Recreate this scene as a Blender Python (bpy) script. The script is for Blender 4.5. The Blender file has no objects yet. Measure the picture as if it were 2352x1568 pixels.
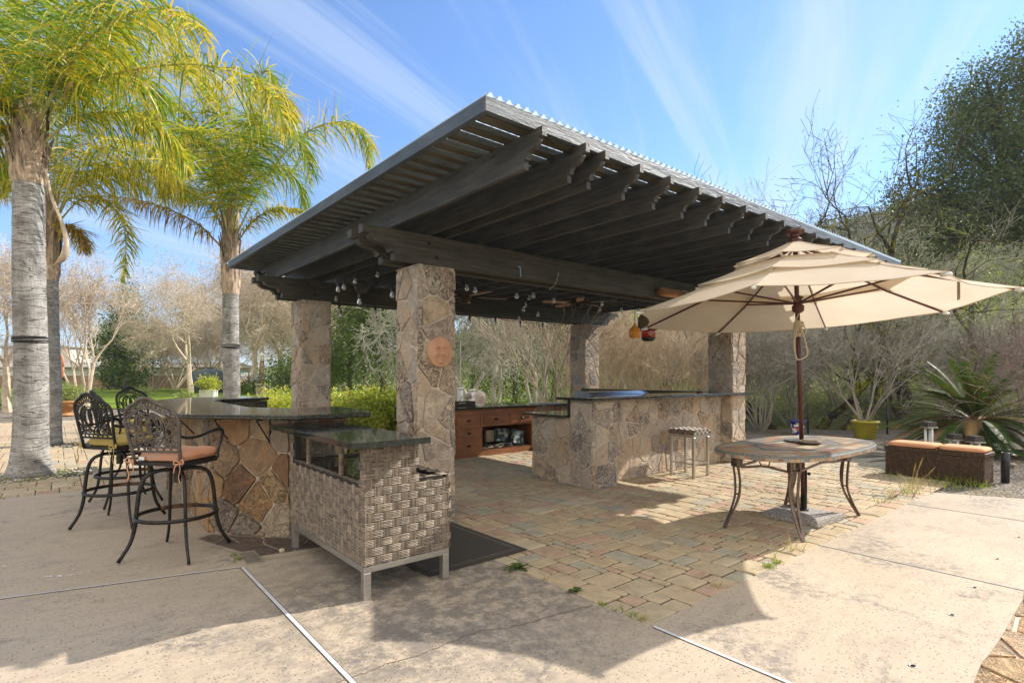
import bpy, math, random
from mathutils import Vector as V, Matrix
C = bpy.context.scene.collection
PI = math.pi
R = math.radians
# ---------------------------------------------------------------- camera frame (world x = along the eave, y = away, origin at the paver corner)
CA, CB, CH = -2.755, -2.03, 1.5
UX, UY = .7702, .6378
FP = 1270.0
def W(X, Y, z=0.0):            # right / ahead of the photographer -> world
    return V((CA + X*UX + Y*UY, CB - X*UY + Y*UX, z))
def P(x, y, Y):                # sight line at depth Y
    return W((x-1176)/FP*Y, Y, CH - (y-861)*Y/FP)
def G(x, y, z=0.0):
    Y = FP*(CH-z)/(y-861); return W((x-1176)/FP*Y, Y, z)

# ---------------------------------------------------------------- mesh builder
class MB:
    def __init__(s): s.v=[]; s.f=[]; s.m=[]
    def add(s, vs, fs, m=0):
        n=len(s.v); s.v.extend([tuple(p) for p in vs]); s.f.extend([tuple(n+i for i in f) for f in fs]); s.m.extend([m]*len(fs)); return s
    def box(s, x0,y0,z0,x1,y1,z1,m=0):
        return s.add([(x0,y0,z0),(x1,y0,z0),(x1,y1,z0),(x0,y1,z0),(x0,y0,z1),(x1,y0,z1),(x1,y1,z1),(x0,y1,z1)],
            [(3,2,1,0),(4,5,6,7),(0,1,5,4),(1,2,6,5),(2,3,7,6),(3,0,4,7)],m)
    def bev(s, x0,y0,z0,x1,y1,z1,b=.01,m=0):      # box with chamfered edges
        xs=(x0,x1); ys=(y0,y1); zs=(z0,z1); vs=[]; idx={}
        for i in (0,1):
            for j in (0,1):
                for k in (0,1):
                    sx=b if i==0 else -b; sy=b if j==0 else -b; sz=b if k==0 else -b
                    for ax,q in enumerate(((xs[i],ys[j]+sy,zs[k]+sz),(xs[i]+sx,ys[j],zs[k]+sz),(xs[i]+sx,ys[j]+sy,zs[k]))):
                        idx[i,j,k,ax]=len(vs); vs.append(q)
        F=[]
        for i in (0,1): F.append([idx[i,j,k,0] for j,k in ((0,0),(1,0),(1,1),(0,1))])
        for j in (0,1): F.append([idx[i,j,k,1] for i,k in ((0,0),(1,0),(1,1),(0,1))])
        for k in (0,1): F.append([idx[i,j,k,2] for i,j in ((0,0),(1,0),(1,1),(0,1))])
        for i in (0,1):
            for j in (0,1): F.append([idx[i,j,0,0],idx[i,j,1,0],idx[i,j,1,1],idx[i,j,0,1]])
        for i in (0,1):
            for k in (0,1): F.append([idx[i,0,k,0],idx[i,1,k,0],idx[i,1,k,2],idx[i,0,k,2]])
        for j in (0,1):
            for k in (0,1): F.append([idx[0,j,k,1],idx[1,j,k,1],idx[1,j,k,2],idx[0,j,k,2]])
        for i in (0,1):
            for j in (0,1):
                for k in (0,1): F.append([idx[i,j,k,0],idx[i,j,k,1],idx[i,j,k,2]])
        c=V(((x0+x1)/2,(y0+y1)/2,(z0+z1)/2)); out=[]
        for f in F:
            p=[V(vs[q]) for q in f]; n=(p[1]-p[0]).cross(p[2]-p[0])
            out.append(tuple(f) if n.dot(p[0]-c)>0 else tuple(f[::-1]))
        return s.add(vs,out,m)
    def prism(s, poly, z0, z1, m=0):              # poly: list of (x,y) counter-clockwise
        n=len(poly); a=sum(poly[i][0]*poly[(i+1)%n][1]-poly[(i+1)%n][0]*poly[i][1] for i in range(n))
        if a<0: poly=poly[::-1]
        vs=[(x,y,z0) for x,y in poly]+[(x,y,z1) for x,y in poly]
        return s.add(vs,[tuple(range(n))[::-1],tuple(range(n,2*n))]+[(i,(i+1)%n,n+(i+1)%n,n+i) for i in range(n)],m)
    def slab(s, poly, o, u, w, t, m=0):           # polygon in plane (u,w) from o, thickness vector t
        n=len(poly); o=V(o);u=V(u);w=V(w);t=V(t)
        a=[o+u*p[0]+w*p[1] for p in poly]; b=[q+t for q in a]
        f=[tuple(range(n))[::-1],tuple(range(n,2*n))]+[(i,(i+1)%n,n+(i+1)%n,n+i) for i in range(n)]
        ar=sum(poly[i][0]*poly[(i+1)%n][1]-poly[(i+1)%n][0]*poly[i][1] for i in range(n))
        if (u.cross(w)).dot(t)*ar<0: f=[q[::-1] for q in f]
        return s.add(a+b,f,m)
    def tube(s, pts, r, n=6, m=0, cap=True, flat=1.0, up=None):
        pts=[V(p) for p in pts]; k=len(pts)
        if not isinstance(r,(list,tuple)): r=[r]*k
        T=(pts[1]-pts[0]).normalized()
        a=V(up) if up is not None else (V((0,0,1)) if abs(T.z)<.9 else V((1,0,0)))
        N=(a-T*a.dot(T)).normalized(); vs=[]; fs=[]
        for i,p in enumerate(pts):
            T=(pts[min(i+1,k-1)]-pts[max(i-1,0)])
            T=T.normalized() if T.length>1e-9 else V((0,0,1))
            N=N-T*N.dot(T); N=N.normalized() if N.length>1e-6 else T.orthogonal().normalized()
            B=T.cross(N)
            for j in range(n):
                an=2*PI*j/n+(PI/4 if n==4 else 0); vs.append(p+N*(math.cos(an)*r[i])+B*(math.sin(an)*r[i]*flat))
        for i in range(k-1):
            for j in range(n):
                fs.append((i*n+j,i*n+(j+1)%n,(i+1)*n+(j+1)%n,(i+1)*n+j))
        if cap and n>2: fs.append(tuple(range(n))[::-1]); fs.append(tuple((k-1)*n+j for j in range(n)))
        return s.add(vs,fs,m)
    def lathe(s, prof, n=24, c=(0,0,0), m=0, axis=None, close=False):   # prof: (r,z)
        c=V(c); vs=[]; fs=[]
        if axis is None: ex,ey,ez=V((1,0,0)),V((0,1,0)),V((0,0,1))
        else:
            ez=V(axis).normalized(); ex=ez.orthogonal().normalized(); ey=ez.cross(ex)
        k=len(prof)
        for r,z in prof:
            for j in range(n):
                a=2*PI*j/n; vs.append(c+ex*(math.cos(a)*r)+ey*(math.sin(a)*r)+ez*z)
        for i in range(k-1):
            for j in range(n): fs.append((i*n+j,i*n+(j+1)%n,(i+1)*n+(j+1)%n,(i+1)*n+j))
        if prof[0][0]>1e-4: fs.append(tuple(range(n))[::-1])
        if prof[-1][0]>1e-4: fs.append(tuple((k-1)*n+j for j in range(n)))
        return s.add(vs,fs,m)
    def ell(s, c, rx, ry, rz, nu=12, nv=8, m=0, jit=0, rnd=None):
        c=V(c); vs=[]; fs=[]
        for i in range(nv+1):
            t=PI*i/nv
            for j in range(nu):
                a=2*PI*j/nu; q=1+(rnd.uniform(-jit,jit) if rnd else 0)
                vs.append(c+V((math.sin(t)*math.cos(a)*rx*q,math.sin(t)*math.sin(a)*ry*q,math.cos(t)*rz*q)))
        for i in range(nv):
            for j in range(nu): fs.append((i*nu+j,(i+1)*nu+j,(i+1)*nu+(j+1)%nu,i*nu+(j+1)%nu))
        return s.add(vs,fs,m)
    def merge(s, o, M=None, m=None):
        n=len(s.v)
        s.v.extend([tuple(M@V(p)) for p in o.v] if M is not None else o.v)
        s.f.extend([tuple(n+i for i in f) for f in o.f]); s.m.extend(o.m if m is None else [m]*len(o.f)); return s
    def build(s, name, mats, parent=None, smooth=False, loc=None):
        me=bpy.data.meshes.new(name); me.from_pydata(s.v,[],s.f)
        if not isinstance(mats,(list,tuple)): mats=[mats]
        for q in mats: me.materials.append(q)
        if len(mats)>1: me.polygons.foreach_set('material_index',s.m)
        if smooth: me.polygons.foreach_set('use_smooth',[True]*len(s.f))
        me.validate(); me.update()
        o=bpy.data.objects.new(name,me); C.objects.link(o)
        if parent is not None:
            o.parent=parent
            if parent.type=='EMPTY' and not parent.get('_loc'):
                o.location=-V(parent.location)
        return o
def tag(o,label=None,cat=None,group=None,kind=None):
    if label: o['label']=label
    if cat: o['category']=cat
    if group: o['group']=group
    if kind: o['kind']=kind
    return o
def thing(name,label,cat,loc=(0,0,0),group=None,local=False):   # Empty at the base; children are built in world space unless local
    o=bpy.data.objects.new(name,None); o.empty_display_size=.1; C.objects.link(o); o.location=loc
    if local: o['_loc']=1
    return tag(o,label,cat,group)
def dup(o,parent=None):
    c=o.copy(); C.objects.link(c)
    if parent is not None: c.parent=parent
    for ch in o.children: dup(ch,c)
    return c
def sub(parts,name,mb,mat,parent,smooth=False): return mb.build(name,mat,parent,smooth)

# ---------------------------------------------------------------- materials
def lin(c): return tuple(((x/255+.055)/1.055)**2.4 if x/255>.04045 else x/255/12.92 for x in c)
class NT:
    def __init__(s,name):
        s.mat=bpy.data.materials.new(name); s.mat.use_nodes=True; s.t=s.mat.node_tree; s.n=s.t.nodes
        s.b=s.n['Principled BSDF']; s.out=s.n['Material Output']
    def new(s,ty,**k):
        n=s.n.new(ty)
        for a,b in k.items():
            if a.startswith('i_'): n.inputs[a[2:].replace('_',' ')].default_value=b
            else: setattr(n,a,b)
        return n
    def l(s,a,b): s.t.links.new(a,b)
    def co(s,kind='Object',scale=(1,1,1),rot=(0,0,0),off=None):
        c=s.new('ShaderNodeTexCoord'); m=s.new('ShaderNodeMapping'); m.inputs['Scale'].default_value=scale; m.inputs['Rotation'].default_value=rot
        s.l(c.outputs[kind],m.inputs['Vector']); return m.outputs[0]
    def noise(s,vec,scale,detail=4,rough=.55,dist=0.0):
        n=s.new('ShaderNodeTexNoise'); n.inputs['Scale'].default_value=scale; n.inputs['Detail'].default_value=detail
        n.inputs['Roughness'].default_value=rough; n.inputs['Distortion'].default_value=dist
        if vec is not None: s.l(vec,n.inputs['Vector'])
        return n.outputs['Fac']
    def vor(s,vec,scale,feature='F1',rand=1.0,out='Distance'):
        n=s.new('ShaderNodeTexVoronoi'); n.feature=feature; n.inputs['Scale'].default_value=scale; n.inputs['Randomness'].default_value=rand
        if vec is not None: s.l(vec,n.inputs['Vector'])
        return n.outputs[out]
    def ramp(s,fac,stops,interp='LINEAR'):
        n=s.new('ShaderNodeValToRGB'); n.color_ramp.interpolation=interp; e=n.color_ramp.elements
        while len(e)<len(stops): e.new(.5)
        for q,(p,c) in zip(e,stops):
            q.position=p; q.color=(c,c,c,1) if isinstance(c,(int,float)) else (c[0],c[1],c[2],1)
        s.l(fac,n.inputs[0]); return n.outputs[0]
    def mix(s,fac,a,b,mode='MIX'):
        n=s.new('ShaderNodeMix'); n.data_type='RGBA'; n.blend_type=mode
        for v,i in ((fac,0),(a,6),(b,7)):
            if isinstance(v,(int,float)): n.inputs[i].default_value=v if i==0 else (v,v,v,1)
            elif isinstance(v,tuple): n.inputs[i].default_value=(v[0],v[1],v[2],1)
            else: s.l(v,n.inputs[i])
        return n.outputs[2]
    def math(s,op,a,b=0.0,c=None):
        n=s.new('ShaderNodeMath'); n.operation=op
        for i,v in enumerate((a,b) if c is None else (a,b,c)):
            if isinstance(v,(int,float)): n.inputs[i].default_value=v
            else: s.l(v,n.inputs[i])
        return n.outputs[0]
    def isl(s): return s.new('ShaderNodeNewGeometry').outputs['Random Per Island']
    def bump(s,h,strength=.4,dist=.01):
        n=s.new('ShaderNodeBump'); n.inputs['Strength'].default_value=strength; n.inputs['Distance'].default_value=dist
        s.l(h,n.inputs['Height']); s.l(n.outputs[0],s.b.inputs['Normal'])
    def col(s,c):
        if isinstance(c,tuple): s.b.inputs['Base Color'].default_value=(c[0],c[1],c[2],1)
        else: s.l(c,s.b.inputs['Base Color'])
    def set(s,rough=.7,metal=0.0,spec=None):
        if isinstance(rough,(int,float)): s.b.inputs['Roughness'].default_value=rough
        else: s.l(rough,s.b.inputs['Roughness'])
        s.b.inputs['Metallic'].default_value=metal
        if spec is not None: s.b.inputs['Specular IOR Level'].default_value=spec
def basic(name,c,rough=.7,metal=0.0,var=.25,scale=8,bump=.15,bd=.004,stretch=(1,1,1),spec=None,isl=0.0):
    k=NT(name); v=k.co('Object',stretch); n=k.noise(v,scale,5,.6)
    a=tuple(x*(1-var) for x in c); b=tuple(min(1,x*(1+var)) for x in c)
    cc=k.ramp(n,[(.3,a),(.7,b)])
    if isl:
        r=k.isl(); cc=k.mix(1.0,cc,k.ramp(r,[(0,1-isl),(1,1+isl)]),'MULTIPLY')
    k.col(cc); k.set(rough,metal,spec)
    if bump: k.bump(k.noise(v,scale*3,4,.6),bump,bd)
    return k.mat
def leafmat(name,cols,trans=.35,rough=.5,scale=.8,tc=None):
    k=NT(name); r=k.isl(); n=k.noise(k.co(),scale,3)
    f=k.math('ADD',k.math('MULTIPLY',r,.6),k.math('MULTIPLY',k.math('SUBTRACT',n,.3),1.0))
    c=k.ramp(f,[(i/(len(cols)-1),q) for i,q in enumerate(cols)])
    k.col(c); k.set(rough,0,.3)
    t=k.new('ShaderNodeBsdfTranslucent'); k.l(k.mix(1.0,c,tc or (1.5,1.5,.8),'MULTIPLY'),t.inputs['Color'])
    m=k.new('ShaderNodeMixShader'); m.inputs[0].default_value=trans
    k.l(k.b.outputs[0],m.inputs[1]); k.l(t.outputs[0],m.inputs[2]); k.l(m.outputs[0],k.out.inputs[0])
    return k.mat
def stonemat(name,cols,vein=.75,vc=(.05,.05,.06)):
    k=NT(name); r=k.isl()
    c0=k.new('ShaderNodeTexCoord').outputs['Object']
    cv=k.new('ShaderNodeVectorMath'); cv.operation='ADD'
    cm=k.new('ShaderNodeCombineXYZ'); 
    k.l(k.math('MULTIPLY',r,37.0),cm.inputs[0]); k.l(k.math('MULTIPLY',r,91.0),cm.inputs[1]); k.l(k.math('MULTIPLY',r,53.0),cm.inputs[2])
    k.l(c0,cv.inputs[0]); k.l(cm.outputs[0],cv.inputs[1]); v=cv.outputs[0]
    base=k.ramp(r,[(i/len(cols),q) for i,q in enumerate(cols)],'CONSTANT')
    n1=k.noise(v,5,5,.6,1.2); base=k.mix(1.0,base,k.ramp(n1,[(.3,(.66,.62,.58)),(.5,(1,.98,.95)),(.7,(1.12,.93,.74))]),'MULTIPLY')
    # swirled dark veining: iso-lines of a distorted noise, cut into patches
    n2=k.noise(v,6,4,.6,2.2)
    ln=k.math('ABSOLUTE',k.math('SUBTRACT',k.math('FRACT',k.math('MULTIPLY',n2,9.0)),.5))
    pat=k.ramp(k.noise(v,5,3),[(.36,0),(.5,1)])
    r2=k.math('FRACT',k.math('MULTIPLY',r,17.37)); amt=k.ramp(r2,[(.2,.25),(.9,1)])
    thin=k.ramp(ln,[(.03,1),(.20,0)])
    wide=k.ramp(k.noise(v,11,2,.5,2.6),[(.55,0),(.60,1)])
    wide=k.math('MULTIPLY',wide,k.ramp(r2,[(.45,0),(.6,1)]))
    f=k.math('MULTIPLY',k.math('MAXIMUM',k.math('MULTIPLY',thin,pat),wide),k.math('MULTIPLY',amt,vein))
    k.col(k.mix(f,base,vc)); k.set(.8,0,.25)
    h=k.math('ADD',k.noise(v,14,6,.65,.6),k.math('MULTIPLY',n1,1.5))
    h=k.math('SUBTRACT',h,k.math('MULTIPLY',f,.5))
    k.bump(h,1.0,.035); return k.mat
M={}
cr=[(.62,.52,.41),(.55,.48,.41),(.60,.48,.36),(.63,.55,.46),(.54,.45,.37),(.64,.56,.46),(.56,.50,.44),(.60,.48,.36)]
M['stone']=stonemat('column_stone',cr,.72,(.07,.07,.08))
ru=[(.50,.36,.21),(.44,.32,.21),(.30,.18,.11),(.54,.41,.28),(.38,.32,.26),(.48,.31,.17),(.56,.46,.34),(.42,.29,.18),(.50,.38,.25)]
M['stone_rust']=stonemat('rust_stone',ru,.7,(.06,.045,.04))
M['mortar']=basic('mortar',(.58,.49,.40),.95,var=.12,scale=10,bump=.5,bd=.006)
def slabmat():
    k=NT('salt_finish_concrete'); v=k.co()
    n=k.noise(v,.9,6,.6); base=k.ramp(n,[(.3,(.40,.33,.25)),(.5,(.455,.375,.28)),(.72,(.48,.40,.31))])
    st=k.ramp(k.noise(v,1.1,8,.72,.4),[(.53,0),(.62,1)])
    br=k.ramp(k.noise(v,16,4,.7),[(.42,0),(.56,1)])
    base=k.mix(k.math('MULTIPLY',k.math('MULTIPLY',st,br),.82),base,(.19,.17,.15))
    fine=k.noise(v,45,5,.75); base=k.mix(1.0,base,k.ramp(fine,[(.3,.86),(.7,1.10)]),'MULTIPLY')
    sc_=k.ramp(k.noise(k.co('Object',(1,7,1),(0,0,.9)),3.5,6,.75),[(.5,0),(.68,1)]); base=k.mix(k.math('MULTIPLY',sc_,.22),base,(.22,.18,.14))
    st2=k.ramp(k.noise(k.co('Object',(1,2.6,1),(0,0,.5)),1.9,7,.7),[(.5,0),(.72,1)])
    base=k.mix(k.math('MULTIPLY',st2,.55),base,(.30,.25,.21))
    # damp dark staining between the bars (a patch with its own shape)
    g=k.new('ShaderNodeTexCoord').outputs['Object']; d=k.new('ShaderNodeVectorMath'); d.operation='DISTANCE'; d.inputs[1].default_value=(-.75,1.2,0)
    k.l(g,d.inputs[0]); dm=k.math('ADD',d.outputs['Value'],k.math('MULTIPLY',k.noise(v,1.6,6,.7),2.2))
    base=k.mix(k.math('MULTIPLY',k.ramp(k.math('MULTIPLY',dm,.25),[(.46,1),(.66,0)]),k.math('MULTIPLY',k.ramp(k.noise(v,7,7,.8),[(.42,0),(.54,1)]),.78)),base,(.15,.135,.12))
    # salt pits
    pv=k.co('Object',(1,1,1)); pd=k.vor(pv,50,'F1'); pc=k.new('ShaderNodeSeparateColor'); k.l(k.vor(pv,50,'F1',out='Color'),pc.inputs[0])
    pit=k.math('MULTIPLY',k.ramp(pd,[(.18,1),(.30,0)]),k.ramp(pc.outputs[0],[(.52,0),(.56,1)]))
    base=k.mix(k.math('MULTIPLY',pit,.75),base,(.14,.10,.075))
    k.col(base); k.set(.72,0,.35)
    h=k.math('SUBTRACT',k.math('MULTIPLY',k.noise(v,24,6,.7),.35),k.math('MULTIPLY',pit,1.0)); k.bump(h,.5,.006); return k.mat
M['slab']=slabmat()
def pavermat():
    k=NT('tumbled_paver'); r=k.isl(); v=k.co()
    c=k.ramp(r,[(0,(.49,.385,.25)),(.2,(.46,.375,.25)),(.42,(.51,.405,.265)),(.6,(.47,.325,.23)),(.74,(.41,.37,.28)),(.88,(.49,.35,.25)),(.95,(.54,.445,.31))],'CONSTANT')
    n=k.noise(v,7,6,.65,.5); c=k.mix(1.0,c,k.ramp(n,[(.28,(.72,.72,.70)),(.55,(1,1,1)),(.75,(1.14,1.1,1.02))]),'MULTIPLY')
    c=k.mix(k.math('MULTIPLY',k.ramp(k.noise(v,.7,5,.6),[(.45,0),(.7,1)]),.35),c,(.21,.175,.115))
    k.col(c); k.set(.8,0,.25); k.bump(k.math('ADD',k.noise(v,20,6,.7),k.math('MULTIPLY',n,1.2)),.6,.012); return k.mat
M['paver']=pavermat()
M['joint']=basic('joint_sand',(.07,.065,.045),.95,var=.5,scale=12,bump=.3)
def granitemat(name,a,b,c3,rough=.07):
    k=NT(name); v=k.co(); n=k.noise(v,90,3,.7); m=k.noise(v,35,2)
    c=k.ramp(n,[(.38,a),(.5,b),(.62,c3)]); c=k.mix(k.ramp(m,[(.4,0),(.6,.5)]),c,a)
    k.col(c); k.set(k.ramp(k.noise(v,12,4),[(.35,rough),(.75,rough+.07)]),0,.5); return k.mat
M['granite']=granitemat('polished_granite',(.010,.011,.011),(.035,.036,.032),(.16,.15,.12),.03)
M['granite2']=granitemat('dark_green_granite',(.014,.017,.016),(.026,.030,.028),(.05,.054,.05),.03)
def woodmat(name,c,rough=.5,grain=.35,st=(1,14,14),spec=.5):
    k=NT(name); v=k.co('Object',st); n=k.noise(v,3,6,.65,.6); n2=k.noise(k.co(),2.5,4)
    f=k.ramp(n,[(.3,tuple(x*(1-grain) for x in c)),(.7,tuple(x*(1+grain) for x in c))])
    f=k.mix(1.0,f,k.ramp(n2,[(.3,.75),(.7,1.25)]),'MULTIPLY'); k.col(f); k.set(rough,0,spec); k.bump(n,.9,.010); return k.mat
M['beam']=woodmat('black_stained_beam',(.058,.052,.042),.5,.6,(1,14,14))
M['rafter']=woodmat('black_stained_rafter',(.054,.050,.044),.5,.6,(14,1,14))
M['fascia']=woodmat('grey_stained_fascia',(.072,.088,.105),.5,.4,(1.5,12,12))
M['fascia2']=woodmat('grey_stained_side_fascia',(.065,.08,.10),.45,.3,(12,1.5,12))
M['slat']=woodmat('weathered_slat',(.075,.068,.048),.7,.6,(2,16,16))
def roofmat():
    k=NT('corrugated_polycarbonate'); k.col((.26,.26,.26)); k.set(.6,0,.2)
    t=k.new('ShaderNodeBsdfTranslucent'); t.inputs[0].default_value=(.50,.62,.72,1)
    m=k.new('ShaderNodeMixShader'); m.inputs[0].default_value=.6
    k.l(k.b.outputs[0],m.inputs[1]); k.l(t.outputs[0],m.inputs[2]); k.l(m.outputs[0],k.out.inputs[0]); return k.mat
M['roof']=roofmat()
M['iron']=basic('cast_bronze_iron',(.035,.032,.03),.42,.6,var=.5,scale=25,bump=.2,bd=.002)
M['rust']=basic('rusted_iron',(.12,.06,.03),.8,.3,var=.8,scale=18,bump=.4)
M['castback']=basic('weathered_cast_back',(.12,.10,.085),.5,.3,var=.5,scale=25,bump=.25,bd=.002)
M['steel']=basic('brushed_steel',(.55,.52,.47),.33,.9,var=.12,scale=10,bump=.05,stretch=(1,1,8))
M['leg']=basic('brown_bronze_leg',(.17,.125,.10),.45,.65,var=.3,scale=12,bump=.15,bd=.002)
M['wicker']=basic('resin_wicker',(.215,.17,.125),.6,0,var=.3,scale=14,bump=.3,bd=.002,isl=.42)
M['wickin']=basic('wicker_core',(.03,.024,.018),.8,0)
M['wickdark']=basic('dark_brown_wicker',(.085,.045,.022),.5,0,var=.5,scale=20,bump=.4,bd=.003,isl=.45)
M['glassblack']=basic('black_glass',(.012,.013,.014),.03,0,var=.1,bump=0)
def fabric(name,c,c2=None,trans=0.0,scale=3,var=.08):
    k=NT(name); v=k.co(); n=k.noise(v,scale,5,.6)
    f=k.ramp(n,[(.35,c2 or tuple(x*(1-var) for x in c)),(.65,c)]); k.col(f); k.set(.9,0,.1)
    k.bump(k.noise(v,160,2),.15,.001)
    if trans:
        t=k.new('ShaderNodeBsdfTranslucent'); k.l(f,t.inputs[0]); m=k.new('ShaderNodeMixShader'); m.inputs[0].default_value=trans
        k.l(k.b.outputs[0],m.inputs[1]); k.l(t.outputs[0],m.inputs[2]); k.l(m.outputs[0],k.out.inputs[0])
    return k.mat
M['canvas']=fabric('beige_canvas',(.76,.67,.54),(.69,.59,.46),.42,1.6)
M['cush_or']=fabric('faded_orange_canvas',(.62,.27,.14),(.56,.36,.27),0,3)
M['cush_pe']=fabric('peach_canvas',(.75,.40,.23),(.68,.36,.21),0,3)
M['cush_ye']=fabric('mustard_canvas',(.52,.40,.13),(.46,.34,.12),0,3)
M['ubrown']=basic('umbrella_brown_metal',(.085,.03,.022),.35,.3,var=.15,bump=.03)
M['rope']=basic('cream_rope',(.55,.47,.33),.9,var=.2,scale=60,bump=.5)
M['white']=basic('white_paint',(.75,.75,.72),.5,var=.05,bump=.03)
M['whitejoint']=basic('pale_joint_strip',(.62,.60,.60),.5,var=.1,scale=20,bump=.1)
M['redwood']=woodmat('red_brown_cabinet',(.30,.125,.055),.42,.25,(1,9,9))
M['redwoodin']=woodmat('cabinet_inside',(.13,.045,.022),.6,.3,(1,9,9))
M['pull']=basic('dark_bronze_pull',(.03,.04,.035),.35,.8,bump=.05)
M['stainless']=basic('stainless_hood',(.62,.63,.65),.22,1.0,var=.06,scale=4,bump=.02)
M['blackpl']=basic('black_plastic',(.02,.02,.022),.4,var=.2,bump=.1)
M['terra']=basic('terracotta',(.50,.24,.09),.75,var=.25,scale=5,bump=.2)
M['terraface']=basic('terracotta_plaque',(.52,.28,.17),.85,var=.15,scale=14,bump=.3)
M['yellowpot']=basic('yellow_glazed_pot',(.42,.36,.03),.35,var=.15,scale=4,bump=.05)
M['palmtrunk']=None
def palmmat():
    k=NT('ringed_palm_bark'); v=k.co(); n=k.noise(v,4,6,.65); f=k.noise(k.co('Object',(9,9,1.5)),6,4,.7)
    zn=k.noise(k.co('Object',(.35,.35,3.2)),1.5,2,.5,.15); fr=k.math('FRACT',k.math('MULTIPLY',zn,17.0))
    lines=k.ramp(fr,[(.0,.5),(.07,.62),(.16,.96),(1,1.05)]); rag=k.ramp(k.noise(k.co('Object',(3,3,14)),2.2,6,.75),[(.38,.72),(.5,1)])
    c=k.ramp(n,[(.3,(.21,.20,.19)),(.5,(.37,.355,.335)),(.7,(.54,.515,.49))])
    c=k.mix(1.0,c,lines,'MULTIPLY'); c=k.mix(1.0,c,rag,'MULTIPLY'); c=k.mix(1.0,c,k.ramp(f,[(.35,.8),(.6,1.08)]),'MULTIPLY')
    k.col(c); k.set(.9,0,.15); k.bump(k.math('ADD',k.ramp(fr,[(0,0),(.15,1)]),k.math('MULTIPLY',f,.8)),.8,.02); return k.mat
M['palmtrunk']=palmmat()
M['boot']=basic('palm_boot_fibre',(.40,.30,.22),.9,var=.6,scale=5,bump=.7,bd=.02,stretch=(4,4,1),isl=.4)
M['rachis']=basic('frond_midrib',(.36,.36,.13),.5,var=.3,scale=4,bump=.1)
M['rachis_dry']=basic('dry_midrib',(.36,.22,.10),.8,var=.3,scale=4,bump=.2)
M['palm_g']=leafmat('palm_leaflet_green',[(.08,.14,.015),(.17,.27,.03),(.30,.40,.045)],.42,.42,1.2,(1.4,1.5,.6))
M['palm_y']=leafmat('palm_leaflet_yellow',[(.38,.40,.03),(.58,.52,.05),(.72,.58,.10)],.4,.42,1.2,(1.4,1.2,.5))
M['palm_d']=leafmat('palm_leaflet_dry',[(.30,.18,.07),(.42,.27,.11),(.48,.34,.17)],.25,.7,1.2,(1,1,1))
M['bark_pale']=basic('pale_crape_bark',(.55,.45,.34),.85,var=.3,scale=5,bump=.3)
M['bark_twig']=basic('beige_twigs',(.58,.47,.34),.85,var=.25,scale=3,bump=0)
M['bark_grey']=basic('grey_twigs',(.31,.285,.235),.85,var=.3,scale=3,bump=0)
M['bark_lichen']=basic('lichen_twigs',(.44,.42,.33),.85,var=.35,scale=2,bump=0)
M['bark_dark']=basic('dark_oak_bark',(.085,.075,.06),.9,var=.5,scale=6,bump=.5,bd=.02)
def mossbark():
    k=NT('mossy_oak_bark'); v=k.co(); n=k.noise(v,3,6,.7)
    c=k.ramp(n,[(.38,(.045,.038,.03)),(.5,(.08,.065,.045)),(.58,(.22,.23,.03)),(.75,(.36,.36,.06))]); k.col(c); k.set(.95,0,.1); k.bump(k.noise(v,14,6,.7),.8,.03); return k.mat
M['moss']=mossbark()
M['leaf_dark']=leafmat('oak_leaf_dark',[(.05,.07,.03),(.09,.125,.05),(.17,.21,.08)],.35,.45,.5)
M['leaf_mid']=leafmat('evergreen_leaf',[(.045,.075,.018),(.09,.14,.028),(.18,.24,.05)],.3,.4,.4)
M['leaf_lime']=leafmat('lime_shrub_leaf',[(.20,.26,.03),(.38,.43,.06),(.54,.54,.10),(.56,.42,.14)],.4,.5,1.6)
M['leaf_olive']=leafmat('olive_shrub_leaf',[(.16,.20,.06),(.26,.31,.10),(.38,.40,.17)],.3,.5,1.5)
M['leaf_pale']=leafmat('pale_new_leaf',[(.24,.28,.10),(.36,.41,.16),(.50,.52,.28)],.35,.5,.6)
M['bud']=leafmat('dry_buds',[(.40,.32,.24),(.53,.44,.34),(.64,.54,.44)],.3,.7,.6,(1,1,1))
M['seed']=leafmat('brown_seed_heads',[(.15,.085,.05),(.24,.15,.095),(.32,.21,.14)],.2,.7,.6,(1,1,1))
M['cyc']=leafmat('cycad_leaflet',[(.012,.04,.008),(.03,.08,.012),(.09,.16,.02),(.18,.11,.03)],.15,.5,1.0)
M['orange']=leafmat('citrus_fruit_leaf',[(.02,.045,.01),(.05,.09,.015),(.07,.13,.02)],.2,.35,1.0)
M['fruit']=basic('orange_fruit',(.62,.26,.03),.5,var=.15,bump=.05)
def grassmat():
    k=NT('lawn_grass'); v=k.co(); n=k.noise(v,.25,6,.6); n2=k.noise(v,18,4,.7)
    c=k.ramp(n,[(.3,(.10,.17,.02)),(.55,(.20,.28,.03)),(.75,(.30,.35,.05))]); c=k.mix(1.0,c,k.ramp(n2,[(.3,.6),(.7,1.2)]),'MULTIPLY')
    k.col(c); k.set(.9,0,.1); k.bump(n2,.8,.05); return k.mat
M['lawn']=grassmat()
M['blade']=leafmat('grass_blade',[(.10,.17,.02),(.20,.28,.04),(.36,.36,.09)],.35,.5,2)
M['straw']=leafmat('straw_blade',[(.30,.28,.08),(.44,.38,.15),(.55,.45,.24)],.3,.6,2,(1,1,1))
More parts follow.
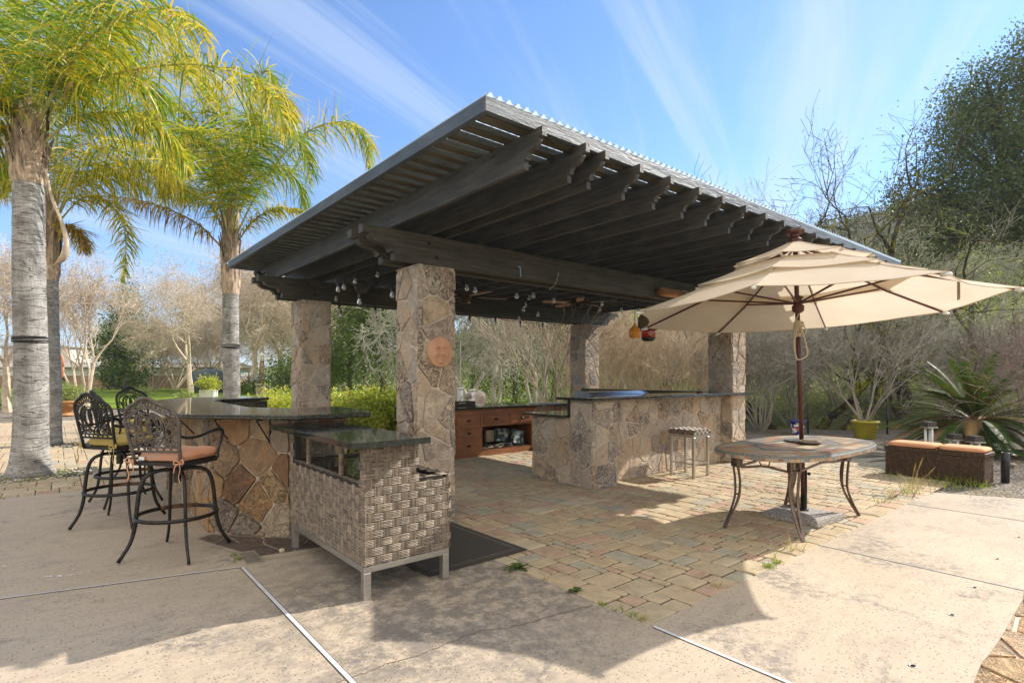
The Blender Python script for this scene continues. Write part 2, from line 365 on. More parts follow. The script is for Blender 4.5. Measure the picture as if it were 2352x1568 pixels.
def gravelmat():
    k=NT('gravel_and_earth'); v=k.co(); d=k.vor(v,26,'F1'); s=k.new('ShaderNodeSeparateColor'); k.l(k.vor(v,26,'F1',out='Color'),s.inputs[0])
    c=k.ramp(s.outputs[0],[(0,(.22,.19,.16)),(.5,(.36,.32,.27)),(1,(.52,.48,.42))]); c=k.mix(k.ramp(d,[(.3,0),(.55,.75)]),c,(.08,.07,.055))
    c=k.mix(k.ramp(k.noise(v,.35,5,.6),[(.5,0),(.62,.8)]),c,(.17,.14,.10))
    k.col(c); k.set(.95,0,.1); k.bump(k.ramp(d,[(0,1),(.6,0)]),.8,.02); return k.mat
M['gravel']=gravelmat()
def earthmat():
    k=NT('meadow_earth'); v=k.co(); n=k.noise(v,.12,7,.65); n2=k.noise(v,3,5,.7)
    c=k.ramp(n,[(.3,(.12,.12,.05)),(.5,(.17,.19,.06)),(.65,(.22,.22,.09)),(.8,(.24,.20,.12))]); c=k.mix(1.0,c,k.ramp(n2,[(.3,.6),(.7,1.2)]),'MULTIPLY')
    k.col(c); k.set(.95,0,.1); k.bump(n2,.8,.2); return k.mat
M['earth']=earthmat()
M['forest']=leafmat('hill_forest',[(.02,.035,.018),(.045,.065,.03),(.10,.11,.06),(.16,.15,.09)],.1,.7,.05)

# ---------------------------------------------------------------- stone veneer: real stones with mortar between
def clip(poly,n,d):     # keep points with n.p<=d
    out=[]
    for i in range(len(poly)):
        p,q=poly[i],poly[(i+1)%len(poly)]; a=n[0]*p[0]+n[1]*p[1]-d; b=n[0]*q[0]+n[1]*q[1]-d
        if a<=0: out.append(p)
        if a*b<0: t=a/(a-b); out.append((p[0]+(q[0]-p[0])*t,p[1]+(q[1]-p[1])*t))
    return out
def veneer(mb,o,u,w,n,wid,hei,size,rnd,gap=.016,th=.014,m=0,asp=1.25,margin=.006):
    o=V(o);u=V(u);w=V(w);n=V(n)
    nx=max(1,round(wid/size)); ny=max(1,round(hei/(size*asp)))
    seeds=[]
    for j in range(-1,ny+1):
        for i in range(-1,nx+1):
            seeds.append(((i+.5+rnd.uniform(-.42,.42)+(.35 if j%2 else 0))*wid/nx,(j+.5+rnd.uniform(-.44,.44))*hei/ny))
    for s in seeds:
        ml,mr=rnd.uniform(-.010,margin),rnd.uniform(-.010,margin); poly=[(ml,margin),(wid-mr,margin),(wid-mr,hei-margin),(ml,hei-margin)]
        for t in seeds:
            if t is s: continue
            dx,dy=t[0]-s[0],t[1]-s[1]; L=math.hypot(dx,dy)
            if L>size*3.2 or L<1e-6: continue
            nn=(dx/L,dy/L); d=nn[0]*(s[0]+t[0])/2+nn[1]*(s[1]+t[1])/2-gap/2
            poly=clip(poly,nn,d)
            if len(poly)<3: break
        if len(poly)<3: continue
        if abs(sum(poly[i-1][0]*poly[i][1]-poly[i][0]*poly[i-1][1] for i in range(len(poly))))/2<.0012: continue
        # round off the corners, wobble the outline
        q=[]
        k=len(poly)
        for i in range(k):
            p0,p1,p2=poly[i-1],poly[i],poly[(i+1)%k]
            for a,b,t in ((p1,p0,.22),(p1,p2,.22)):
                L=math.hypot(b[0]-a[0],b[1]-a[1]); f=min(.3,.018/max(L,1e-4)); q.append((a[0]+(b[0]-a[0])*f,a[1]+(b[1]-a[1])*f))
            L=math.hypot(p2[0]-p1[0],p2[1]-p1[1])
            if L>.09:
                for t in ((.35,.65) if L>.16 else (.5,)):
                    nx_,ny_=(p2[1]-p1[1])/L,-(p2[0]-p1[0])/L; e=rnd.uniform(-.007,.004)
                    q.append((p1[0]+(p2[0]-p1[0])*t+nx_*e,p1[1]+(p2[1]-p1[1])*t+ny_*e))
        poly=q; k=len(poly); cx=sum(p[0] for p in poly)/k; cy=sum(p[1] for p in poly)/k
        vs=[];h=th*rnd.uniform(.6,1.35); tx,ty=rnd.uniform(-.03,.03),rnd.uniform(-.03,.03)
        for f,z in ((1,0),(.99,h*.6),(.95,h)):
            for p in poly:
                x=cx+(p[0]-cx)*f; y=cy+(p[1]-cy)*f
                vs.append(o+u*x+w*y+n*(z+(tx*(x-cx)+ty*(y-cy))*(1 if z else 0)))
        vs.append(o+u*cx+w*cy+n*(h+.003))
        fs=[]
        for r_ in (0,1):
            for i in range(k): fs.append((r_*k+i,r_*k+(i+1)%k,(r_+1)*k+(i+1)%k,(r_+1)*k+i))
        for i in range(k): fs.append((2*k+i,2*k+(i+1)%k,3*k))
        if u.cross(w).dot(n)<0: fs=[f[::-1] for f in fs]
        mb.add(vs,fs,m)
def vwall(mb,poly,z0,z1,size,rnd,m=0,mm=1,skip=(),**k):    # prism of mortar + stones on each side
    mb.prism(poly,z0,z1,mm)
    n=len(poly); a=sum(poly[i][0]*poly[(i+1)%n][1]-poly[(i+1)%n][0]*poly[i][1] for i in range(n))
    if a<0: poly=poly[::-1]
    for i in range(n):
        if i in skip: continue
        p,q=V((*poly[i],0)),V((*poly[(i+1)%n],0)); u=(q-p); L=u.length
        if L<.08: continue
        u.normalize(); nn=V((u.y,-u.x,0))
        veneer(mb,p+V((0,0,z0)),u,V((0,0,1)),nn,L,z1-z0,min(size,max(L*.75,.1)),rnd,m=m,**k)

# ---------------------------------------------------------------- basket weave in real strands
def weave(mb,o,u,w,n,wid,hei,cw=.062,ch=.052,hole=None,ns=5,m=0,rnd=random):
    o=V(o);u=V(u);w=V(w);n=V(n)
    nx=max(1,round(wid/cw)); ny=max(1,round(hei/ch)); cw=wid/nx; ch=hei/ny
    for j in range(ny):
        for i in range(nx):
            cx,cy=(i+.5)*cw,(j+.5)*ch
            if hole and hole(cx,cy): continue
            hor=(i+j)%2==0
            lu=cw*(.74 if hor else .5)*1.0; lw=ch*(.455 if hor else .60)
            L=lu if hor else lw; S=lw if hor else lu*.72
            A,B=(u,w) if hor else (w,u)
            base=.0048 if hor else .003
            for k in range(ns):
                s0=-S+2*S*k/ns; s1=-S+2*S*(k+1)/ns; sm=(s0+s1)/2; g=(s1-s0)*.06
                vs=[]
                for t in (-1,-.45,.45,1):
                    hh=base*(1-abs(t)**2.2*1.2)
                    c=o+u*cx+w*cy+A*(L*t)
                    for ss,zz in ((s0+g,hh-.0012),(sm,hh+.002),(s1-g,hh-.0012)): vs.append(c+B*ss+n*zz)
                fs=[]
                for q in range(3):
                    for z in range(2):
                        a=q*3+z; f=(a,a+3,a+4,a+1)
                        fs.append(f if (A.cross(B).dot(n)>0) else f[::-1])
                mb.add(vs,fs,m)

# ---------------------------------------------------------------- trees
def bare(seed,H,trunks=1,spread=.35,levels=5,r0=.09,kids=(2,3),ratio=.72,lean=(0,0),up=.25,first=.3,jit=.18,tipr=.006,tilt=.3,side=.6,minn=3):
    """branch skeleton as tubes; returns (mesh builder, tip points)"""
    rnd=random.Random(seed); mb=MB(); tips=[]
    def grow(p,d,L,r,lv):
        ns=3 if lv>1 else 2; pts=[p]; rr=[r]; q=p.copy(); dd=d.copy()
        r1=max(tipr,r*(.62 if lv else .4))
        for i in range(ns):
            dd=(dd+V((rnd.gauss(0,jit),rnd.gauss(0,jit),rnd.gauss(0,jit)+up*.12))).normalized()
            q=q+dd*(L/ns); pts.append(q.copy()); rr.append(r+(r1-r)*(i+1)/ns)
        mb.tube(pts,rr,6 if r>.03 else (4 if r>.012 else 3),0,False)
        if lv==0: tips.append((q.copy(),dd.copy())); return
        k=rnd.randint(*kids)
        for i in range(k):
            a=rnd.uniform(0,2*PI); s=spread*rnd.uniform(.6,1.5)
            o=dd.orthogonal().normalized(); o.rotate(Matrix.Rotation(a,3,dd))
            nd=(dd+o*s+V((0,0,up*.25))).normalized()
            grow(q,nd,L*ratio*rnd.uniform(.75,1.2),r1*rnd.uniform(.7,.95),lv-1)
        if lv<levels and rnd.random()<side:
            j=rnd.randint(1,ns-1); o=dd.orthogonal().normalized(); o.rotate(Matrix.Rotation(rnd.uniform(0,6.28),3,dd))
            grow(pts[j],(dd*.7+o*spread*1.8).normalized(),L*ratio*.8,r1*.7,lv-1)
    tot=sum(ratio**i for i in range(levels+1))
    for t in range(trunks):
        a=2*PI*t/max(1,trunks)+rnd.uniform(-.4,.4)
        off=V((math.cos(a),math.sin(a),0))
        d=(V((lean[0],lean[1],1))+(off*tilt*rnd.uniform(.5,1.2) if trunks>1 else V((0,0,0)))).normalized()
        grow(off*(r0*1.2 if trunks>1 else 0)+V((0,0,-.05)),d,H/tot*(1.3 if first is None else 1)*rnd.uniform(.9,1.1),r0*rnd.uniform(.75,1.1),levels)
    return mb,tips
def leaves(mb,pts,n,size,rad,rnd,m=0,asp=.5,flat=0.0,up=0.0):
    for _ in range(n):
        p=V(rnd.choice(pts)) ; d=V((rnd.gauss(0,1),rnd.gauss(0,1),rnd.gauss(0,1)*(1-flat))); 
        c=p+V((rnd.gauss(0,rad),rnd.gauss(0,rad),rnd.gauss(0,rad*.8)))
        a=d.normalized()*size*rnd.uniform(.6,1.4)*.5; b=a.orthogonal().normalized(); b.rotate(Matrix.Rotation(rnd.uniform(0,6.28),3,a.normalized())); b*=a.length*asp*2*.5
        mb.add([c-a,c+b*.9,c+a,c-b*.9],[(0,1,2,3)],m)
def leafblob(rnd,cs,n,size,m=0,mb=None,asp=.55,shell=.55,clp=26):
    """cs: list of (centre, rx, ry, rz); leaves gathered in clumps near each lobe's surface, with gaps"""
    mb=mb or MB(); tot=sum(c[1]*c[2]+c[1]*c[3] for c in cs)
    for c,rx,ry,rz in cs:
        k=int(n*(rx*ry+rx*rz)/tot); ncl=max(6,int(k/clp)); cl=[]
        for _ in range(ncl):
            d=V((rnd.gauss(0,1),rnd.gauss(0,1),rnd.gauss(0,1))).normalized(); f=rnd.uniform(shell,1.08)
            cl.append(V(c)+V((d.x*rx*f,d.y*ry*f,d.z*rz*f)))
        leaves(mb,cl,k,size,min(rx,ry,rz)*.16+size*1.2,rnd,m,asp)
    return mb
def tree_thing(name,label,cat,loc,parts,group=None,rot=0,scale=1.0):
    t=thing(name,label,cat,loc,group,True); t.rotation_euler=(0,0,rot); t.scale=(scale,)*3
    for n,mb,mat,sm in parts: mb.build(n,mat,t,sm)
    return t
def crop_copy(src,label,loc,rot,scale=1.0,group=None,sz=None):
    c=dup(src); c.location=loc; c.rotation_euler=(0,0,rot); c.scale=(scale,scale,sz or scale); c['label']=label
    if group: c['group']=group
    return c
def spline(pts,n):
    pts=[V(p) for p in pts]; P_=[pts[0]*2-pts[1]]+pts+[pts[-1]*2-pts[-2]]; out=[]
    k=len(pts)-1
    for i in range(n+1):
        t=i/n*k; j=min(int(t),k-1); f=t-j; a,b,c,d=P_[j:j+4]
        out.append(.5*((2*b)+(c-a)*f+(2*a-5*b+4*c-d)*f*f+(3*b-a-3*c+d)*f**3))
    return out
# ================================================================= camera, sun, sky
sc=bpy.context.scene
cam=bpy.data.cameras.new('camera'); co=bpy.data.objects.new('camera',cam); C.objects.link(co); sc.camera=co
cam.sensor_width=36; cam.lens=36*FP/2352; cam.shift_y=77/2352; cam.clip_start=.05; cam.clip_end=3000
co.location=(CA,CB,CH); co.rotation_euler=(R(90),0,-math.asin(UY))
SUN=V((1.30,-.347,1.0)).normalized()
sl=bpy.data.lights.new('sun','SUN'); so=bpy.data.objects.new('sun',sl); C.objects.link(so)
sl.energy=4.4; sl.angle=R(.53); sl.color=(1,.93,.83); so.rotation_euler=SUN.to_track_quat('Z','Y').to_euler(); so.location=(20,-8,30)
wd=bpy.data.worlds.new('World'); sc.world=wd; wd.use_nodes=True; wt=wd.node_tree; wn=wt.nodes; bg=wn['Background']
sky=wn.new('ShaderNodeTexSky'); sky.sky_type='NISHITA'; sky.sun_disc=False; sky.sun_elevation=math.asin(SUN.z); sky.sun_rotation=math.atan2(SUN.x,SUN.y)
sky.air_density=1.0; sky.dust_density=.25; sky.ozone_density=1.6; sky.altitude=50
bg.inputs[1].default_value=.15
def wl(a,b): wt.links.new(a,b)
def wm(op,a,b=0.0):
    n=wn.new('ShaderNodeMath'); n.operation=op
    for i,v in enumerate((a,b)):
        if isinstance(v,(int,float)): n.inputs[i].default_value=v
        else: wl(v,n.inputs[i])
    return n.outputs[0]
tc=wn.new('ShaderNodeTexCoord'); sx=wn.new('ShaderNodeSeparateXYZ'); wl(tc.outputs['Generated'],sx.inputs[0])
dz=wm('MAXIMUM',wm('ADD',sx.outputs[2],.06),.02); px=wm('DIVIDE',sx.outputs[0],dz); py=wm('DIVIDE',sx.outputs[1],dz)
cb=wn.new('ShaderNodeCombineXYZ'); wl(px,cb.inputs[0]); wl(py,cb.inputs[1])
def wnoise(rot,scale,sc_,det,rough,dist=0,loc=(0,0,0)):
    m0=wn.new('ShaderNodeMapping'); m0.inputs['Rotation'].default_value=(0,0,rot); wl(cb.outputs[0],m0.inputs[0]); mp=wn.new('ShaderNodeMapping'); mp.inputs['Scale'].default_value=scale; mp.inputs['Location'].default_value=loc
    wl(m0.outputs[0],mp.inputs[0]); n=wn.new('ShaderNodeTexNoise'); n.inputs['Scale'].default_value=sc_; n.inputs['Detail'].default_value=det; n.inputs['Roughness'].default_value=rough; n.inputs['Distortion'].default_value=dist
    wl(mp.outputs[0],n.inputs['Vector']); return n.outputs['Fac']
def wramp(f,a,b,lo=0,hi=1):
    r=wn.new('ShaderNodeMapRange'); r.interpolation_type='SMOOTHSTEP'; r.inputs[1].default_value=a; r.inputs[2].default_value=b; r.inputs[3].default_value=lo; r.inputs[4].default_value=hi
    wl(f,r.inputs[0]); return r.outputs[0]
CROT=math.atan2(1.0*UX-.42*UY, 1.0*UY+.42*UX)      # streaks run away towards the far right
CROT=-math.atan2(UX-.38*UY,UY+.38*UX)
s1=wnoise(CROT,(.13,1.3,1),1.2,7,.62,.35,(2.3,0,0)); s2=wnoise(CROT+.16,(.09,2.2,1),1.9,6,.62,.25,(7.1,3,0)); s3=wnoise(0,(1,1,1),.35,3,.5)
cl=wm('MULTIPLY',wramp(s1,.50,.70),wramp(s3,.22,.46)); cl2=wm('MULTIPLY',wramp(s2,.50,.68),wramp(s3,.22,.46))
cl=wm('ADD',cl,wm('MULTIPLY',cl2,.7)); cl=wm('MINIMUM',cl,1.0)
# thin high haze, whiter towards the horizon
hz=wramp(sx.outputs[2],0,.42,1,0)
fac=wm('MINIMUM',wm('ADD',wm('MULTIPLY',cl,.56),wm('MULTIPLY',hz,.16)),.92)
mx=wn.new('ShaderNodeMix'); mx.data_type='RGBA'; wl(fac,mx.inputs[0]); tn=wn.new('ShaderNodeMix'); tn.data_type='RGBA'; tn.blend_type='MULTIPLY'; tn.inputs[0].default_value=1; wl(sky.outputs[0],tn.inputs[6]); tn.inputs[7].default_value=(.47,.71,.98,1); wl(tn.outputs[2],mx.inputs[6]); mx.inputs[7].default_value=(3.0,3.5,4.3,1)
# made-up bright cloud added to the unseen sky behind the camera as shadow fill
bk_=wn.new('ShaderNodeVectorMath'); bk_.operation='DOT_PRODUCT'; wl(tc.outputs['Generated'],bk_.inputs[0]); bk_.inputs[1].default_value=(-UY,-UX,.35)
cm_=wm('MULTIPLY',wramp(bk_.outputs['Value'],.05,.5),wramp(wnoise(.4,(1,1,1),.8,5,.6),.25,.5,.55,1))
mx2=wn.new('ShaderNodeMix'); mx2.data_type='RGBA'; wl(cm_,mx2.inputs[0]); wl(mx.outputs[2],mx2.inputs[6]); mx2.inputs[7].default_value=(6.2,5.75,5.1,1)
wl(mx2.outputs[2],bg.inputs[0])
sc.view_settings.view_transform='Standard'; sc.view_settings.look='None'; sc.view_settings.exposure=.78; sc.view_settings.gamma=1
sc.cycles.use_denoising=True; sc.cycles.max_bounces=7; sc.cycles.diffuse_bounces=4; sc.cycles.glossy_bounces=3; sc.cycles.transmission_bounces=4; sc.cycles.transparent_max_bounces=8
sc.cycles.sample_clamp_indirect=6; sc.cycles.caustics_reflective=False; sc.cycles.caustics_refractive=False

# ================================================================= ground
rnd=random.Random(7)
def structure(name,mb,mat,smooth=False): return tag(mb.build(name,mat,None,smooth),kind='structure')
# one big ground sheet; it climbs to wooded hills on the right
def lerp(x,pts):
    if x<=pts[0][0]: return pts[0][1]
    for (a,b),(c,d) in zip(pts,pts[1:]):
        if x<=c: return b+(d-b)*(x-a)/(c-a)
    return pts[-1][1]
EL=[(-9,.0),(-1,.005),(-.45,.02),(-.2,.05),(0,.075),(.17,.105),(.35,.15),(.5,.205),(.6,.25),(.72,.285),(.95,.315),(1.3,.33),(3,.2),(9,.02)]
from mathutils import noise as mn
def hillz(X,Y):
    if Y<=0: return 0
    t=(X/Y); e=lerp(t,EL); D=Y
    s0=lerp(t,[(-.4,60),(.0,34),(.3,19),(.6,15.5),(3,14)])
    f=max(0,min(1,(D-s0)/(250-s0))); f=f*f*(3-2*f)*.55+f*.45
    near=max(0,min(1,(D-s0)/12))*lerp(t,[(-.1,0),(.3,.5),(.7,1.0)])
    h=e*250*f+near; h+=mn.noise(V((X*.02,Y*.02,3)))*8*f*min(1,e*8)+mn.noise(V((X*.2,Y*.2,1)))*.35*near
    return max(0,h)
g=MB(); NU,NV=110,70; us=[-8+16*i/NU for i in range(NU+1)]
rows=[]
ys=[-60,-30,-12,-4,0]+[ (2.0*(1.085**j)) for j in range(NV)]
base=None
xs_=[-1]
grid=[]
for Y in ys:
    row=[]
    for i in range(NU+1):
        u=(i/NU*2-1); u=u*abs(u)**.4
        X=u*(60+max(Y,0)*3.2) if Y<0 else u*(60+Y*3.2)
        row.append(W(X,Y,hillz(X,Y)-.05))
    grid.append(row)
for row in grid: g.v.extend([tuple(p) for p in row])
n=NU+1
for j in range(len(ys)-1):
    for i in range(NU): g.f.append((j*n+i,j*n+i+1,(j+1)*n+i+1,(j+1)*n+i)); g.m.append(0)
structure('ground',g,M['earth'],True)
# gravel beds round the paving
gv=MB(); gp=[W(3.5,4.0,-.03),W(14,4.0,-.03),W(26,17.5,-.03),W(2,17.5,-.03),W(-3,26,-.03),W(-34,26,-.03),W(-34,5,-.03),W(-3,4,-.03)]
gv.add([(p.x,p.y,-.03) for p in gp],[tuple(range(len(gp)))]); structure('gravel_bed',gv,M['gravel'])
# lawn beyond the paving on the left
lw=MB(); nx,ny=60,40
for j in range(ny+1):
    for i in range(nx+1):
        X=-62+66*i/nx; Y=24.6+46*j/ny; e=.6*mn.noise(V((X*.25,0,5))) if j==0 else 0
        lw.v.append(tuple(W(X,Y+e,.02+.05*mn.noise(V((X*.2,Y*.2,0))))))
for j in range(ny):
    for i in range(nx): a=j*(nx+1)+i; lw.f.append((a,a+1,a+nx+2,a+nx+1)); lw.m.append(0)
structure('lawn',lw,M['lawn'],True)
# concrete slab
ra=[(2352,1352),(2349.8,1374.3),(2330,1408),(2311.8,1440),(2296,1466),(2278,1493),(2254,1521),(2244,1545),(2236,1568)]
ra=[G(x,y) for x,y in ra]; edge=[(p.x,p.y) for p in ra]
sb=MB(); sb.prism([(-16,-6),(0,-6),(0,7.05),(-16,7.15)],-.04,0)
edge=[(7.2,-2.4),(5.8,-1.95),(4.6,-1.75),(3.5,-1.60)]+edge+[(.45,-2.2),(.32,-3.5),(.30,-6)]
sb.prism([(.004,-.002),(5.9,-.002),(6.31,-.83),(6.75,-1.5)]+edge+[(.004,-6)],-.04,0); structure('patio_slab',sb,M['slab'])
# flagstone terrace beyond the slab edge, set a little lower
fl=MB(); fl.prism([(.1,-6.5),(8,-6.5),(8,-1.2),(.1,-1.2)],-.06,-.018,1)
rr=random.Random(5); cells=[(.1+(i+rr.uniform(.1,.9))*.36,-6.5+(j+rr.uniform(.1,.9))*.36) for i in range(22) for j in range(15)]
for s_ in cells:
    pl=[(s_[0]-.5,s_[1]-.5),(s_[0]+.5,s_[1]-.5),(s_[0]+.5,s_[1]+.5),(s_[0]-.5,s_[1]+.5)]
    for t in cells:
        dx,dy=t[0]-s_[0],t[1]-s_[1]; L=math.hypot(dx,dy)
        if L<1e-6 or L>1.2: continue
        nn=(dx/L,dy/L); pl=clip(pl,nn,nn[0]*(s_[0]+t[0])/2+nn[1]*(s_[1]+t[1])/2-.013)
        if len(pl)<3: break
    pl=[(max(.1,min(8,x)),max(-6.5,min(-1.2,y))) for x,y in pl] if len(pl)>=3 else []
    if len(pl)>=3: fl.prism(pl,-.02,-.006+rr.uniform(-.004,.002),0)
structure('flagstone_terrace',fl,[M['stone_rust'],M['mortar']])
# pale joint strips, saw-cut joints and cracks in the slab
def strip(a,b,w,z,mat,name,st=True,wob=0,seg=1,h=.003):
    m=MB(); a=V((a[0],a[1],0)); b=V((b[0],b[1],0)); d=(b-a).normalized(); s=V((-d.y,d.x,0)); r=random.Random(3); pts=[]
    for i in range(seg+1):
        o=mn.noise(V((i*.31,a.x,a.y)))*wob+(r.uniform(-1,1)*wob*.25 if wob else 0); ww=w*(1 if not wob else r.uniform(.5,1.3)); p=a.lerp(b,i/seg)+s*o; pts.append((p-s*ww/2,p+s*ww/2))
    for (p,q),(p2,q2) in zip(pts,pts[1:]): m.slab([(0,0),(1,0),(1,1),(0,1)],(0,0,0),(1,0,0),(0,1,0),(0,0,0)) if 0 else m.add([(p.x,p.y,z),(p2.x,p2.y,z),(q2.x,q2.y,z),(q.x,q.y,z)],[(0,1,2,3)])
    return m
js=MB(); dk=MB()
for a,b,w in (((-5.5,3.66),(-1.63,2.65),.017),((-1.625,2.63),(-1.64,-1.5),.024),((0,-.03),(.01,-2.5),.024),((2.446,0),(2.446,-1.62),.008),((4.906,0),(4.93,-1.7),.006)):
    dk.merge(strip(a,b,w+.010,.002,0,0)); js.merge(strip(a,b,w,.004,0,0))
joint_dark=basic('dark_joint_gap',(.05,.045,.04),.9,bump=0)
structure('joint_gap_lines',dk,joint_dark); structure('joint_strips',js,M['whitejoint'])
ck=MB()
for a,b,w,wob in ((G(1100,2000),0,0,0),)[:0]: pass
def Dp(x,y,x0,y0,s): return ((x/s+x0)*.6125,(y/s+y0)*.6125)
cpts=[(1720,452),(1450,520),(1330,560),(1240,580),(1170,598),(1050,607),(930,640),(840,680),(700,735),(590,780),(420,820),(330,862),(200,905),(100,941)]
cw=[G(*Dp(x,y,1200,2000,1.68)) for x,y in cpts]
for p,q in zip(cw,cw[1:]): ck.merge(strip(p,q,.007,.003,0,0,wob=.012,seg=12))
c2=[G(*Dp(x,y,0,2000,1.68)) for x,y in ((1470,125),(1700,165),(1900,130),(2050,105))]
for p,q in zip(c2,c2[1:]): ck.merge(strip(p,q,.008,.003,0,0,wob=.01,seg=6))
structure('slab_cracks',ck,basic('crack_dirt',(.20,.15,.10),.95,bump=0))
# pavers
def pavers(x0,y0,x1,y1,cell,seed,inside,name,hole=None,gp=.0058):
    r=random.Random(seed); nx=int((x1-x0)/cell); ny=int((y1-y0)/cell); used=[[0]*ny for _ in range(nx)]; mb=MB(); kinds=[(3,2),(2,3),(3,3),(4,3),(3,4),(2,2),(4,3)]
    for j in range(ny):
        for i in range(nx):
            if used[i][j]: continue
            for (a,b) in r.sample(kinds,len(kinds))+[(2,1),(1,2),(1,1)]:
                if i+a>nx or j+b>ny: continue
                if any(used[i+p][j+q] for p in range(a) for q in range(b)): continue
                break
            for p in range(a):
                for q in range(b): used[i+p][j+q]=1
            X0,Y0,X1,Y1=x0+i*cell,y0+j*cell,x0+(i+a)*cell,y0+(j+b)*cell
            if not inside((X0+X1)/2,(Y0+Y1)/2): continue
            z=r.uniform(-.004,.003); e=.009; t=[z+r.uniform(-.0025,.0025) for _ in range(4)]
            qv=[(X0+gp+r.uniform(-.002,.003),Y0+gp+r.uniform(-.002,.003)),(X1-gp+r.uniform(-.003,.002),Y0+gp+r.uniform(-.002,.003)),(X1-gp+r.uniform(-.003,.002),Y1-gp+r.uniform(-.003,.002)),(X0+gp+r.uniform(-.002,.003),Y1-gp+r.uniform(-.003,.002))]
            mx_,my_=(X0+X1)/2,(Y0+Y1)/2
            def ring(f,zz,k=0):
                out=[]
                for c_ in range(4):
                    x,y=qv[c_]; sx_=1 if x<mx_ else -1; sy_=1 if y<my_ else -1
                    out+= [(x+sx_*f,y+sy_*f)]
                res=[]
                for c_ in range(4):      # knock off the corners
                    p,q_,pr=out[c_],out[(c_+1)%4],out[c_-1]
                    for o_ in (pr,q_):
                        L=math.hypot(o_[0]-p[0],o_[1]-p[1]); u=.012/L; res.append((p[0]+(o_[0]-p[0])*u,p[1]+(o_[1]-p[1])*u,zz+t[c_]-z))
                return res
            vs=ring(0,-.02+z)+ring(0,z-.006)+ring(e,z)
            fs=[tuple(range(16,24))]
            for r_ in (0,1):
                for c_ in range(8): fs.append((r_*8+c_,r_*8+(c_+1)%8,(r_+1)*8+(c_+1)%8,(r_+1)*8+c_))
            mb.add(vs,fs)
    return mb
pv=pavers(.0,.0,9.0,8.7,.077,11,lambda x,y: x<7.4 or y>1.2+(x-7.4),'')
pv.merge(pavers(-16,7.1,0,21.5,.0745,12,lambda x,y: W2C(x,y)[1]<20.9 and not(x>-.4 and y>8) and math.hypot(x+3.02,y-8.87)>.62 and math.hypot(x+2.79,y-13.3)>.7,'')) if 0 else None
def w2c(x,y): dx,dy=x-CA,y-CB; return dx*UX-dy*UY,dx*UY+dy*UX
pm=pavers(-15.5,7.06,-.2,21.5,.080,12,lambda x,y: w2c(x,y)[1]<20.6 and not(x>-1.3 and y>9) and math.hypot((x+2.7),(y-8.95)*1.3)>.62 and math.hypot(x+2.5,y-13.3)>.55 and w2c(x,y)[0]>-.99*w2c(x,y)[1]-1,'',None,.0035)
pv.merge(pm)
structure('paving_stones',pv,M['paver'])
pb=MB(); pb.add([(0,0,-.012),(9.2,0,-.012),(9.2,8.8,-.012),(0,8.8,-.012)],[(0,1,2,3)]); pb.add([(-15.6,7.05,-.012),(-.1,7.05,-.012),(-.1,9,-.012),(-1,9,-.012),(-1.0,21.6,-.012),(-15.6,21.6,-.012)],[(0,1,2,3,4,5)])
structure('paving_bed',pb,M['joint'])
# ================================================================= stone columns
def column(x,y,seed,label,h=2.62,w=.43,size=.25):
    t=thing('stone_column',label,'column',(x+w/2,y+w/2,0),'stone columns carrying the pergola')
    r=random.Random(seed); m=MB()
    vwall(m,[(x,y),(x+w,y),(x+w,y+w),(x,y+w)],0,h,size*.92,r,asp=1.45,gap=.014,th=.015)
    m.build('stone_facing',[M['stone'],M['mortar']],t); return t
colA=column(.06,2.85,21,'nearest stone column, with the round terracotta face on it')
column(.07,6.27,22,'stone column rising behind the curved granite bar counter')
column(6.20,6.28,23,'farthest stone column, behind the outdoor kitchen bar')
column(6.17,2.85,24,'stone column at the right end of the kitchen bar, below the umbrella')

# ================================================================= pergola
pg=thing('pergola','black stained timber pergola with scrolled rafters and corrugated roof on stone columns','pergola',(3.3,4.8,2.62))
def tail(L,H,k):   # scroll profile at an end: points from the top edge round to the underside, s inward
    pts=[(0,H),(0,H*.73),(k*.22,H*.73)]
    for i in range(7):
        t=i/6; a=PI/2*t; pts.append((k*.22+k*.40*(1-math.cos(a)),H*.73-H*.26*math.sin(a)))
    for i in range(1,7):
        t=i/6; a=PI/2*t; pts.append((k*.62+k*.26*math.sin(a),H*.47-H*.22*(1-math.cos(a))))
    pts+= [(k*1.0,H*.25),(k*1.0,0)]
    return pts
def timber(axis,c0,c1,s0,s1,z0,H,k,k2=None):
    p=tail(1,H,k); q=tail(1,H,k2 or k)
    prof=[(s0+s,z) for s,z in p]+[(s1-s,z) for s,z in q[::-1]]
    m=MB()
    if axis=='x': m.slab(prof,(0,c0,z0),(1,0,0),(0,0,1),(0,c1-c0,0))
    else: m.slab(prof,(c0,0,z0),(0,1,0),(0,0,1),(c1-c0,0,0))
    return m
for b0 in (2.825,3.085,6.245,6.51):
    bm=timber('x',b0,b0+.095,-.54,7.27,2.622,.292,.33); bm.build('beam',M['beam'],pg)
    for cx_ in (.18,.36,6.32,6.5):
        pass
bolt=MB()
for x in (.17,6.36):
    for y in (2.825,6.245):
        for z in (2.70,2.83): bolt.lathe([(.024,0),(.024,.006),(.012,.007),(.012,.02),(0,.021)],10,(x+(.09 if z<2.75 else 0),y,z),axis=(0,-1,0))
bolt.build('bolts',M['iron'],pg)
RA=[-.27,.15,.36,.77,1.175,1.60,1.99,2.42,2.82,3.23,3.63,4.04,4.45,4.86,5.27,5.68,6.08,6.49,6.90]
for a in RA: timber('y',a,a+.042,.657,7.31,2.915,.235,.185).build('rafter',M['rafter'],pg)
y=.80
sm=[]
while y<7.28:
    s_=MB().box(-.635,y,3.152,7.335,y+.088,3.196); s_.build('slat',M['slat'],pg); y+=.176
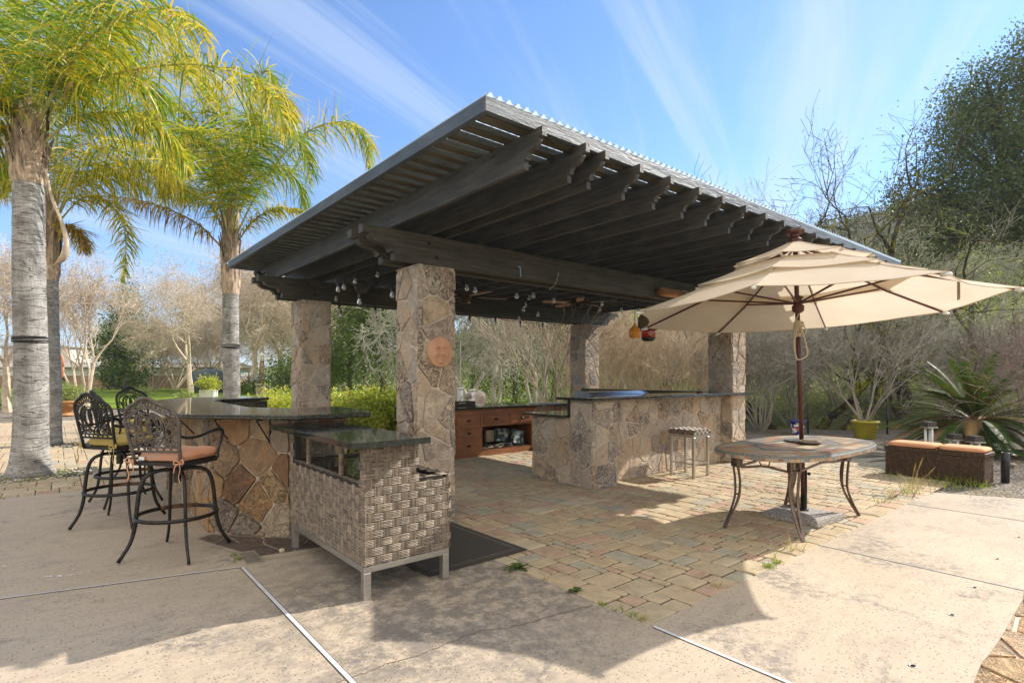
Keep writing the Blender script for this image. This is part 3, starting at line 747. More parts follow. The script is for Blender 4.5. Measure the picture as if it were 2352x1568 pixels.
f=MB().box(-.68,.732,3.152,7.38,.772,3.245); f.build('front_fascia',M['fascia'],pg)
MB().box(-.68,7.33,3.152,7.38,7.37,3.245).build('back_fascia',M['fascia'],pg)
MB().box(-.682,.773,3.152,-.642,7.329,3.245).build('side_fascia',M['fascia2'],pg)
MB().box(7.34,.773,3.152,7.38,7.329,3.245).build('side_fascia',M['fascia2'],pg)
rf=MB(); pitch=.076; x=-.683; n=int((7.40+.683)/pitch)
prof=[]
rr=random.Random(4)
for i in range(n):
    for dx,dz in ((0,0),(.2,0),(.36,.02),(.62,.02),(.78,0)): prof.append((x+(i+dx)*pitch,3.249+dz))
nb=8
for j in range(nb+1):
    yy=.728+(7.62-.728)*j/nb
    for px_,pz in prof: rf.v.append((px_,yy,pz+.006*mn.noise(V((px_*.8,yy*.8,2)))+.004))
k=len(prof)
for j in range(nb):
    for i in range(k-1): rf.f.append((j*k+i,j*k+i+1,(j+1)*k+i+1,(j+1)*k+i)); rf.m.append(0)
rf.build('corrugated_roof',M['roof'],pg)

# ================================================================= face plaque
def plaque():
    a,z=.305,1.735
    t=thing('face_plaque','round terracotta sun face plaque hung on the nearest stone column','plaque',(a,2.83,z-.16))
    m=MB(); n=48; R0=.158; rings=26; vs=[]
    def hgt(u,v):    # u right, v up, unit disc
        r=math.hypot(u,v); h=.034*math.sqrt(max(0,1-r*r*.9))
        g=lambda cu,cv,su,sv,am: 1.7*am*math.exp(-((u-cu)/su)**2-((v-cv)/sv)**2)
        h+=g(0,.02,.085,.28,.020)+g(0,-.14,.13,.08,.016)+g(0,-.385,.17,.05,.010)+g(0,-.47,.14,.045,.010)-g(0,-.425,.20,.016,.008)+g(0,-.64,.16,.10,.010)
        for s in (-1,1):
            h+=g(s*.36,.16,.15,.06,.008)-g(s*.34,.20,.19,.035,.007)+g(s*.34,.33+.0,.22,.045,.012)+g(s*.42,-.16,.20,.20,.012)-g(s*.15,.16,.06,.09,.008)-g(s*.20,-.33,.07,.14,.004)
            h-=g(s*.34,.155,.13,.012,.006)
        h+=.004*(1 if r>.9 else 0)
        return h
    vs.append((a,2.835-.004-hgt(0,0),z)); 
    for i in range(1,rings+1):
        r=i/rings
        for j in range(n):
            an=2*PI*j/n; u,v=r*math.cos(an),r*math.sin(an)
            vs.append((a+u*R0*.93,2.835-(hgt(u,v) if i<rings else 0)-.004,z+v*R0))
    for j in range(n):
        an=2*PI*j/n; vs.append((a+math.cos(an)*R0*.93,2.846,z+math.sin(an)*R0))
    fs=[(0,1+j,1+(j+1)%n) for j in range(n)]
    for i in range(rings):
        for j in range(n): p=1+i*n; q=p+n; fs.append((p+j,q+j,q+(j+1)%n,p+(j+1)%n))
    m.add(vs,fs); m.build('relief_face',M['terraface'],t,True)
    MB().tube([(a,2.836,z+.155),(a+.004,2.835,z+.18)],.004,6).build('hook',M['iron'],t)
plaque()

# ================================================================= left bar: rust coloured stone, granite top
lb=thing('stone_bar','curved bar of rusty flagstone veneer with overhanging dark granite counter','bar counter',(-1.3,4.5,0))
m=MB(); r=random.Random(31)
outer=[(-.545,3.2),(-1.08,3.2),(-1.6,3.87),(-1.6,6.55),(-1.0,7.42),(-.25,7.55)]
inner=[(-.25,7.35),(-.90,7.22),(-1.38,6.5),(-1.38,3.97),(-1.0,3.42),(-.545,3.42)]
m.prism(outer+inner,0,1.108,1)
n_=len(outer)
for i in range(n_-1):
    p,q=V((*outer[i],0)),V((*outer[i+1],0)); u=p-q; L=u.length; u.normalize(); nn=V((u.y,-u.x,0))
    veneer(m,q,u,V((0,0,1)),nn,L,1.105,.30,r,asp=.95,gap=.009,th=.022)
veneer(m,V((-.545,3.2,0)),V((0,1,0)),V((0,0,1)),V((1,0,0)),.22,1.105,.18,r,asp=1.4)
m.build('stone_wall',[M['stone_rust'],M['mortar']],lb)
top=[(-.47,2.80),(-1.145,2.80),(-1.93,3.72),(-1.95,6.72),(-1.2,7.72),(-.16,7.72),(-.18,7.0),(-.86,6.86),(-1.08,6.4),(-1.12,4.42),(-.86,3.98),(-.30,3.90),(-.34,3.22)]
def inset(poly,d):
    n=len(poly); out=[]
    a=sum(poly[i][0]*poly[(i+1)%n][1]-poly[(i+1)%n][0]*poly[i][1] for i in range(n)); sg=1 if a>0 else -1
    for i in range(n):
        p0,p1,p2=V((*poly[i-1],0)),V((*poly[i],0)),V((*poly[(i+1)%n],0))
        d1=(p1-p0).normalized(); d2=(p2-p1).normalized(); n1=V((-d1.y,d1.x,0))*sg; n2=V((-d2.y,d2.x,0))*sg
        b=(n1+n2).normalized(); k=d/max(.3,b.dot(n1)); q=p1+b*k; out.append((q.x,q.y))
    return out
def counter(poly,z0,z1,ogee=.012):
    a=sum(poly[i][0]*poly[(i+1)%len(poly)][1]-poly[(i+1)%len(poly)][0]*poly[i][1] for i in range(len(poly)))
    if a<0: poly=poly[::-1]
    h=z1-z0; L=[(ogee,z0),(ogee*.3,z0+h*.12),(0,z0+h*.35),(ogee*.35,z0+h*.52),(0,z0+h*.62),(0,z0+h*.82),(ogee*.35,z1-h*.04),(ogee,z1)]
    m=MB(); n=len(poly); vs=[]
    for d,z in L:
        for x,y in inset(poly,d): vs.append((x,y,z))
    fs=[tuple(range(n))[::-1],tuple((len(L)-1)*n+i for i in range(n))]
    for j in range(len(L)-1):
        for i in range(n): fs.append((j*n+i,j*n+(i+1)%n,(j+1)*n+(i+1)%n,(j+1)*n+i))
    return m.add(vs,fs)
counter(top,1.11,1.152).build('granite_counter',M['granite'],lb)
# inner lower counter with its polished riser on the far wing
MB().box(-1.37,4.0,.86,-.72,6.4,.898).build('lower_counter',M['granite'],lb)
MB().prism([(-.30,7.28),(-.22,7.28),(-.22,6.96),(-.86,6.84),(-.90,7.14)],.86,1.105).build('granite_riser',M['granite'],lb)
def bracket(p,d,name='bracket'):   # iron twisted bracket under the counter, d = outward direction
    m=MB(); p=V(p); d=V(d).normalized(); s=V((-d.y,d.x,0))
    m.tube([p+d*.014,p+d*.014+V((0,0,-.24))],.013,4,flat=1); m.tube([p+d*.01+V((0,0,-.012)),p+d*.20+V((0,0,-.012))],.011,4)
    for k in (-1,1):
        pts=[]
        for i in range(25):
            t=i/24; b=p+d*(.18*(1-t)+.02)+V((0,0,-.02-.21*t)); o=(d*.72+V((0,0,.70)))*math.sin(t*3*PI)*.022*k; pts.append(b+o)
        m.tube(pts,.006,5)
    m.build(name,M['iron'],lb)
dg=V((-.79,-.617,0))
bracket((-1.20,3.36,1.108),dg); bracket((-1.47,3.71,1.108),dg); bracket((-1.6,4.55,1.108),(-1,0,0)); bracket((-1.6,5.6,1.108),(-1,0,0))

# ================================================================= wicker serving bar
wb=thing('wicker_bar','woven brown wicker serving bar with black glass top on brushed steel legs','serving bar',(-.84,2.15,0))
X0,X1,Y0,Y1=-1.17,-.50,1.425,2.895; ZB=.225; ZS=.775; ZT=1.03; XM=-.80
body=MB()
body.box(X0+.006,Y0+.006,ZB,X1-.006,Y1-.006,.74,0)
body.box(X0+.006,Y0+.006,.74,XM,Y0+.045,ZT,0); body.box(X0+.006,Y1-.045,.74,XM,Y1-.006,ZT,0)
body.box(X0+.006,Y0+.045,.74,X0+.05,Y1-.045,ZS-.008,0); body.box(X1-.05,Y0+.045,.74,X1-.006,Y1-.045,ZS-.008,0)
body.box(XM+.0,Y0+.006,.74,X1-.05,Y0+.045,ZS-.008,0); body.box(XM,Y1-.045,.74,X1-.05,Y1-.006,ZS-.008,0)
body.box(X0+.006,Y0+.045,ZS-.0,X0+.10,Y0+.10,ZT,0); body.box(X0+.006,Y1-.10,ZS,X0+.05,Y1-.045,ZT,0)
rw=random.Random(9)
# front end (-y): tall part over the left, low part on the right
weave(body,(X0,Y0,ZB),(1,0,0),(0,0,1),(0,-1,0),X1-X0,ZT-ZB,.066,.0565,hole=lambda x,y:(x>XM-X0 and y>ZS-ZB-.005),m=1)
weave(body,(X0,Y1,ZB),(0,-1,0),(0,0,1),(-1,0,0),Y1-Y0,ZT-ZB,.066,.0565,hole=lambda x,y:(y>ZS-ZB-.01 and .07<x<Y1-Y0-.075),m=1)
weave(body,(X1,Y0,ZB),(0,1,0),(0,0,1),(1,0,0),Y1-Y0,ZS-ZB,.066,.0565,m=1)
weave(body,(X0,Y1,ZB),(1,0,0),(0,0,1),(0,1,0),X1-X0,ZS-ZB,.066,.0565,m=1)
weave(body,(X0+.04,Y1-.046,ZS),(1,0,0),(0,0,1),(0,-1,0),XM-X0-.04,ZT-ZS,.06,.05,m=1)
weave(body,(X0,Y1-.05,ZS-.008),(0,-1,0),(1,0,0),(0,0,1),Y1-Y0-.1,.05,.056,.05,m=1)
weave(body,(XM,Y0,ZS-.008),(1,0,0),(0,1,0),(0,0,1),X1-XM,.048,.055,.05,m=1)
weave(body,(X1-.05,Y0+.05,ZS-.008),(1,0,0),(0,1,0),(0,0,1),.05,Y1-Y0-.1,.05,.056,m=1)
weave(body,(XM,Y0+.045,ZS),(0,-1,0),(0,0,1),(1,0,0),.045,ZT-ZS,.045,.05,m=1)
# rounded strands up the vertical corners
for (cx_,cy_,z1) in ((X0,Y0,ZT),(X0,Y1,ZT),(X1,Y0,ZS),(X1,Y1,ZS)):
    z=ZB+.002
    while z<z1-.01:
        body.lathe([(.009,0),(.013,.0025),(.013,.007),(.009,.0095)],8,(cx_+(.006 if cx_<-.8 else -.006),cy_+(.006 if cy_<2 else -.006),z),m=1); z+=.0103
body.build('woven_body',[M['wickin'],M['wicker']],wb)
MB().box(X0+.05,Y0+.045,.741,XM-.02,Y1-.045,.772).build('glass_shelf',M['glassblack'],wb)
MB().box(XM+.0,Y0+.05,.741,X1-.055,Y1-.05,.752).build('tray_shelf',M['glassblack'],wb)
for yy in (2.53,1.86):
    s_=MB(); s_.tube([(X0+.025,yy,ZS-.01),(X0+.025,yy,ZT)],.017,10)
    z=ZS
    while z<ZT-.004: s_.lathe([(.016,0),(.020,.003),(.020,.006),(.016,.009)],10,(X0+.025,yy,z)); z+=.0095
    s_.build('wrapped_post',M['wicker'],wb)
MB().bev(-1.315,1.275,ZT+.001,-.745,3.03,ZT+.041,.003).build('stone_top',M['granite2'],wb)
fr=MB()
for a in ((X0,Y0,X1,Y0+.045),(X0,Y1-.045,X1,Y1),(X0,Y0+.045,X0+.045,Y1-.045),(X1-.045,Y0+.045,X1,Y1-.045)): fr.bev(a[0],a[1],.178,a[2],a[3],.222,.003)
fr.build('steel_frame',M['steel'],wb)
for x in (X0,X1-.052):
    for y in (Y0,Y1-.052): MB().bev(x,y,0,x+.052,y+.052,.1775,.003).build('leg',M['steel'],wb)

# ================================================================= cast bar stools
def arc(cx_,cy_,rx,ry,a0,a1,n=16): return [(cx_+rx*math.cos(R(a0+(a1-a0)*i/n)),cy_+ry*math.sin(R(a0+(a1-a0)*i/n))) for i in range(n+1)]
def spiral(cx_,cy_,r,a0,turn,n=22,shr=.2): return [(cx_+r*(1-(1-shr)*i/n)*math.cos(R(a0+turn*i/n)),cy_+r*(1-(1-shr)*i/n)*math.sin(R(a0+turn*i/n))) for i in range(n+1)]
def stool(label,cush,metal,backmetal,loc,yaw,rust=True,withtag=False,baserot=0):
    """seat faces local +y; back at -y"""
    t=thing('bar_stool',label,'bar stool',loc,'cast metal swivel bar stools round the granite bar',True); t.rotation_euler=(0,0,yaw)
    for q in range(4):
        a=PI/4+q*PI/2+baserot; d=V((math.cos(a),math.sin(a),0)); z=V((0,0,1))
        pts=spline([d*.03+z*.705,d*.12+z*.712,d*.215+z*.68,d*.262+z*.59,d*.285+z*.42,d*.295+z*.30,d*.33+z*.15,d*.41+z*.012],22)
        MB().tube(pts,[.0165]*18+[.015]*5,8,flat=.8).build('leg',metal,t,True)
    MB().tube([(.30*math.cos(2*PI*i/40),.30*math.sin(2*PI*i/40),.335) for i in range(41)],.0165,8,flat=.7).build('foot_ring',metal,t,True)
    if rust:
        MB().tube([(.302*math.cos(R(a)),.302*math.sin(R(a)),.337) for a in range(100,160,8)],.0175,8).build('rusted_patch',M['rust'],t,True)
    hb=MB().lathe([(.03,.60),(.03,.70),(.042,.70),(.042,.72),(.03,.722),(.03,.755),(.12,.757),(.12,.765)],16); hb.build('swivel_hub',metal,t)
    # seat plate
    sp=MB(); hw=.245; pl=[(-hw+.02,-.20),(hw-.02,-.20),(hw+.01,-.05),(hw,.17),(hw-.07,.245),(0,.262),(-hw+.07,.245),(-hw,.17),(-hw-.01,-.05)]
    sp.prism(pl,.765,.795); sp.build('seat_plate',metal,t)
    # cushion
    c=MB(); vs=[]; nn=40; L=[(.0,.80,.93),(.0,.812,1.0),(0,.835,1.02),(0,.857,1.0),(0,.872,.94),(0,.88,.75),(0,.884,.4)]
    base=[]
    for i in range(nn):
        a=2*PI*i/nn; e=.42; cc=math.copysign(abs(math.cos(a))**e,math.cos(a)); ss=math.copysign(abs(math.sin(a))**e,math.sin(a)); base.append((cc*.225,ss*.225+.03))
    for _,z,f in L:
        for i,(x,y) in enumerate(base): vs.append((x*f,(y-.03)*f+.03,z+ .004*math.sin(i*1.7)*(f<.99)))
    vs.append((0,.03,.885)); k=len(L)
    fs=[tuple(range(nn))[::-1]]
    for j in range(k-1):
        for i in range(nn): fs.append((j*nn+i,j*nn+(i+1)%nn,(j+1)*nn+(i+1)%nn,(j+1)*nn+i))
    for i in range(nn): fs.append(((k-1)*nn+i,(k-1)*nn+(i+1)%nn,k*nn))
    c.add(vs,fs); cu=c.build('cushion',cush,t,True)
    pp=MB().tube([(x*1.025,(y-.03)*1.025+.03,.837) for x,y in base+base[:1]],.0035,5); pp.build('piping',cush,cu,True)
    for s in (-1,1):
        tm=MB(); o=V((s*.225,-.215,.80))
        tm.tube(spline([o,o+V((s*.03,-.02,.03)),o+V((s*.045,-.025,0)),o+V((0,-.02,-.005))],10),.006,5); tm.tube(spline([o,o+V((-s*.03,-.03,.02)),o+V((-s*.035,-.03,-.01)),o+V((0,-.02,-.005))],10),.006,5)
        tm.tube(spline([o+V((0,-.02,0)),o+V((s*.02,-.03,-.05)),o+V((s*.005,-.03,-.11)),o+V((s*.02,-.03,-.16))],10),[.006]*8+[.009]*3,4,flat=.4)
        tm.tube(spline([o+V((0,-.02,0)),o+V((-s*.03,-.028,-.03)),o+V((-s*.04,-.03,-.08))],8),.006,4,flat=.5)
        tm.build('tie',cush,cu,True)
    if withtag: MB().box(-.17,-.212,.812,-.12,-.205,.838).build('care_label',M['white'],cu)
    # back: plane leaning slightly, (u across, v up)
    def B(u,v,dy=0): 
        y=-.20-.10*((v-.78)/.55)-.035*(1-(u/.24)**2)*min(1,max(0,(v-.8)/.2)) +dy
        return V((u,y,v))
    tv=lambda pts,r,f=1.0,n=5,mm=None: (mm or bk).tube([B(u,v) for u,v in pts],r,n,flat=f)
    fm=MB(); outl=[(-.215,.77),(-.222,.90),(-.238,1.05),(-.245,1.14),(-.225,1.205),(-.165,1.25),(-.10,1.275),(-.06,1.305),(0,1.318),(.06,1.305),(.10,1.275),(.165,1.25),(.225,1.205),(.245,1.14),(.238,1.05),(.222,.90),(.215,.77)]
    fm.tube([B(p.x,p.y) for p in spline([(u,v,0) for u,v in outl],64)],.0155,8,flat=.8); fm.tube([B(-.22,.885),B(0,.885),B(.22,.885)],.009,5)
    fm.tube([B(-.22,.925),B(0,.925),B(.22,.925)],.005,5)
    bf=fm.build('back_frame',backmetal,t,True)
    bk=MB()
    inn=[(-.205,1.07),(-.195,1.13),(-.16,1.175),(-.10,1.205),(-.05,1.23),(0,1.238),(.05,1.23),(.10,1.205),(.16,1.175),(.195,1.13),(.205,1.07)]
    tv([(p.x,p.y) for p in spline([(u,v,0) for u,v in inn],40)],.006)
    mid=spline([(-.225,1.10,0),(-.20,1.17,0),(-.13,1.222,0),(-.06,1.262,0),(0,1.277,0),(.06,1.262,0),(.13,1.222,0),(.20,1.17,0),(.225,1.10,0)],17)
    for i,p in enumerate(mid):
        q=mid[min(i+1,len(mid)-1)]-mid[max(i-1,0)]; an=math.degrees(math.atan2(q.y,q.x))
        e=[]
        for j in range(13):
            a=2*PI*j/12; x_,y_=.014*math.cos(a),.026*math.sin(a); e.append((p.x+x_*math.cos(R(an))-y_*math.sin(R(an)),p.y+x_*math.sin(R(an))+y_*math.cos(R(an))))
        tv(e,.0048)
    for k in range(7):
        tv(arc(-.18+.06*k,.905,.036,.014,0,360,12),.0045)
    tv(arc(0,1.10,.020,.075,0,360),.0065); tv(arc(0,1.10,.005,.06,0,360,8),.004); tv(arc(0,1.08,.07,.115,0,360,26),.006)
    for s in (-1,1):
        S=lambda pts:[(s*u,v) for u,v in pts]
        tv(S(arc(.045,1.10,.040,.085,-60,250)),.006); tv(S(spiral(.05,1.165,.028,-90,420)),.0055); tv(S(spiral(.062,1.03,.030,90,-400)),.0055)
        tv(S(arc(.02,1.08,.125,.125,-50,80)),.007); tv(S(arc(.03,1.07,.095,.13,-70,60)),.006)
        tv(S(spiral(.185,1.085,.030,60,430)),.006); tv(S(spiral(.175,.975,.032,-40,-430)),.006); tv(S(spiral(.055,.962,.026,180,420)),.006); tv(S(spiral(.115,.955,.022,0,-400)),.0055)
        tv(S([(p.x,p.y) for p in spline([(0,.93,0),(.03,.985,0),(.085,.995,0),(.14,1.03,0),(.155,1.09,0),(.19,1.13,0)],16)]),.0065)
        tv(S([(p.x,p.y) for p in spline([(.21,.93,0),(.15,.945,0),(.135,.99,0),(.19,1.03,0),(.215,1.06,0)],14)]),.0065)
        tv(S([(p.x,p.y) for p in spline([(0,1.0,0),(.045,1.0,0),(.1,1.055,0),(.11,1.13,0),(.075,1.19,0),(.03,1.185,0)],16)]),.006)
    bk.build('scroll_work',backmetal,bf,True)
    for s in (-1,1):
        am=MB(); am.tube(spline([B(s*.232,1.02),V((s*.25,-.17,.995)),V((s*.262,-.05,1.0)),V((s*.27,.08,1.03)),V((s*.275,.17,1.035)),V((s*.27,.205,1.0)),V((s*.255,.20,.92)),V((s*.25,.175,.85)),V((s*.25,.17,.785))],30),[.012]*12+[.0155]*8+[.012]*11,8,flat=.75)
        am.build('armrest',metal,t,True)
    return t
yaw1=-math.asin(.77)      # local +y -> world (.77,.63)
s1=stool('bar stool nearest the camera, weathered bronze back and faded orange cushion',M['cush_or'],M['iron'],M['castback'],(-1.955,3.36,0),yaw1,True,True,baserot=R(8))
s2=stool('black bar stool with mustard cushion just behind the orange cushioned stool',M['cush_ye'],M['iron'],M['iron'],(-2.24,4.86,0),yaw1-.12,True,False,baserot=R(22))
s3=stool('black bar stool mostly hidden, second with a mustard cushion, third along the bar',M['cush_ye'],M['iron'],M['iron'],(-2.10,5.92,0),yaw1-.5,True,False,baserot=R(0))
s4=stool('black bar stool facing us from the far corner of the granite bar',M['cush_ye'],M['iron'],M['iron'],(-1.72,7.55,0),PI+R(35),False)

# ================================================================= kitchen bar
kb=thing('kitchen_bar','outdoor kitchen bar of pale flagstone veneer with raised granite ledge','kitchen bar',(4.4,3.3,0))
m=MB(); r=random.Random(41)
# end block (low part + raised part), pilaster, long recessed wall
def vn(p,q,z0,z1,size=.25,asp=1.25,**k):
    p=V((*p,0)); q=V((*q,0)); u=q-p; L=u.length; u.normalize(); veneer(m,p+V((0,0,z0)),u,V((0,0,1)),V((u.y,-u.x,0)),L,z1-z0,size,r,asp=asp,gap=.012,**k)
m.prism([(2.66,2.87),(3.16,2.87),(3.16,3.06),(6.17,3.06),(6.17,3.26),(2.66,3.26)],0,1.16,1)
m.box(2.66,3.262,0,3.3,4.03,.918,1)
m.box(3.3,3.262,0,6.2,3.9,.90,1)
m.prism([(6.20,3.282),(6.45,3.282),(6.45,6.278),(6.20,6.278)],0,1.16,1)
vn((2.66,4.03),(2.66,3.26),0,.915,.24,1.3); vn((2.66,3.26),(2.66,2.87),0,1.155,.24,1.3); vn((2.66,2.87),(3.16,2.87),0,1.155,.24,1.3); vn((3.16,2.87),(3.16,3.06),0,1.155,.16,1.4)
vn((3.16,3.06),(6.17,3.06),0,1.155,.225,1.2)
m.build('stone_wall',[M['stone'],M['mortar']],kb)
counter([(2.53,2.74),(6.72,2.74),(6.72,2.84),(6.16,2.84),(6.16,3.42),(2.53,3.42)],1.165,1.200,.010).build('raised_ledge',M['granite'],kb)
counter([(2.53,3.282),(2.53,4.12),(6.19,4.12),(6.19,3.282)],.921,.953,.010).build('low_counter',M['granite'],kb)
MB().box(2.64,3.262,.953,2.66,3.30,1.163).merge(MB().box(2.665,3.262,.953,6.15,3.28,1.163)).build('granite_splash',M['granite'],kb)
MB().box(6.10,3.43,.953,6.20,6.30,1.185).build('back_splash',M['granite'],kb); counter([(6.06,3.43),(6.52,3.43),(6.52,6.27),(6.06,6.27)],1.187,1.212,.008).build('back_ledge',M['granite'],kb)
sk=MB().box(5.35,3.35,.955,5.75,3.7,.958); sk.build('sink_rim',M['steel'],kb)
# grill
gr=thing('gas_grill','silver rounded hood of the built in gas grill behind the stone ledge','grill',(4.1,3.75,.955))
gm=MB(); prof=[(0,.0),(0,.07),(.02,.17),(.08,.245),(.17,.285),(.30,.29),(.40,.26),(.46,.20),(.48,.10),(.48,0)]
gm.slab([(p[0],p[1]) for p in prof],(3.42,3.50,.956),(0,1,0),(0,0,1),(1.36,0,0))
gm.build("hood",M['stainless'],gr)
hem=basic('grey_cast_end',(.25,.25,.26),.4,.5,bump=0)
for x in (3.395,4.782): MB().slab([(p[0]*1.04-.01,p[1]*1.04) for p in prof],(x,3.50,.956),(0,1,0),(0,0,1),(.024,0,0)).build('hood_end',hem,gr)
MB().tube([(3.55,3.49,1.10),(3.55,3.46,1.10),(4.6,3.46,1.10),(4.6,3.49,1.10)],.012,8).build('handle',M['steel'],gr)
fc=thing('bar_tap','small black tap on the granite ledge beside the right column','tap',(5.95,3.36,1.2)); MB().box(5.93,3.33,1.201,6.03,3.39,1.215).tube([(5.95,3.36,1.21),(5.95,3.36,1.245),(5.99,3.36,1.25)],.010,6).build('spout',M['blackpl'],fc)
# stool with woven seat
ws=thing('wicker_stool','low square stool with woven grey wicker seat on silver legs at the kitchen bar','stool',(4.57,2.645,0))
sx0,sx1,sy0,sy1=4.36,4.78,2.44,2.86
q=MB(); q.box(sx0+.006,sy0+.006,.63,sx1-.006,sy1-.006,.70,0)
for o,u,n_ in (((sx0,sy0,.63),(1,0,0),(0,-1,0)),((sx0,sy1,.63),(0,-1,0),(-1,0,0)),((sx1,sy0,.63),(0,1,0),(1,0,0)),((sx1,sy1,.63),(-1,0,0),(0,1,0))): weave(q,o,u,(0,0,1),n_,.42,.07,.05,.035,ns=4,m=1)
weave(q,(sx0,sy0,.70),(1,0,0),(0,1,0),(0,0,1),.42,.42,.05,.045,ns=4,m=1)
q.build('woven_seat',[M['wickin'],M['wicker']],ws)
for x in (sx0+.005,sx1-.043):
    for y in (sy0+.005,sy1-.043): MB().bev(x,y,0,x+.038,y+.038,.59,.003).build('leg',M['steel'],ws)
q=MB()
for a in ((sx0+.005,sy0+.005,sx1-.005,sy0+.04),(sx0+.005,sy1-.04,sx1-.005,sy1-.005),(sx0+.005,sy0+.04,sx0+.04,sy1-.04),(sx1-.04,sy0+.04,sx1-.005,sy1-.04)): q.box(a[0],a[1],.592,a[2],a[3],.628)
q.build('top_rail',M['steel'],ws)
q=MB()
q.box(sx0+.012,sy0+.043,.20,sx0+.030,sy1-.043,.215); q.box(sx1-.030,sy0+.043,.20,sx1-.012,sy1-.043,.215); q.box(sx0+.043,sy0+.012,.20,sx1-.043,sy0+.030,.215); q.box(sx0+.043,sy1-.030,.20,sx1-.043,sy1-.012,.215)
q.build('foot_rail',M['steel'],ws)

# ================================================================= cabinet island
cb_=thing('island_cabinet','red brown wooden island with drawers and open bay under a granite top','cabinet',(3.3,6.75,0))
yF=6.23
def bx(name,a0,b0,z0,a1,b1,z1,mat=M['redwood'],par=cb_,bv=.003): return MB().bev(a0,b0,z0,a1,b1,z1,bv).build(name,mat,par)
cc=MB()
cc.box(2.12,yF,.0,4.66,yF+.02,.095); cc.box(2.12,yF,.79,4.72,yF+.02,.872); cc.box(2.12,yF,.096,2.79,yF+.02,.789); cc.box(3.33,yF,.54,4.62,yF+.02,.789)
cc.box(3.32,yF,.096,3.37,yF+.02,.539); cc.box(4.60,yF,.096,4.68,yF+.02,.789)
cc.box(2.791,yF,.096,3.319,yF+.02,.789)
cc.box(4.66,yF+.021,.0,4.70,7.15,.872); cc.box(2.12,7.13,0,4.659,7.17,.872); cc.box(2.12,yF+.021,0,2.16,7.129,.872)
cc.build('carcass',M['redwood'],cb_)
ci=MB(); ci.box(3.33,yF+.021,.098,4.655,yF+.50,.112); ci.box(3.33,yF+.50,.112,4.655,yF+.52,.60); ci.box(3.312,yF+.022,.113,3.33,yF+.50,.60); ci.box(3.33,yF+.022,.601,4.655,yF+.50,.62)
ci.build('open_bay',M['redwoodin'],cb_)
def drawer(a0,a1,z0,z1):
    d=MB(); y=yF-.018; d.bev(a0,y,z0,a1,yF-.001,z1,.004); e=.028
    d.box(a0+e,y-.003,z0+e,a1-e,y-.0005,z0+e+.006); d.box(a0+e,y-.003,z1-e-.006,a1-e,y-.0005,z1-e); d.box(a0+e,y-.003,z0+e+.006,a0+e+.006,y-.0005,z1-e-.006); d.box(a1-e-.006,y-.003,z0+e+.006,a1-e,y-.0005,z1-e-.006)
    o=d.build('drawer',M['redwood'],cb_)
    h=MB(); cx_,cz_=(a0+a1)/2,(z0+z1)/2; vs=[]; nu,nv=10,5
    for j in range(nv+1):
        for i in range(nu+1):
            a=PI*i/nu; b=PI/2*j/nv; vs.append((cx_+.045*math.cos(a)*math.cos(b*.0+0)*(1-.0*j),y-.003-.026*math.sin(b)*math.sin(a)**.6,cz_-.012+.034*math.sin(a)*math.cos(b)))
    fs=[(j*(nu+1)+i,j*(nu+1)+i+1,(j+1)*(nu+1)+i+1,(j+1)*(nu+1)+i) for j in range(nv) for i in range(nu)]
    h.add(vs,fs); h.box(cx_-.05,y-.003,cz_-.016,cx_+.05,y-.0005,cz_-.010); h.build('cup_pull',M['pull'],o,True)
for a0,a1 in ((2.80,3.31),(2.23,2.74)):
    for z0,z1 in ((.585,.75),(.355,.52),(.125,.29)): drawer(a0,a1,z0,z1)
drawer(3.39,3.985,.585,.75); drawer(4.035,4.62,.585,.75)
counter([(2.06,6.12),(4.79,6.12),(4.79,7.20),(2.06,7.20)],.875,.91,.010).build('granite_top',M['granite2'],cb_)
# boxes in the bay with their lettering
def textobj(body,size,mat,parent,o,u,v,n,ext=.0008):
    cu=bpy.data.curves.new('lettering_src','FONT'); cu.body=body; cu.size=size; cu.extrude=ext; cu.align_x='LEFT'
    tmp=bpy.data.objects.new('tmp',cu); C.objects.link(tmp); dg_=bpy.context.evaluated_depsgraph_get(); me_=bpy.data.meshes.new_from_object(tmp.evaluated_get(dg_)); bpy.data.objects.remove(tmp); me_.materials.clear(); me_.materials.append(mat); tob=bpy.data.objects.new('lettering',me_); C.objects.link(tob); tob.parent=parent
    u,v,n=V(u).normalized(),V(v).normalized(),V(n).normalized()
    Mx=Matrix((( u.x,v.x,n.x,o[0]),(u.y,v.y,n.y,o[1]),(u.z,v.z,n.z,o[2]),(0,0,0,1)))
    tob.matrix_local=Matrix.Translation(-V(parent.location) if parent.type=='EMPTY' else V((0,0,0)))@Mx; return tob
boxpic=NT('printed_box_picture'); _c=boxpic.ramp(boxpic.vor(boxpic.co(),16,out='Color'),[(.2,(.02,.035,.045)),(.5,(.06,.11,.13)),(.7,(.20,.30,.32)),(.9,(.45,.5,.5))]); boxpic.col(_c); boxpic.set(.5)
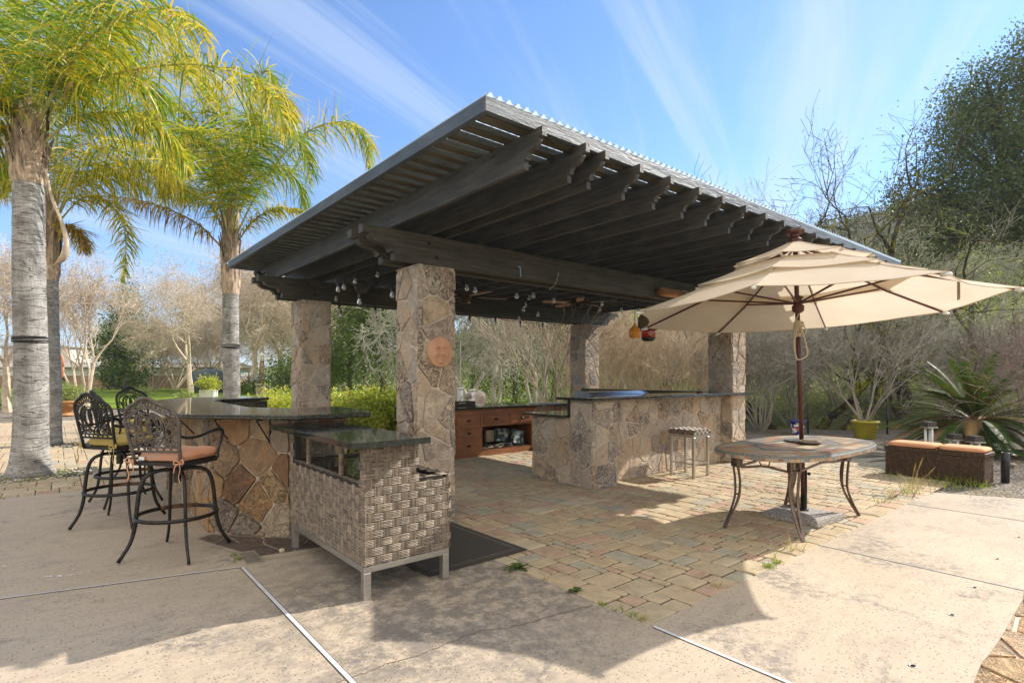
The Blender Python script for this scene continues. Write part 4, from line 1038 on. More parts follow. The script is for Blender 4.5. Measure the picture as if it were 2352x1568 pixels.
def carton(label,a0,z0,w,h,dep,ang,mat,y,text=None,size=.06,lines=0):
    t=thing('cardboard_box',label,'box',(a0+w/2,y,z0),None)
    u=V((math.cos(ang),math.sin(ang)*.35,math.sin(ang))).normalized(); 
    u=V((math.cos(ang),0,math.sin(ang))); v=V((-math.sin(ang),0,math.cos(ang))); o=V((a0,y,z0+max(0,-math.sin(ang)*w)))
    MB().slab([(0,0),(w,0),(w,h),(0,h)],o,u,v,(0,dep,0)).build('carton',mat,t)
    if text: textobj(text,size,M['white'],t,o+u*w*.10+v*(h-size*1.05)-V((0,.002,0)),u,v,(0,-1,0))
    if lines:
        l=MB()
        for i in range(lines): l.slab([(0,0),(w*(.45 if i%2 else .6),0),(w*(.45 if i%2 else .6),.005),(0,.005)],o+u*w*.1+v*(h-size*1.3-.014*(i+1))-V((0,.0015,0)),u,v,(0,.001,0))
        l.slab([(0,0),(.07,0),(.07,.035),(0,.035)],o+u*w*.07+v*.012-V((0,.0015,0)),u,v,(0,.001,0))
        l.build('small_print',M['white'],t)
    return t
carton('blue LED light carton, tilted, frontmost in the cabinet bay',4.16,.125,.255,.26,.10,R(-13),boxpic.mat,6.30,'LED',.075,4)
carton('picture printed LED carton leaning behind the front carton in the bay',3.86,.19,.30,.25,.08,R(-5),boxpic.mat,6.44,'ED',.05,3)
carton('small cream printed carton at the left of the LED cartons in the bay',3.68,.20,.19,.22,.06,R(-2),basic('cream_carton',(.5,.42,.3),.7,bump=0),6.53)
cbl=MB(); r=random.Random(8)
for i in range(46):
    x,y,z=r.uniform(3.40,4.5),r.uniform(6.29,6.44),.118+r.random()*.085*(1-abs((i%10)-5)/9); pts=[]
    for k in range(7): pts.append((min(4.6,max(3.36,x+k*.07-.2+r.uniform(-.03,.03))),min(6.60,max(6.262,y+r.uniform(-.05,.05))),max(.118,z+r.uniform(-.02,.02))))
    cbl.tube(spline(pts,16),.0065,5,m=1 if i%6==0 else 0)
tag(cbl.build('cable_heap',[basic('dark_green_cable',(.015,.025,.02),.5,bump=0),M['rope']]),'tangled heap of dark green light cable lying in the cabinet bay','cable heap')
# things on and behind the island
ty=thing('serving_tray','small dark woven tray standing on the granite island top','tray',(3.36,6.95,.91))
q=MB(); q.box(3.05,6.85,.912,3.66,7.10,.925); q.box(3.05,6.85,.926,3.66,6.87,.985); q.box(3.05,7.08,.926,3.66,7.10,.985); q.box(3.05,6.871,.926,3.07,7.079,.985); q.box(3.64,6.871,.926,3.66,7.079,.985)
q.build('woven_tray',M['wickdark'],ty); MB().box(3.26,6.845,.95,3.43,6.8495,.962).build('handle_slot',M['white'],ty)
PE=thing('filter_tank','cream domed pool filter tank seen behind the island top','filter tank',P(1098,960,14.0)*1)
def dome(cx_,Y,px_w,ytop,label=None):
    pass
tp=W((1101-1176)/FP*14,14,0); PE.location=tp
MB().lathe([(.0,1.12),(.05,1.12),(.06,1.09),(.13,1.06),(.20,.98),(.215,.90),(.215,0)][::-1],24,tp).build('tank_shell',basic('cream_resin',(.55,.46,.38),.5,bump=.03),PE,True)
for k,(xx,yt,lab) in enumerate(((1057,893,'left white square post behind the island, beside the tall thin pole'),(1083,897,'white square post between the pole and the domed filter tank'))):
    p=W((xx-1176)/FP*13,13,0); o=thing('white_post',lab,'post',p,None); h=1.5-(yt-861)*13/FP
    MB().bev(p.x-.05,p.y-.05,0,p.x+.05,p.y+.05,h,.006).build('shaft',M['white'],o); MB().bev(p.x-.065,p.y-.065,h+.001,p.x+.065,p.y+.065,h+.03,.01).build('cap',M['white'],o)
p=W((1058-1176)/FP*13.6,13.6,0); o=thing('thin_pole','tall thin grey pole standing behind the white posts','pole',p); MB().tube([p,p+V((0,0,2.35))],.012,6).build('pole_shaft',M['steel'],o)
p=W((1066-1176)/FP*12.4,12.4,0); o=thing('spot_fixture','cream spotlight head on a short stand behind the island','spotlight',p); 
MB().tube([p,p+V((0,0,1.0))],.02,6).build('stand',M['white'],o); MB().lathe([(.03,0),(.07,.03),(.08,.14),(.06,.17),(0,.175)],14,p+V((0,0,1.0)),axis=(UX,-UY,.35)).build('lamp_head',basic('cream_lamp_head',(.55,.45,.38),.5,bump=0),o,True)
# low ledgestone planter between island and bar
p0=V((5.5,6.75,0)); lg=thing('ledgestone_planter','low planter of thin stacked ledgestone with a dark cap behind the bar','planter',(5.85,7.0,0))
q=MB(); r=random.Random(12); z=0
q.box(5.52,6.77,0,6.18,7.28,.83,1)
while z<.82:
    h=r.uniform(.018,.04)
    for o_,u_,n_,L_ in ((V((5.52,6.77,0)),V((1,0,0)),V((0,-1,0)),.66),(V((5.52,7.28,0)),V((0,-1,0)),V((-1,0,0)),.51)):
        x=0
        while x<L_-.02:
            w_=min(r.uniform(.06,.2),L_-x); q.slab([(0,0),(w_-.003,0),(w_-.003,h-.003),(0,h-.003)],o_+u_*x+V((0,0,z)),u_,(0,0,1),n_*r.uniform(.006,.018),0); x+=w_
    z+=h
q.build('ledgestone',[M['stone_rust'],M['mortar']],lg); MB().bev(5.46,6.71,.832,6.24,7.34,.865,.006).build('cap',basic('slate_cap',(.12,.13,.13),.5),lg)
def PB(x,y,b):
    t=(x-1176)/FP; Y=(b-CB)/(UX-UY*t); return W(t*Y,Y,CH-(y-861)*Y/FP)
# ================================================================= umbrella
UC=V((3.1697,.4856,0)); Z0=2.1599; GX,GY=-.0191,-.0517; PH=1.7867
NRM=V((-GX,-GY,1)).normalized()
def UR(r,ang,z):     # tilted canopy frame: radius r, angle, height z above the rim plane
    d=V((r*math.cos(ang),r*math.sin(ang),0)); return V((UC.x+d.x,UC.y+d.y,Z0+GX*d.x+GY*d.y))+NRM*z
um=thing('patio_umbrella','large beige three tier octagonal market umbrella over the tile table','umbrella',(3.42,.53,.06))
polT=UR(0,0,.70); polB=V((3.415,.53,.06))
pm_=MB(); pts=[polB.lerp(polT,i/8) for i in range(9)]
k=.42; mid=polB.lerp(polT,k)
q=MB().tube([polB,mid],.0215,12); q.build('lower_pole',basic('grey_pole',(.16,.14,.12),.5,.5,bump=.05),um,True) if 0 else None
MB().tube([polB.lerp(polT,.0),polT],.0235,14).build('pole',M['ubrown'],um,True)
AN=[PH-R(45)*i for i in range(8)]
def tier(r0,z0,r1,z1,name,sag,seg=10,nr=8,ed=.0):
    m=MB(); 
    for i in range(8):
        a0,a1=AN[i],AN[(i+1)%8]; vs=[]
        for j in range(nr+1):
            f=j/nr; r=r0+(r1-r0)*f; z=z0+(z1-z0)*f-.02*math.sin(f*PI)*(r1-r0)
            A=UR(r,a0,z); B_=UR(r,a1,z)
            for s in range(seg+1):
                t=s/seg; p=A.lerp(B_,t); b=4*t*(1-t)
                c=UR(0,0,z); p=p+(c-p)*(sag*b*f*f)*1.0+V((0,0,-.020*b*f*(r1/1.7)+.010*mn.noise(V((p.x*3.1,p.y*3.1,i*2+z1*9)))*f))
                vs.append(p)
        fs=[(j*(seg+1)+s,(j+1)*(seg+1)+s,(j+1)*(seg+1)+s+1,j*(seg+1)+s+1) for j in range(nr) for s in range(seg)]
        m.add(vs,fs)
        for t_ in (.012,):
            m.tube([UR(r0+(r1-r0)*j/nr,a0,z0+(z1-z0)*j/nr-.02*math.sin(j/nr*PI)*(r1-r0)+.002) for j in range(nr+1)],.0035,4)
        # hem band
        L=[]
        for s in range(seg+1): L.append(vs[nr*(seg+1)+s]+V((0,0,-.002)))
        m.tube(L,.0045,4)
    o=m.build(name,M['canvas'],um,True); return o
tier(.02,.735,.66,.485,'top_canopy',.03); tier(.52,.475,1.08,.262,'middle_canopy',.045); tier(.88,.300,1.71,0,'main_canopy',.055,12,10)
for a in AN:
    MB().tube([UR(.03,a,.655),UR(.5,a,.44),UR(1.02,a,.215),UR(1.70,a,-.018)],[.013]*4,4,flat=.6).build('rib',M['ubrown'],um)
    s_=MB(); s_.tube([UR(.05,a,.085),UR(.93,a,.235)],.0125,4,flat=.7); s_.build('strut',M['ubrown'],um)
    MB().tube([UR(1.66,a,-.012),UR(1.735,a,-.024)],[.017,.014],8).build('rib_tip',M['white'],um,True)
    q=MB(); 
    for (r_,z_,rr_) in ((.64,.487,.66),(1.05,.255,1.08)):
        q.tube([UR(r_,a,z_-.03),UR(rr_+.025,a,z_-.028)],.011,6)
    q.build('tier_clip',M['rope'],um)
MB().lathe([(.03,-.02),(.055,0),(.06,.05),(.04,.07),(.04,.12),(.06,.14),(.028,.16)],16,UR(0,0,.0),axis=NRM).build('runner_hub',M['ubrown'],um,True)
MB().lathe([(.07,0),(.075,.02),(.045,.05),(.05,.075),(.085,.085),(.10,.10),(.10,.118),(.07,.13),(0,.135)],8,UR(0,0,.722),axis=NRM).build('finial',M['ubrown'],um)
rp=MB(); r=random.Random(3); pc=polB.lerp(polT,.70); 
rp.tube(spline([UR(.03,0,.0),UR(.05,1,-.1),UR(.045,2,-.2),UR(.05,2.5,-.25)],12),.006,5)
for i in range(9):
    a=r.uniform(0,6.28); dd=V((math.cos(a)*.035,math.sin(a)*.035,0)); s_=V((UX,-UY,0)); zt=2.06+r.uniform(-.03,.02); zb=1.90 if i<7 else 1.66
    c=V((3.19,.488,0)); wdt=r.uniform(.02,.05) if i<7 else .085
    rp.tube(spline([c+dd+V((0,0,zt)),c+dd-s_*wdt*.6+V((0,0,(zt+zb)/2)),c+dd-s_*wdt*.4+V((0,0,zb+.03)),c+dd+V((0,0,zb)),c+dd+s_*wdt+V((0,0,zb+.05)),c+dd+s_*wdt*.7+V((0,0,(zt+zb)/2)),c+dd+V((0,0,zt))],24),.0058,5)
for z in (2.0,2.012,2.024): rp.tube([V((3.19+.045*math.cos(i*.524),.488+.045*math.sin(i*.524),z)) for i in range(13)],.006,5)
rp.build('rope',M['rope'],um,True)
st_=MB(); p=UR(1.45,AN[4]+.05,-.01); p2=UR(1.43,AN[4]-.33,.04)
a_=P(2138,632,4.9); st_.slab([(0,0),(.025,0),(.025,-.16),(0,-.17)],UR(1.38,(AN[4]+AN[5])/2,.045),(UX,-UY,0),(0,0,1),(.002,.002,0)); st_.build('tie_strap',basic('taupe_strap',(.28,.22,.15),.9,bump=0),um)
# base slab + stone
ub=thing('parasol_stand','square grey granite slab that weighs down the umbrella pole under the table','parasol stand',(3.42,.53,0))
q=MB(); ang=R(-4); cs=[(3.0,.23),(3.56,.19),(3.60,.76),(3.05,.80)]
q.prism(inset(cs,.0),.004,.052).prism(inset(cs,.008),.0525,.06); 
gk=NT('speckled_grey_granite'); gc=gk.ramp(gk.noise(gk.co(),60,3,.8),[(.38,(.12,.11,.10)),(.5,(.34,.31,.28)),(.62,(.50,.47,.43))]); gk.col(gc); gk.set(.6)
q.build('granite_slab',gk.mat,ub); MB().lathe([(.05,.061),(.045,.075),(.031,.08),(.031,.50),(.028,.50)],16,(3.41,.529,0)).build('stem',M['iron'],ub,True)
MB().tube([(3.44,.53,.44),(3.49,.51,.44)],.006,6).lathe([(.018,0),(.018,.012),(0,.013)],8,(3.485,.512,.44),axis=(.93,-.36,0)).build('thumb_screw',M['iron'],ub)
q=MB(); q.ell((3.585,.66,.125),.135,.095,.068,18,12); 
for i,(x,y,z) in enumerate(q.v):
    w_=1+.22*mn.noise(V((x*9,y*9,z*9))); q.v[i]=(3.585+(x-3.585)*w_,.66+(y-.66)*w_,.128+(z-.125)*w_)
tag(q.build('fieldstone',basic('tan_fieldstone',(.40,.30,.18),.85,var=.4,scale=10,bump=.3),None,True),'rounded tan fieldstone lying on the umbrella base slab','stone')

# ================================================================= tile table
TC=(3.11,.465); TZ=.79
tb=thing('patio_table','oval slate and tile mosaic table on triple curved bronze metal legs','table',(TC[0],TC[1],0))
def sup(a,A=1.09,B_=.555,n=2.8,k=1.0):
    c,s=math.cos(a),math.sin(a); return (TC[0]+math.copysign(abs(c)**(2/n),c)*A*k,TC[1]+math.copysign(abs(s)**(2/n),s)*B_*k)
N=120; ring=[sup(2*PI*i/N) for i in range(N)]
# evenly spaced outline
per=[0]
for i in range(N): p,q_=ring[i],ring[(i+1)%N]; per.append(per[-1]+math.hypot(p[0]-q_[0],p[1]-q_[1]))
def onring(s):
    s=s%per[-1]
    for i in range(N):
        if s<=per[i+1]: f=(s-per[i])/(per[i+1]-per[i]); p,q_=ring[i],ring[(i+1)%N]; return (p[0]+(q_[0]-p[0])*f,p[1]+(q_[1]-p[1])*f)
nt=118; outl=[onring(per[-1]*i/nt) for i in range(nt)]
base=MB().prism(inset(outl,.012),TZ-.045,TZ-.006); base.build('table_core',M['mortar'],tb)
tk=NT('slate_mosaic'); tr=tk.isl(); tcx=tk.ramp(tr,[(0,(.30,.17,.09)),(.14,(.20,.19,.17)),(.3,(.36,.27,.17)),(.44,(.40,.22,.11)),(.56,(.28,.27,.24)),(.7,(.42,.36,.26)),(.84,(.24,.14,.09)),(.93,(.40,.31,.20))],'CONSTANT')
tcx=tk.mix(1.0,tcx,tk.ramp(tk.noise(tk.co(),9,6,.7,1),[(.3,(.6,.6,.62)),(.5,(1,1,1)),(.7,(1.25,1.1,.95))]),'MULTIPLY'); tk.col(tcx); tk.set(.42,0,.5); tk.bump(tk.noise(tk.co(),16,6,.7),.4,.006)
gt=basic('grey_green_slate_band',(.14,.15,.135),.5,var=.2,bump=.2)
rim=MB(); i0=inset(outl,.035); i1=inset(outl,.037)
for i in range(nt):
    j=(i+1)%nt; f=.06
    def L_(a,b,t): return (a[0]+(b[0]-a[0])*t,a[1]+(b[1]-a[1])*t)
    a,b=L_(outl[i],outl[j],f),L_(outl[i],outl[j],1-f); c,d=L_(i0[i],i0[j],f),L_(i0[i],i0[j],1-f)
    rim.add([(a[0],a[1],TZ-.046),(b[0],b[1],TZ-.046),(b[0],b[1],TZ-.018),(a[0],a[1],TZ-.018)],[(0,1,2,3)],0)
    e,g_=L_(a,c,.3),L_(b,d,.3)
    rim.add([(a[0],a[1],TZ-.016),(b[0],b[1],TZ-.016),(g_[0],g_[1],TZ),(e[0],e[1],TZ),(d[0],d[1],TZ+.001),(c[0],c[1],TZ+.001)],[(0,1,2,3),(3,2,4,5)],1)
rim.build('tile_rim',[tk.mat,gt],tb)
tl=MB(); tl.prism(inset(outl,.037),TZ-.0055,TZ-.003,2)
# band: a lozenge of narrow slate tiles around the middle, mixed slates elsewhere
r=random.Random(17); hexo=[(TC[0]+x,TC[1]+y) for x,y in ((-.72,0),(-.38,-.30),(.38,-.30),(.72,0),(.38,.30),(-.38,.30))]
inn=inset(hexo,.045); clipto=inset(outl,.042)
def cliphull(poly,hull,inside=True):
    n=len(hull); ar=sum(hull[i][0]*hull[(i+1)%n][1]-hull[(i+1)%n][0]*hull[i][1] for i in range(n)); h=hull if ar>0 else hull[::-1]
    for i in range(n):
        p,q_=h[i],h[(i+1)%n]; nn=(q_[1]-p[1],-(q_[0]-p[0])); L=math.hypot(*nn)
        if L<1e-9: continue
        nn=(nn[0]/L,nn[1]/L); poly=clip(poly,nn,nn[0]*p[0]+nn[1]*p[1])
        if len(poly)<3: return []
    return poly
def flat(poly,z,m=0):
    if len(poly)>=3: tl.add([(x,y,z) for x,y in poly],[tuple(range(len(poly)))],m)
for i in range(6):
    a,b,c,d=hexo[i],hexo[(i+1)%6],inn[(i+1)%6],inn[i]; flat([a,b,c,d],TZ+.0005,1)
x=TC[0]-1.05
hx=hexo
def outsidepieces(poly):
    out=[]; rest=poly
    for i in range(6):
        p,q_=hx[i],hx[(i+1)%6]; nn=(q_[1]-p[1],-(q_[0]-p[0])); L=math.hypot(*nn); nn=(nn[0]/L,nn[1]/L); d=nn[0]*p[0]+nn[1]*p[1]
        o=clip(rest,(-nn[0],-nn[1]),-(d+.006))
        if len(o)>=3: out.append(o)
        rest=clip(rest,nn,d)
        if len(rest)<3: break
    return out
for j in range(-4,5):
    x=TC[0]-1.1+r.uniform(0,.12)
    while x<TC[0]+1.1:
        w_=r.choice((.16,.24,.30)); y0=TC[1]+j*.15-.075; cell=[(x+.004,y0+.004),(x+w_-.004,y0+.004),(x+w_-.004,y0+.146),(x+.004,y0+.146)]; cell=cliphull(cell,clipto)
        if len(cell)>=3:
            a=cliphull(cell,inset(inn,.006)); flat(a,TZ+.0006) if a else None
            for o in outsidepieces(cell): flat(o,TZ+.0006)
        x+=w_
tl.build('tile_top',[tk.mat,gt,M['mortar']],tb)
# apron, corner blocks and legs
def leg(cx_,cy_,fx,fy,tang):
    d=V((fx-cx_,fy-cy_,0)); dn=d.normalized() if d.length>1e-4 else V((1,0,0)); s=V((-dn.y,dn.x,0))
    cu=MB(); c=V((cx_,cy_,0)); u=s
    # open square block with a ring on its outer face
    o=c+dn*.03
    for (x0,x1,z0,z1) in ((-.055,.055,.725,.742),(-.055,.055,.600,.617),(-.055,-.037,.617,.725),(.037,.055,.617,.725)):
        cu.slab([(x0,z0),(x1,z0),(x1,z1),(x0,z1)],o,u,(0,0,1),dn*-.06)
    cu.tube([o+u*(.032*math.cos(2*PI*i/20))+V((0,0,.671+.032*math.sin(2*PI*i/20))) for i in range(21)],.006,6)
    L=d.length
    for k in (-1,0,1):
        off=u*(.040*k)+dn*(-.015 if k==0 else .012)
        top=c+off; f=V((fx,fy,0))
        pts=spline([top+V((0,0,.60)),top+dn*-.02+V((0,0,.45))+u*(.002*k),top+dn*(L*.05-.015)+V((0,0,.30))-u*(.010*k),c+dn*(L*.45)+off*.45+V((0,0,.14)),f+u*(.007*k)-dn*(.012 if k==0 else 0)+V((0,0,.004))],18)
        cu.tube(pts,[.0155]*19,4,flat=.55,up=u)
    cu.tube([c+u*-.04+dn*(L*.03-.01)+V((0,0,.33)),c+u*.04+dn*(L*.03-.01)+V((0,0,.33))],.008,6)
    cu.build('leg',M['leg'],tb)
ft={'L':(2.30,.82),'F':(2.425,.125),'R':(3.868,.155),'B':(3.77,.885)}
tp_={'L':(2.42,.75),'F':(2.50,.235),'R':(3.70,.235),'B':(3.66,.76)}
for kx in 'LFRB': leg(tp_[kx][0],tp_[kx][1],ft[kx][0],ft[kx][1],0)
ap=MB(); 
def rail(a,b,z=.612):
    a=V((*tp_[a],0)); b=V((*tp_[b],0)); m_=a.lerp(b,.5); L=(b-a).normalized()
    pts=spline([a+L*.04+V((0,0,.600)),a.lerp(b,.25)+V((0,0,.612)),m_+V((0,0,.632)),a.lerp(b,.75)+V((0,0,.612)),b-L*.04+V((0,0,.600))],16); ap.tube(pts,.015,4,flat=.6)
    ap.tube([m_+L*(.045*math.cos(2*PI*i/20))+V((0,0,.672+.045*math.sin(2*PI*i/20))) for i in range(21)],.006,6)
rail('L','F'); rail('F','R'); rail('R','B'); rail('B','L')
ap.prism([(2.5,.25),(3.66,.25),(3.62,.74),(2.46,.74)],.742,.7445); ap.build('apron',M['leg'],tb)
dsc=thing('umbrella_ring_plate','thin dark round plate round the umbrella pole on the table','plate',(3.36,.52,TZ)); MB().lathe([(.028,.012),(.17,.010),(.178,.013),(.178,.018),(.17,.020),(.028,.020)],40,(3.37,.525,TZ)).build('round_plate',basic('grey_green_metal',(.13,.13,.12),.45,.5,bump=.05),dsc)
q=MB(); q.prism([(3.10,.40),(3.17,.28),(3.42,.33),(3.40,.42),(3.30,.47),(3.16,.49)],TZ+.0212,TZ+.038); q.prism([(3.13,.41),(3.19,.31),(3.38,.35),(3.35,.43),(3.2,.46)],TZ+.0385,TZ+.05)
tag(q.build('slate_piece',basic('brown_slate',(.20,.16,.12),.8,var=.3,scale=14,bump=.4)),'loose flat piece of brown slate lying on the table at the pole','slate')

# ================================================================= wicker chest and cushions
ch=thing('wicker_chest','long dark brown wicker storage chest at the edge of the paving','chest',(7.15,.25,0))
cA,cB_=V((6.947,-.343,0)),V((7.018,.835,0)); cu_=(cB_-cA); CL=cu_.length; cu_.normalize(); cn=V((cu_.y,-cu_.x,0)); CD=.40; HZ=.43
def rib(mb,o,u,n_,L,z0,z1,st=.019,rows=None):
    i=0; x=st/2
    nz=int((z1-z0)/.02)
    while x<L:
        for j in range(nz):
            z=z0+(z1-z0)*j/nz; zz=z0+(z1-z0)*(j+1)/nz; ph=(i+j)%2; h=.006 if ph else .0015
            a=o+u*(x-st*.42)+V((0,0,z+.001)); b=o+u*(x+st*.42)+V((0,0,z+.001)); c=o+u*(x+st*.42)+V((0,0,zz-.001)); d=o+u*(x-st*.42)+V((0,0,zz-.001)); m_=(a+b+c+d)/4+n_*(h+.004)
            mb.add([a+n_*.001,b+n_*.001,c+n_*.001,d+n_*.001,m_+V((0,0,.006)),m_-V((0,0,.006))],[(0,1,5),(1,2,4,5),(2,3,4),(3,0,5,4)],1)
        x+=st; i+=1
q=MB()
def obx(mb,o,u,n_,L,D,z0,z1,m=0): 
    o=V(o); a=[o,o+u*L,o+u*L+n_*D,o+n_*D]; mb.prism([(p.x,p.y) for p in a],z0,z1,m)
obx(q,cA,cu_,cn,CL,CD,.0,HZ-.06); 
rib(q,cA,cu_,-cn,CL,.005,HZ-.062); rib(q,cA+cn*CD,-cn,-cu_,CD,.005,HZ-.062)
q.build('woven_body',[M['wickin'],M['wickdark']],ch)
q=MB(); obx(q,cA-cn*.012-cu_*.012,cu_,cn,CL+.024,CD+.024,HZ-.055,HZ); rib(q,cA-cn*.012-cu_*.012,cu_,-cn,CL+.024,HZ-.054,HZ-.002); rib(q,cA+cn*(CD+.012)-cu_*.012,-cn,-cu_,CD+.024,HZ-.054,HZ-.002)
z=0
o0=cA-cn*.012-cu_*.012+V((0,0,HZ)); 
for i in range(int((CL+.02)/.02)):
    for j in range(21):
        h=.004 if (i+j)%2 else .001; a=o0+cu_*(i*.02)+cn*(j*.02); q.add([a,a+cu_*.019,a+cu_*.019+cn*.019,a+cn*.019,a+cu_*.0095+cn*.0095+V((0,0,h+.002))],[(0,1,4),(1,2,4),(2,3,4),(3,0,4)],1)
q.build('lid',[M['wickin'],M['wickdark']],ch)
def cushion(name,label,c,u,n_,a,b,h,mat,tilt=0.0):
    q=MB(); nn=44; vs=[]; c=V(c)
    L=[(0,.86),(h*.12,.97),(h*.35,1.0),(h*.5,1.012),(h*.65,1.0),(h*.86,.97),(h*.97,.88),(h*1.06,.6),(h*1.09,.25)]
    for z,f in L:
        for i in range(nn):
            t=2*PI*i/nn; e=.28; x=math.copysign(abs(math.cos(t))**e,math.cos(t))*a*f; y=math.copysign(abs(math.sin(t))**e,math.sin(t))*b*f
            vs.append(c+u*x+n_*y+V((0,0,z+x*tilt)))
    vs.append(c+V((0,0,h*1.1)))
    k=len(L); fs=[tuple(range(nn))[::-1]]
    for j in range(k-1):
        for i in range(nn): fs.append((j*nn+i,j*nn+(i+1)%nn,(j+1)*nn+(i+1)%nn,(j+1)*nn+i))
    for i in range(nn): fs.append(((k-1)*nn+i,(k-1)*nn+(i+1)%nn,k*nn))
    q.add(vs,fs); t_=thing(name,label,'cushion',c); q.build('cushion_pad',mat,t_,True)
    p=MB().tube([c+u*(math.copysign(abs(math.cos(2*PI*i/nn))**.28,math.cos(2*PI*i/nn))*a*1.012)+n_*(math.copysign(abs(math.sin(2*PI*i/nn))**.28,math.sin(2*PI*i/nn))*b*1.012)+V((0,0,h*.5)) for i in range(nn+1)],.004,5); p.build('piping',mat,t_,True)
    e=c-u*a if tilt<=0 else c+u*a
    tm=MB(); 
    for s in (-1,1):
        o=c+u*a*(1 if tilt<=0 else 1)*.98-n_*(b*.7*s)+V((0,0,h*.5)); tm.tube(spline([o,o+u*.03-n_*.02+V((0,0,.02)),o+u*.045+V((0,0,-.01)),o+u*.01-n_*.03+V((0,0,-.04))],10),.005,4)
    tag(tm.build('ties',mat,t_,True),None,None,None,None); return t_
c1_=cA+cu_*.26+cn*.19+V((0,0,HZ+.006)); c2_=cA+cu_*.84+cn*.19+V((0,0,HZ+.006))
cushion('seat_cushion','peach cushion on the right end of the wicker chest',c1_,cu_,cn,.265,.20,.065,M['cush_pe'])
cushion('seat_cushion','peach cushion on the left end of the wicker chest, overhanging it',cA+cu_*.845+cn*.17+V((0,0,HZ+.006)),cu_,cn,.30,.20,.065,M['cush_pe'])
for k,(xx,yb,yt,Y,w_,lab) in enumerate(((2134,1014,968,9.6,.15,'tallest lantern stand with three white posts behind the wicker chest'),(2192,1030,996,9.1,.15,'dark capped lantern showing just over the middle of the chest cushions'),(2241,1035,1001,8.9,.15,'dark capped lantern behind the right end of the chest cushions'))):
    b=W((xx-1176)/FP*Y,Y,0); zt=1.5-(yt-861)*Y/FP; o=thing('path_lantern',lab,'lantern',b,'dark capped lantern stands behind the chest')
    w2=w_/2; u=V((UX,-UY,0)); n_=V((UY,UX,0))
    def ob(z0,z1,h2): q=MB(); c=[b+u*-h2-n_*h2,b+u*h2-n_*h2,b+u*h2+n_*h2,b-u*h2+n_*h2]; q.prism([(p.x,p.y) for p in c],z0,z1); return q
    ob(zt-.085,zt,w2*1.0).build('cap',basic('dark_lantern_cap',(.06,.05,.045),.6,bump=.1) if k==0 else bpy.data.materials['dark_lantern_cap'],o); ob(zt-.105,zt-.086,w2*1.2).build('plate',M['steel'],o)
    for a in (0,2.1,4.2):
        MB().tube([b+V((math.cos(a)*w2*.7,math.sin(a)*w2*.7,0)),b+V((math.cos(a)*w2*.7,math.sin(a)*w2*.7,zt-.106))],.021,10).build('post',M['white'],o,True)
pb_=W((2309-1176)/FP*7.85,7.85,0); o=thing('pipe_bollard','short black pipe standing in the gravel right of the wicker chest','pipe',pb_); MB().lathe([(.05,-.02),(.05,.40),(.045,.405),(.043,.36)],20,pb_).build('pipe',M['blackpl'],o,True); MB().tube([pb_+V((-.05,-.02,.27)),pb_+V((-.075,-.03,.27))],.022,8).build('valve',M['iron'],o)
# ================================================================= rug, drain, small things on the slab
ru_=NT('dark_woven_rug'); wv=ru_.new('ShaderNodeTexWave'); wv.inputs['Scale'].default_value=30; wv.inputs['Distortion'].default_value=1; ru_.l(ru_.co('Object',(1,1,1),(0,0,.3)),wv.inputs['Vector']); wc=ru_.ramp(wv.outputs['Fac'],[(.3,(.02,.017,.014)),(.7,(.085,.07,.055))]); ru_.col(wc); ru_.set(.9); ru_.bump(wv.outputs['Fac'],.6,.004)
ra0=G(1210,1262); rl=G(980,1290); 
q=MB(); cs=[(-.475,1.78),(.31,.98+.0),(.31+.0,.98),( .0,0)]
r1,r2=G(1211,1263),G(1037,1311)
ax=(r1-r2).normalized(); ay=V((-ax.y,ax.x,0)); rg=[r2-ax*.20,r1,r1+ay*1.75,r2-ax*.20+ay*1.75]
q.prism([(p.x,p.y) for p in rg],.004,.010)
rgt=thing('outdoor_rug','dark brown woven outdoor mat on the paving beside the wicker bar','mat',r1.lerp(r2,.5)); q.build('mat_field',ru_.mat,rgt)
q=MB(); 
for ins_ in (.05,.075):
    ps=[ (p.x,p.y) for p in rg]; a_=inset(ps,ins_); b_=inset(ps,ins_+.008)
    for i in range(4): q.add([(a_[i][0],a_[i][1],.0115),(a_[(i+1)%4][0],a_[(i+1)%4][1],.0115),(b_[(i+1)%4][0],b_[(i+1)%4][1],.0115),(b_[i][0],b_[i][1],.0115)],[(0,1,2,3)])
q.build('border_braid',basic('grey_braid',(.16,.14,.12),.9,bump=.3),rgt)
dp=[G(*Dp(x,y,0,2000,1.68)) for x,y in ((1497,128),(1598,112),(1662,180),(1556,197))]
dr=thing('drain_grate','small beige slotted drain cover set in the slab by the stone bar','drain',(dp[0]+dp[2])/2)
q=MB(); q.prism([(p.x,p.y) for p in dp],.001,.004); q.build('dark_well',joint_dark,dr); q=MB(); ps=[(p.x,p.y) for p in dp]; A0,A1,A2,A3=[V((p.x,p.y,0)) for p in dp]
for i in range(15):
    f0,f1=(i+.15)/15,(i+.72)/15; a,b,c,d=A0.lerp(A1,f0),A0.lerp(A1,f1),A3.lerp(A2,f1),A3.lerp(A2,f0); q.add([(p.x,p.y,.008) for p in (a,b,c,d)],[(0,1,2,3)])
q.tube([A0+V((0,0,.006)),A1+V((0,0,.006)),A2+V((0,0,.006)),A3+V((0,0,.006)),A0+V((0,0,.006))],.006,4); q.build('grate',basic('beige_grate',(.32,.27,.21),.6,bump=0),dr)
q=MB(); c=G(*Dp(1777,118,0,2000,1.68)); q.ell((c.x,c.y,.018),.026,.02,.019,9,6,jit=.12,rnd=random.Random(2)); tag(q.build('pebble',M['rope'],None,True),'small pale pebble lying on the slab beside the drain cover','pebble')
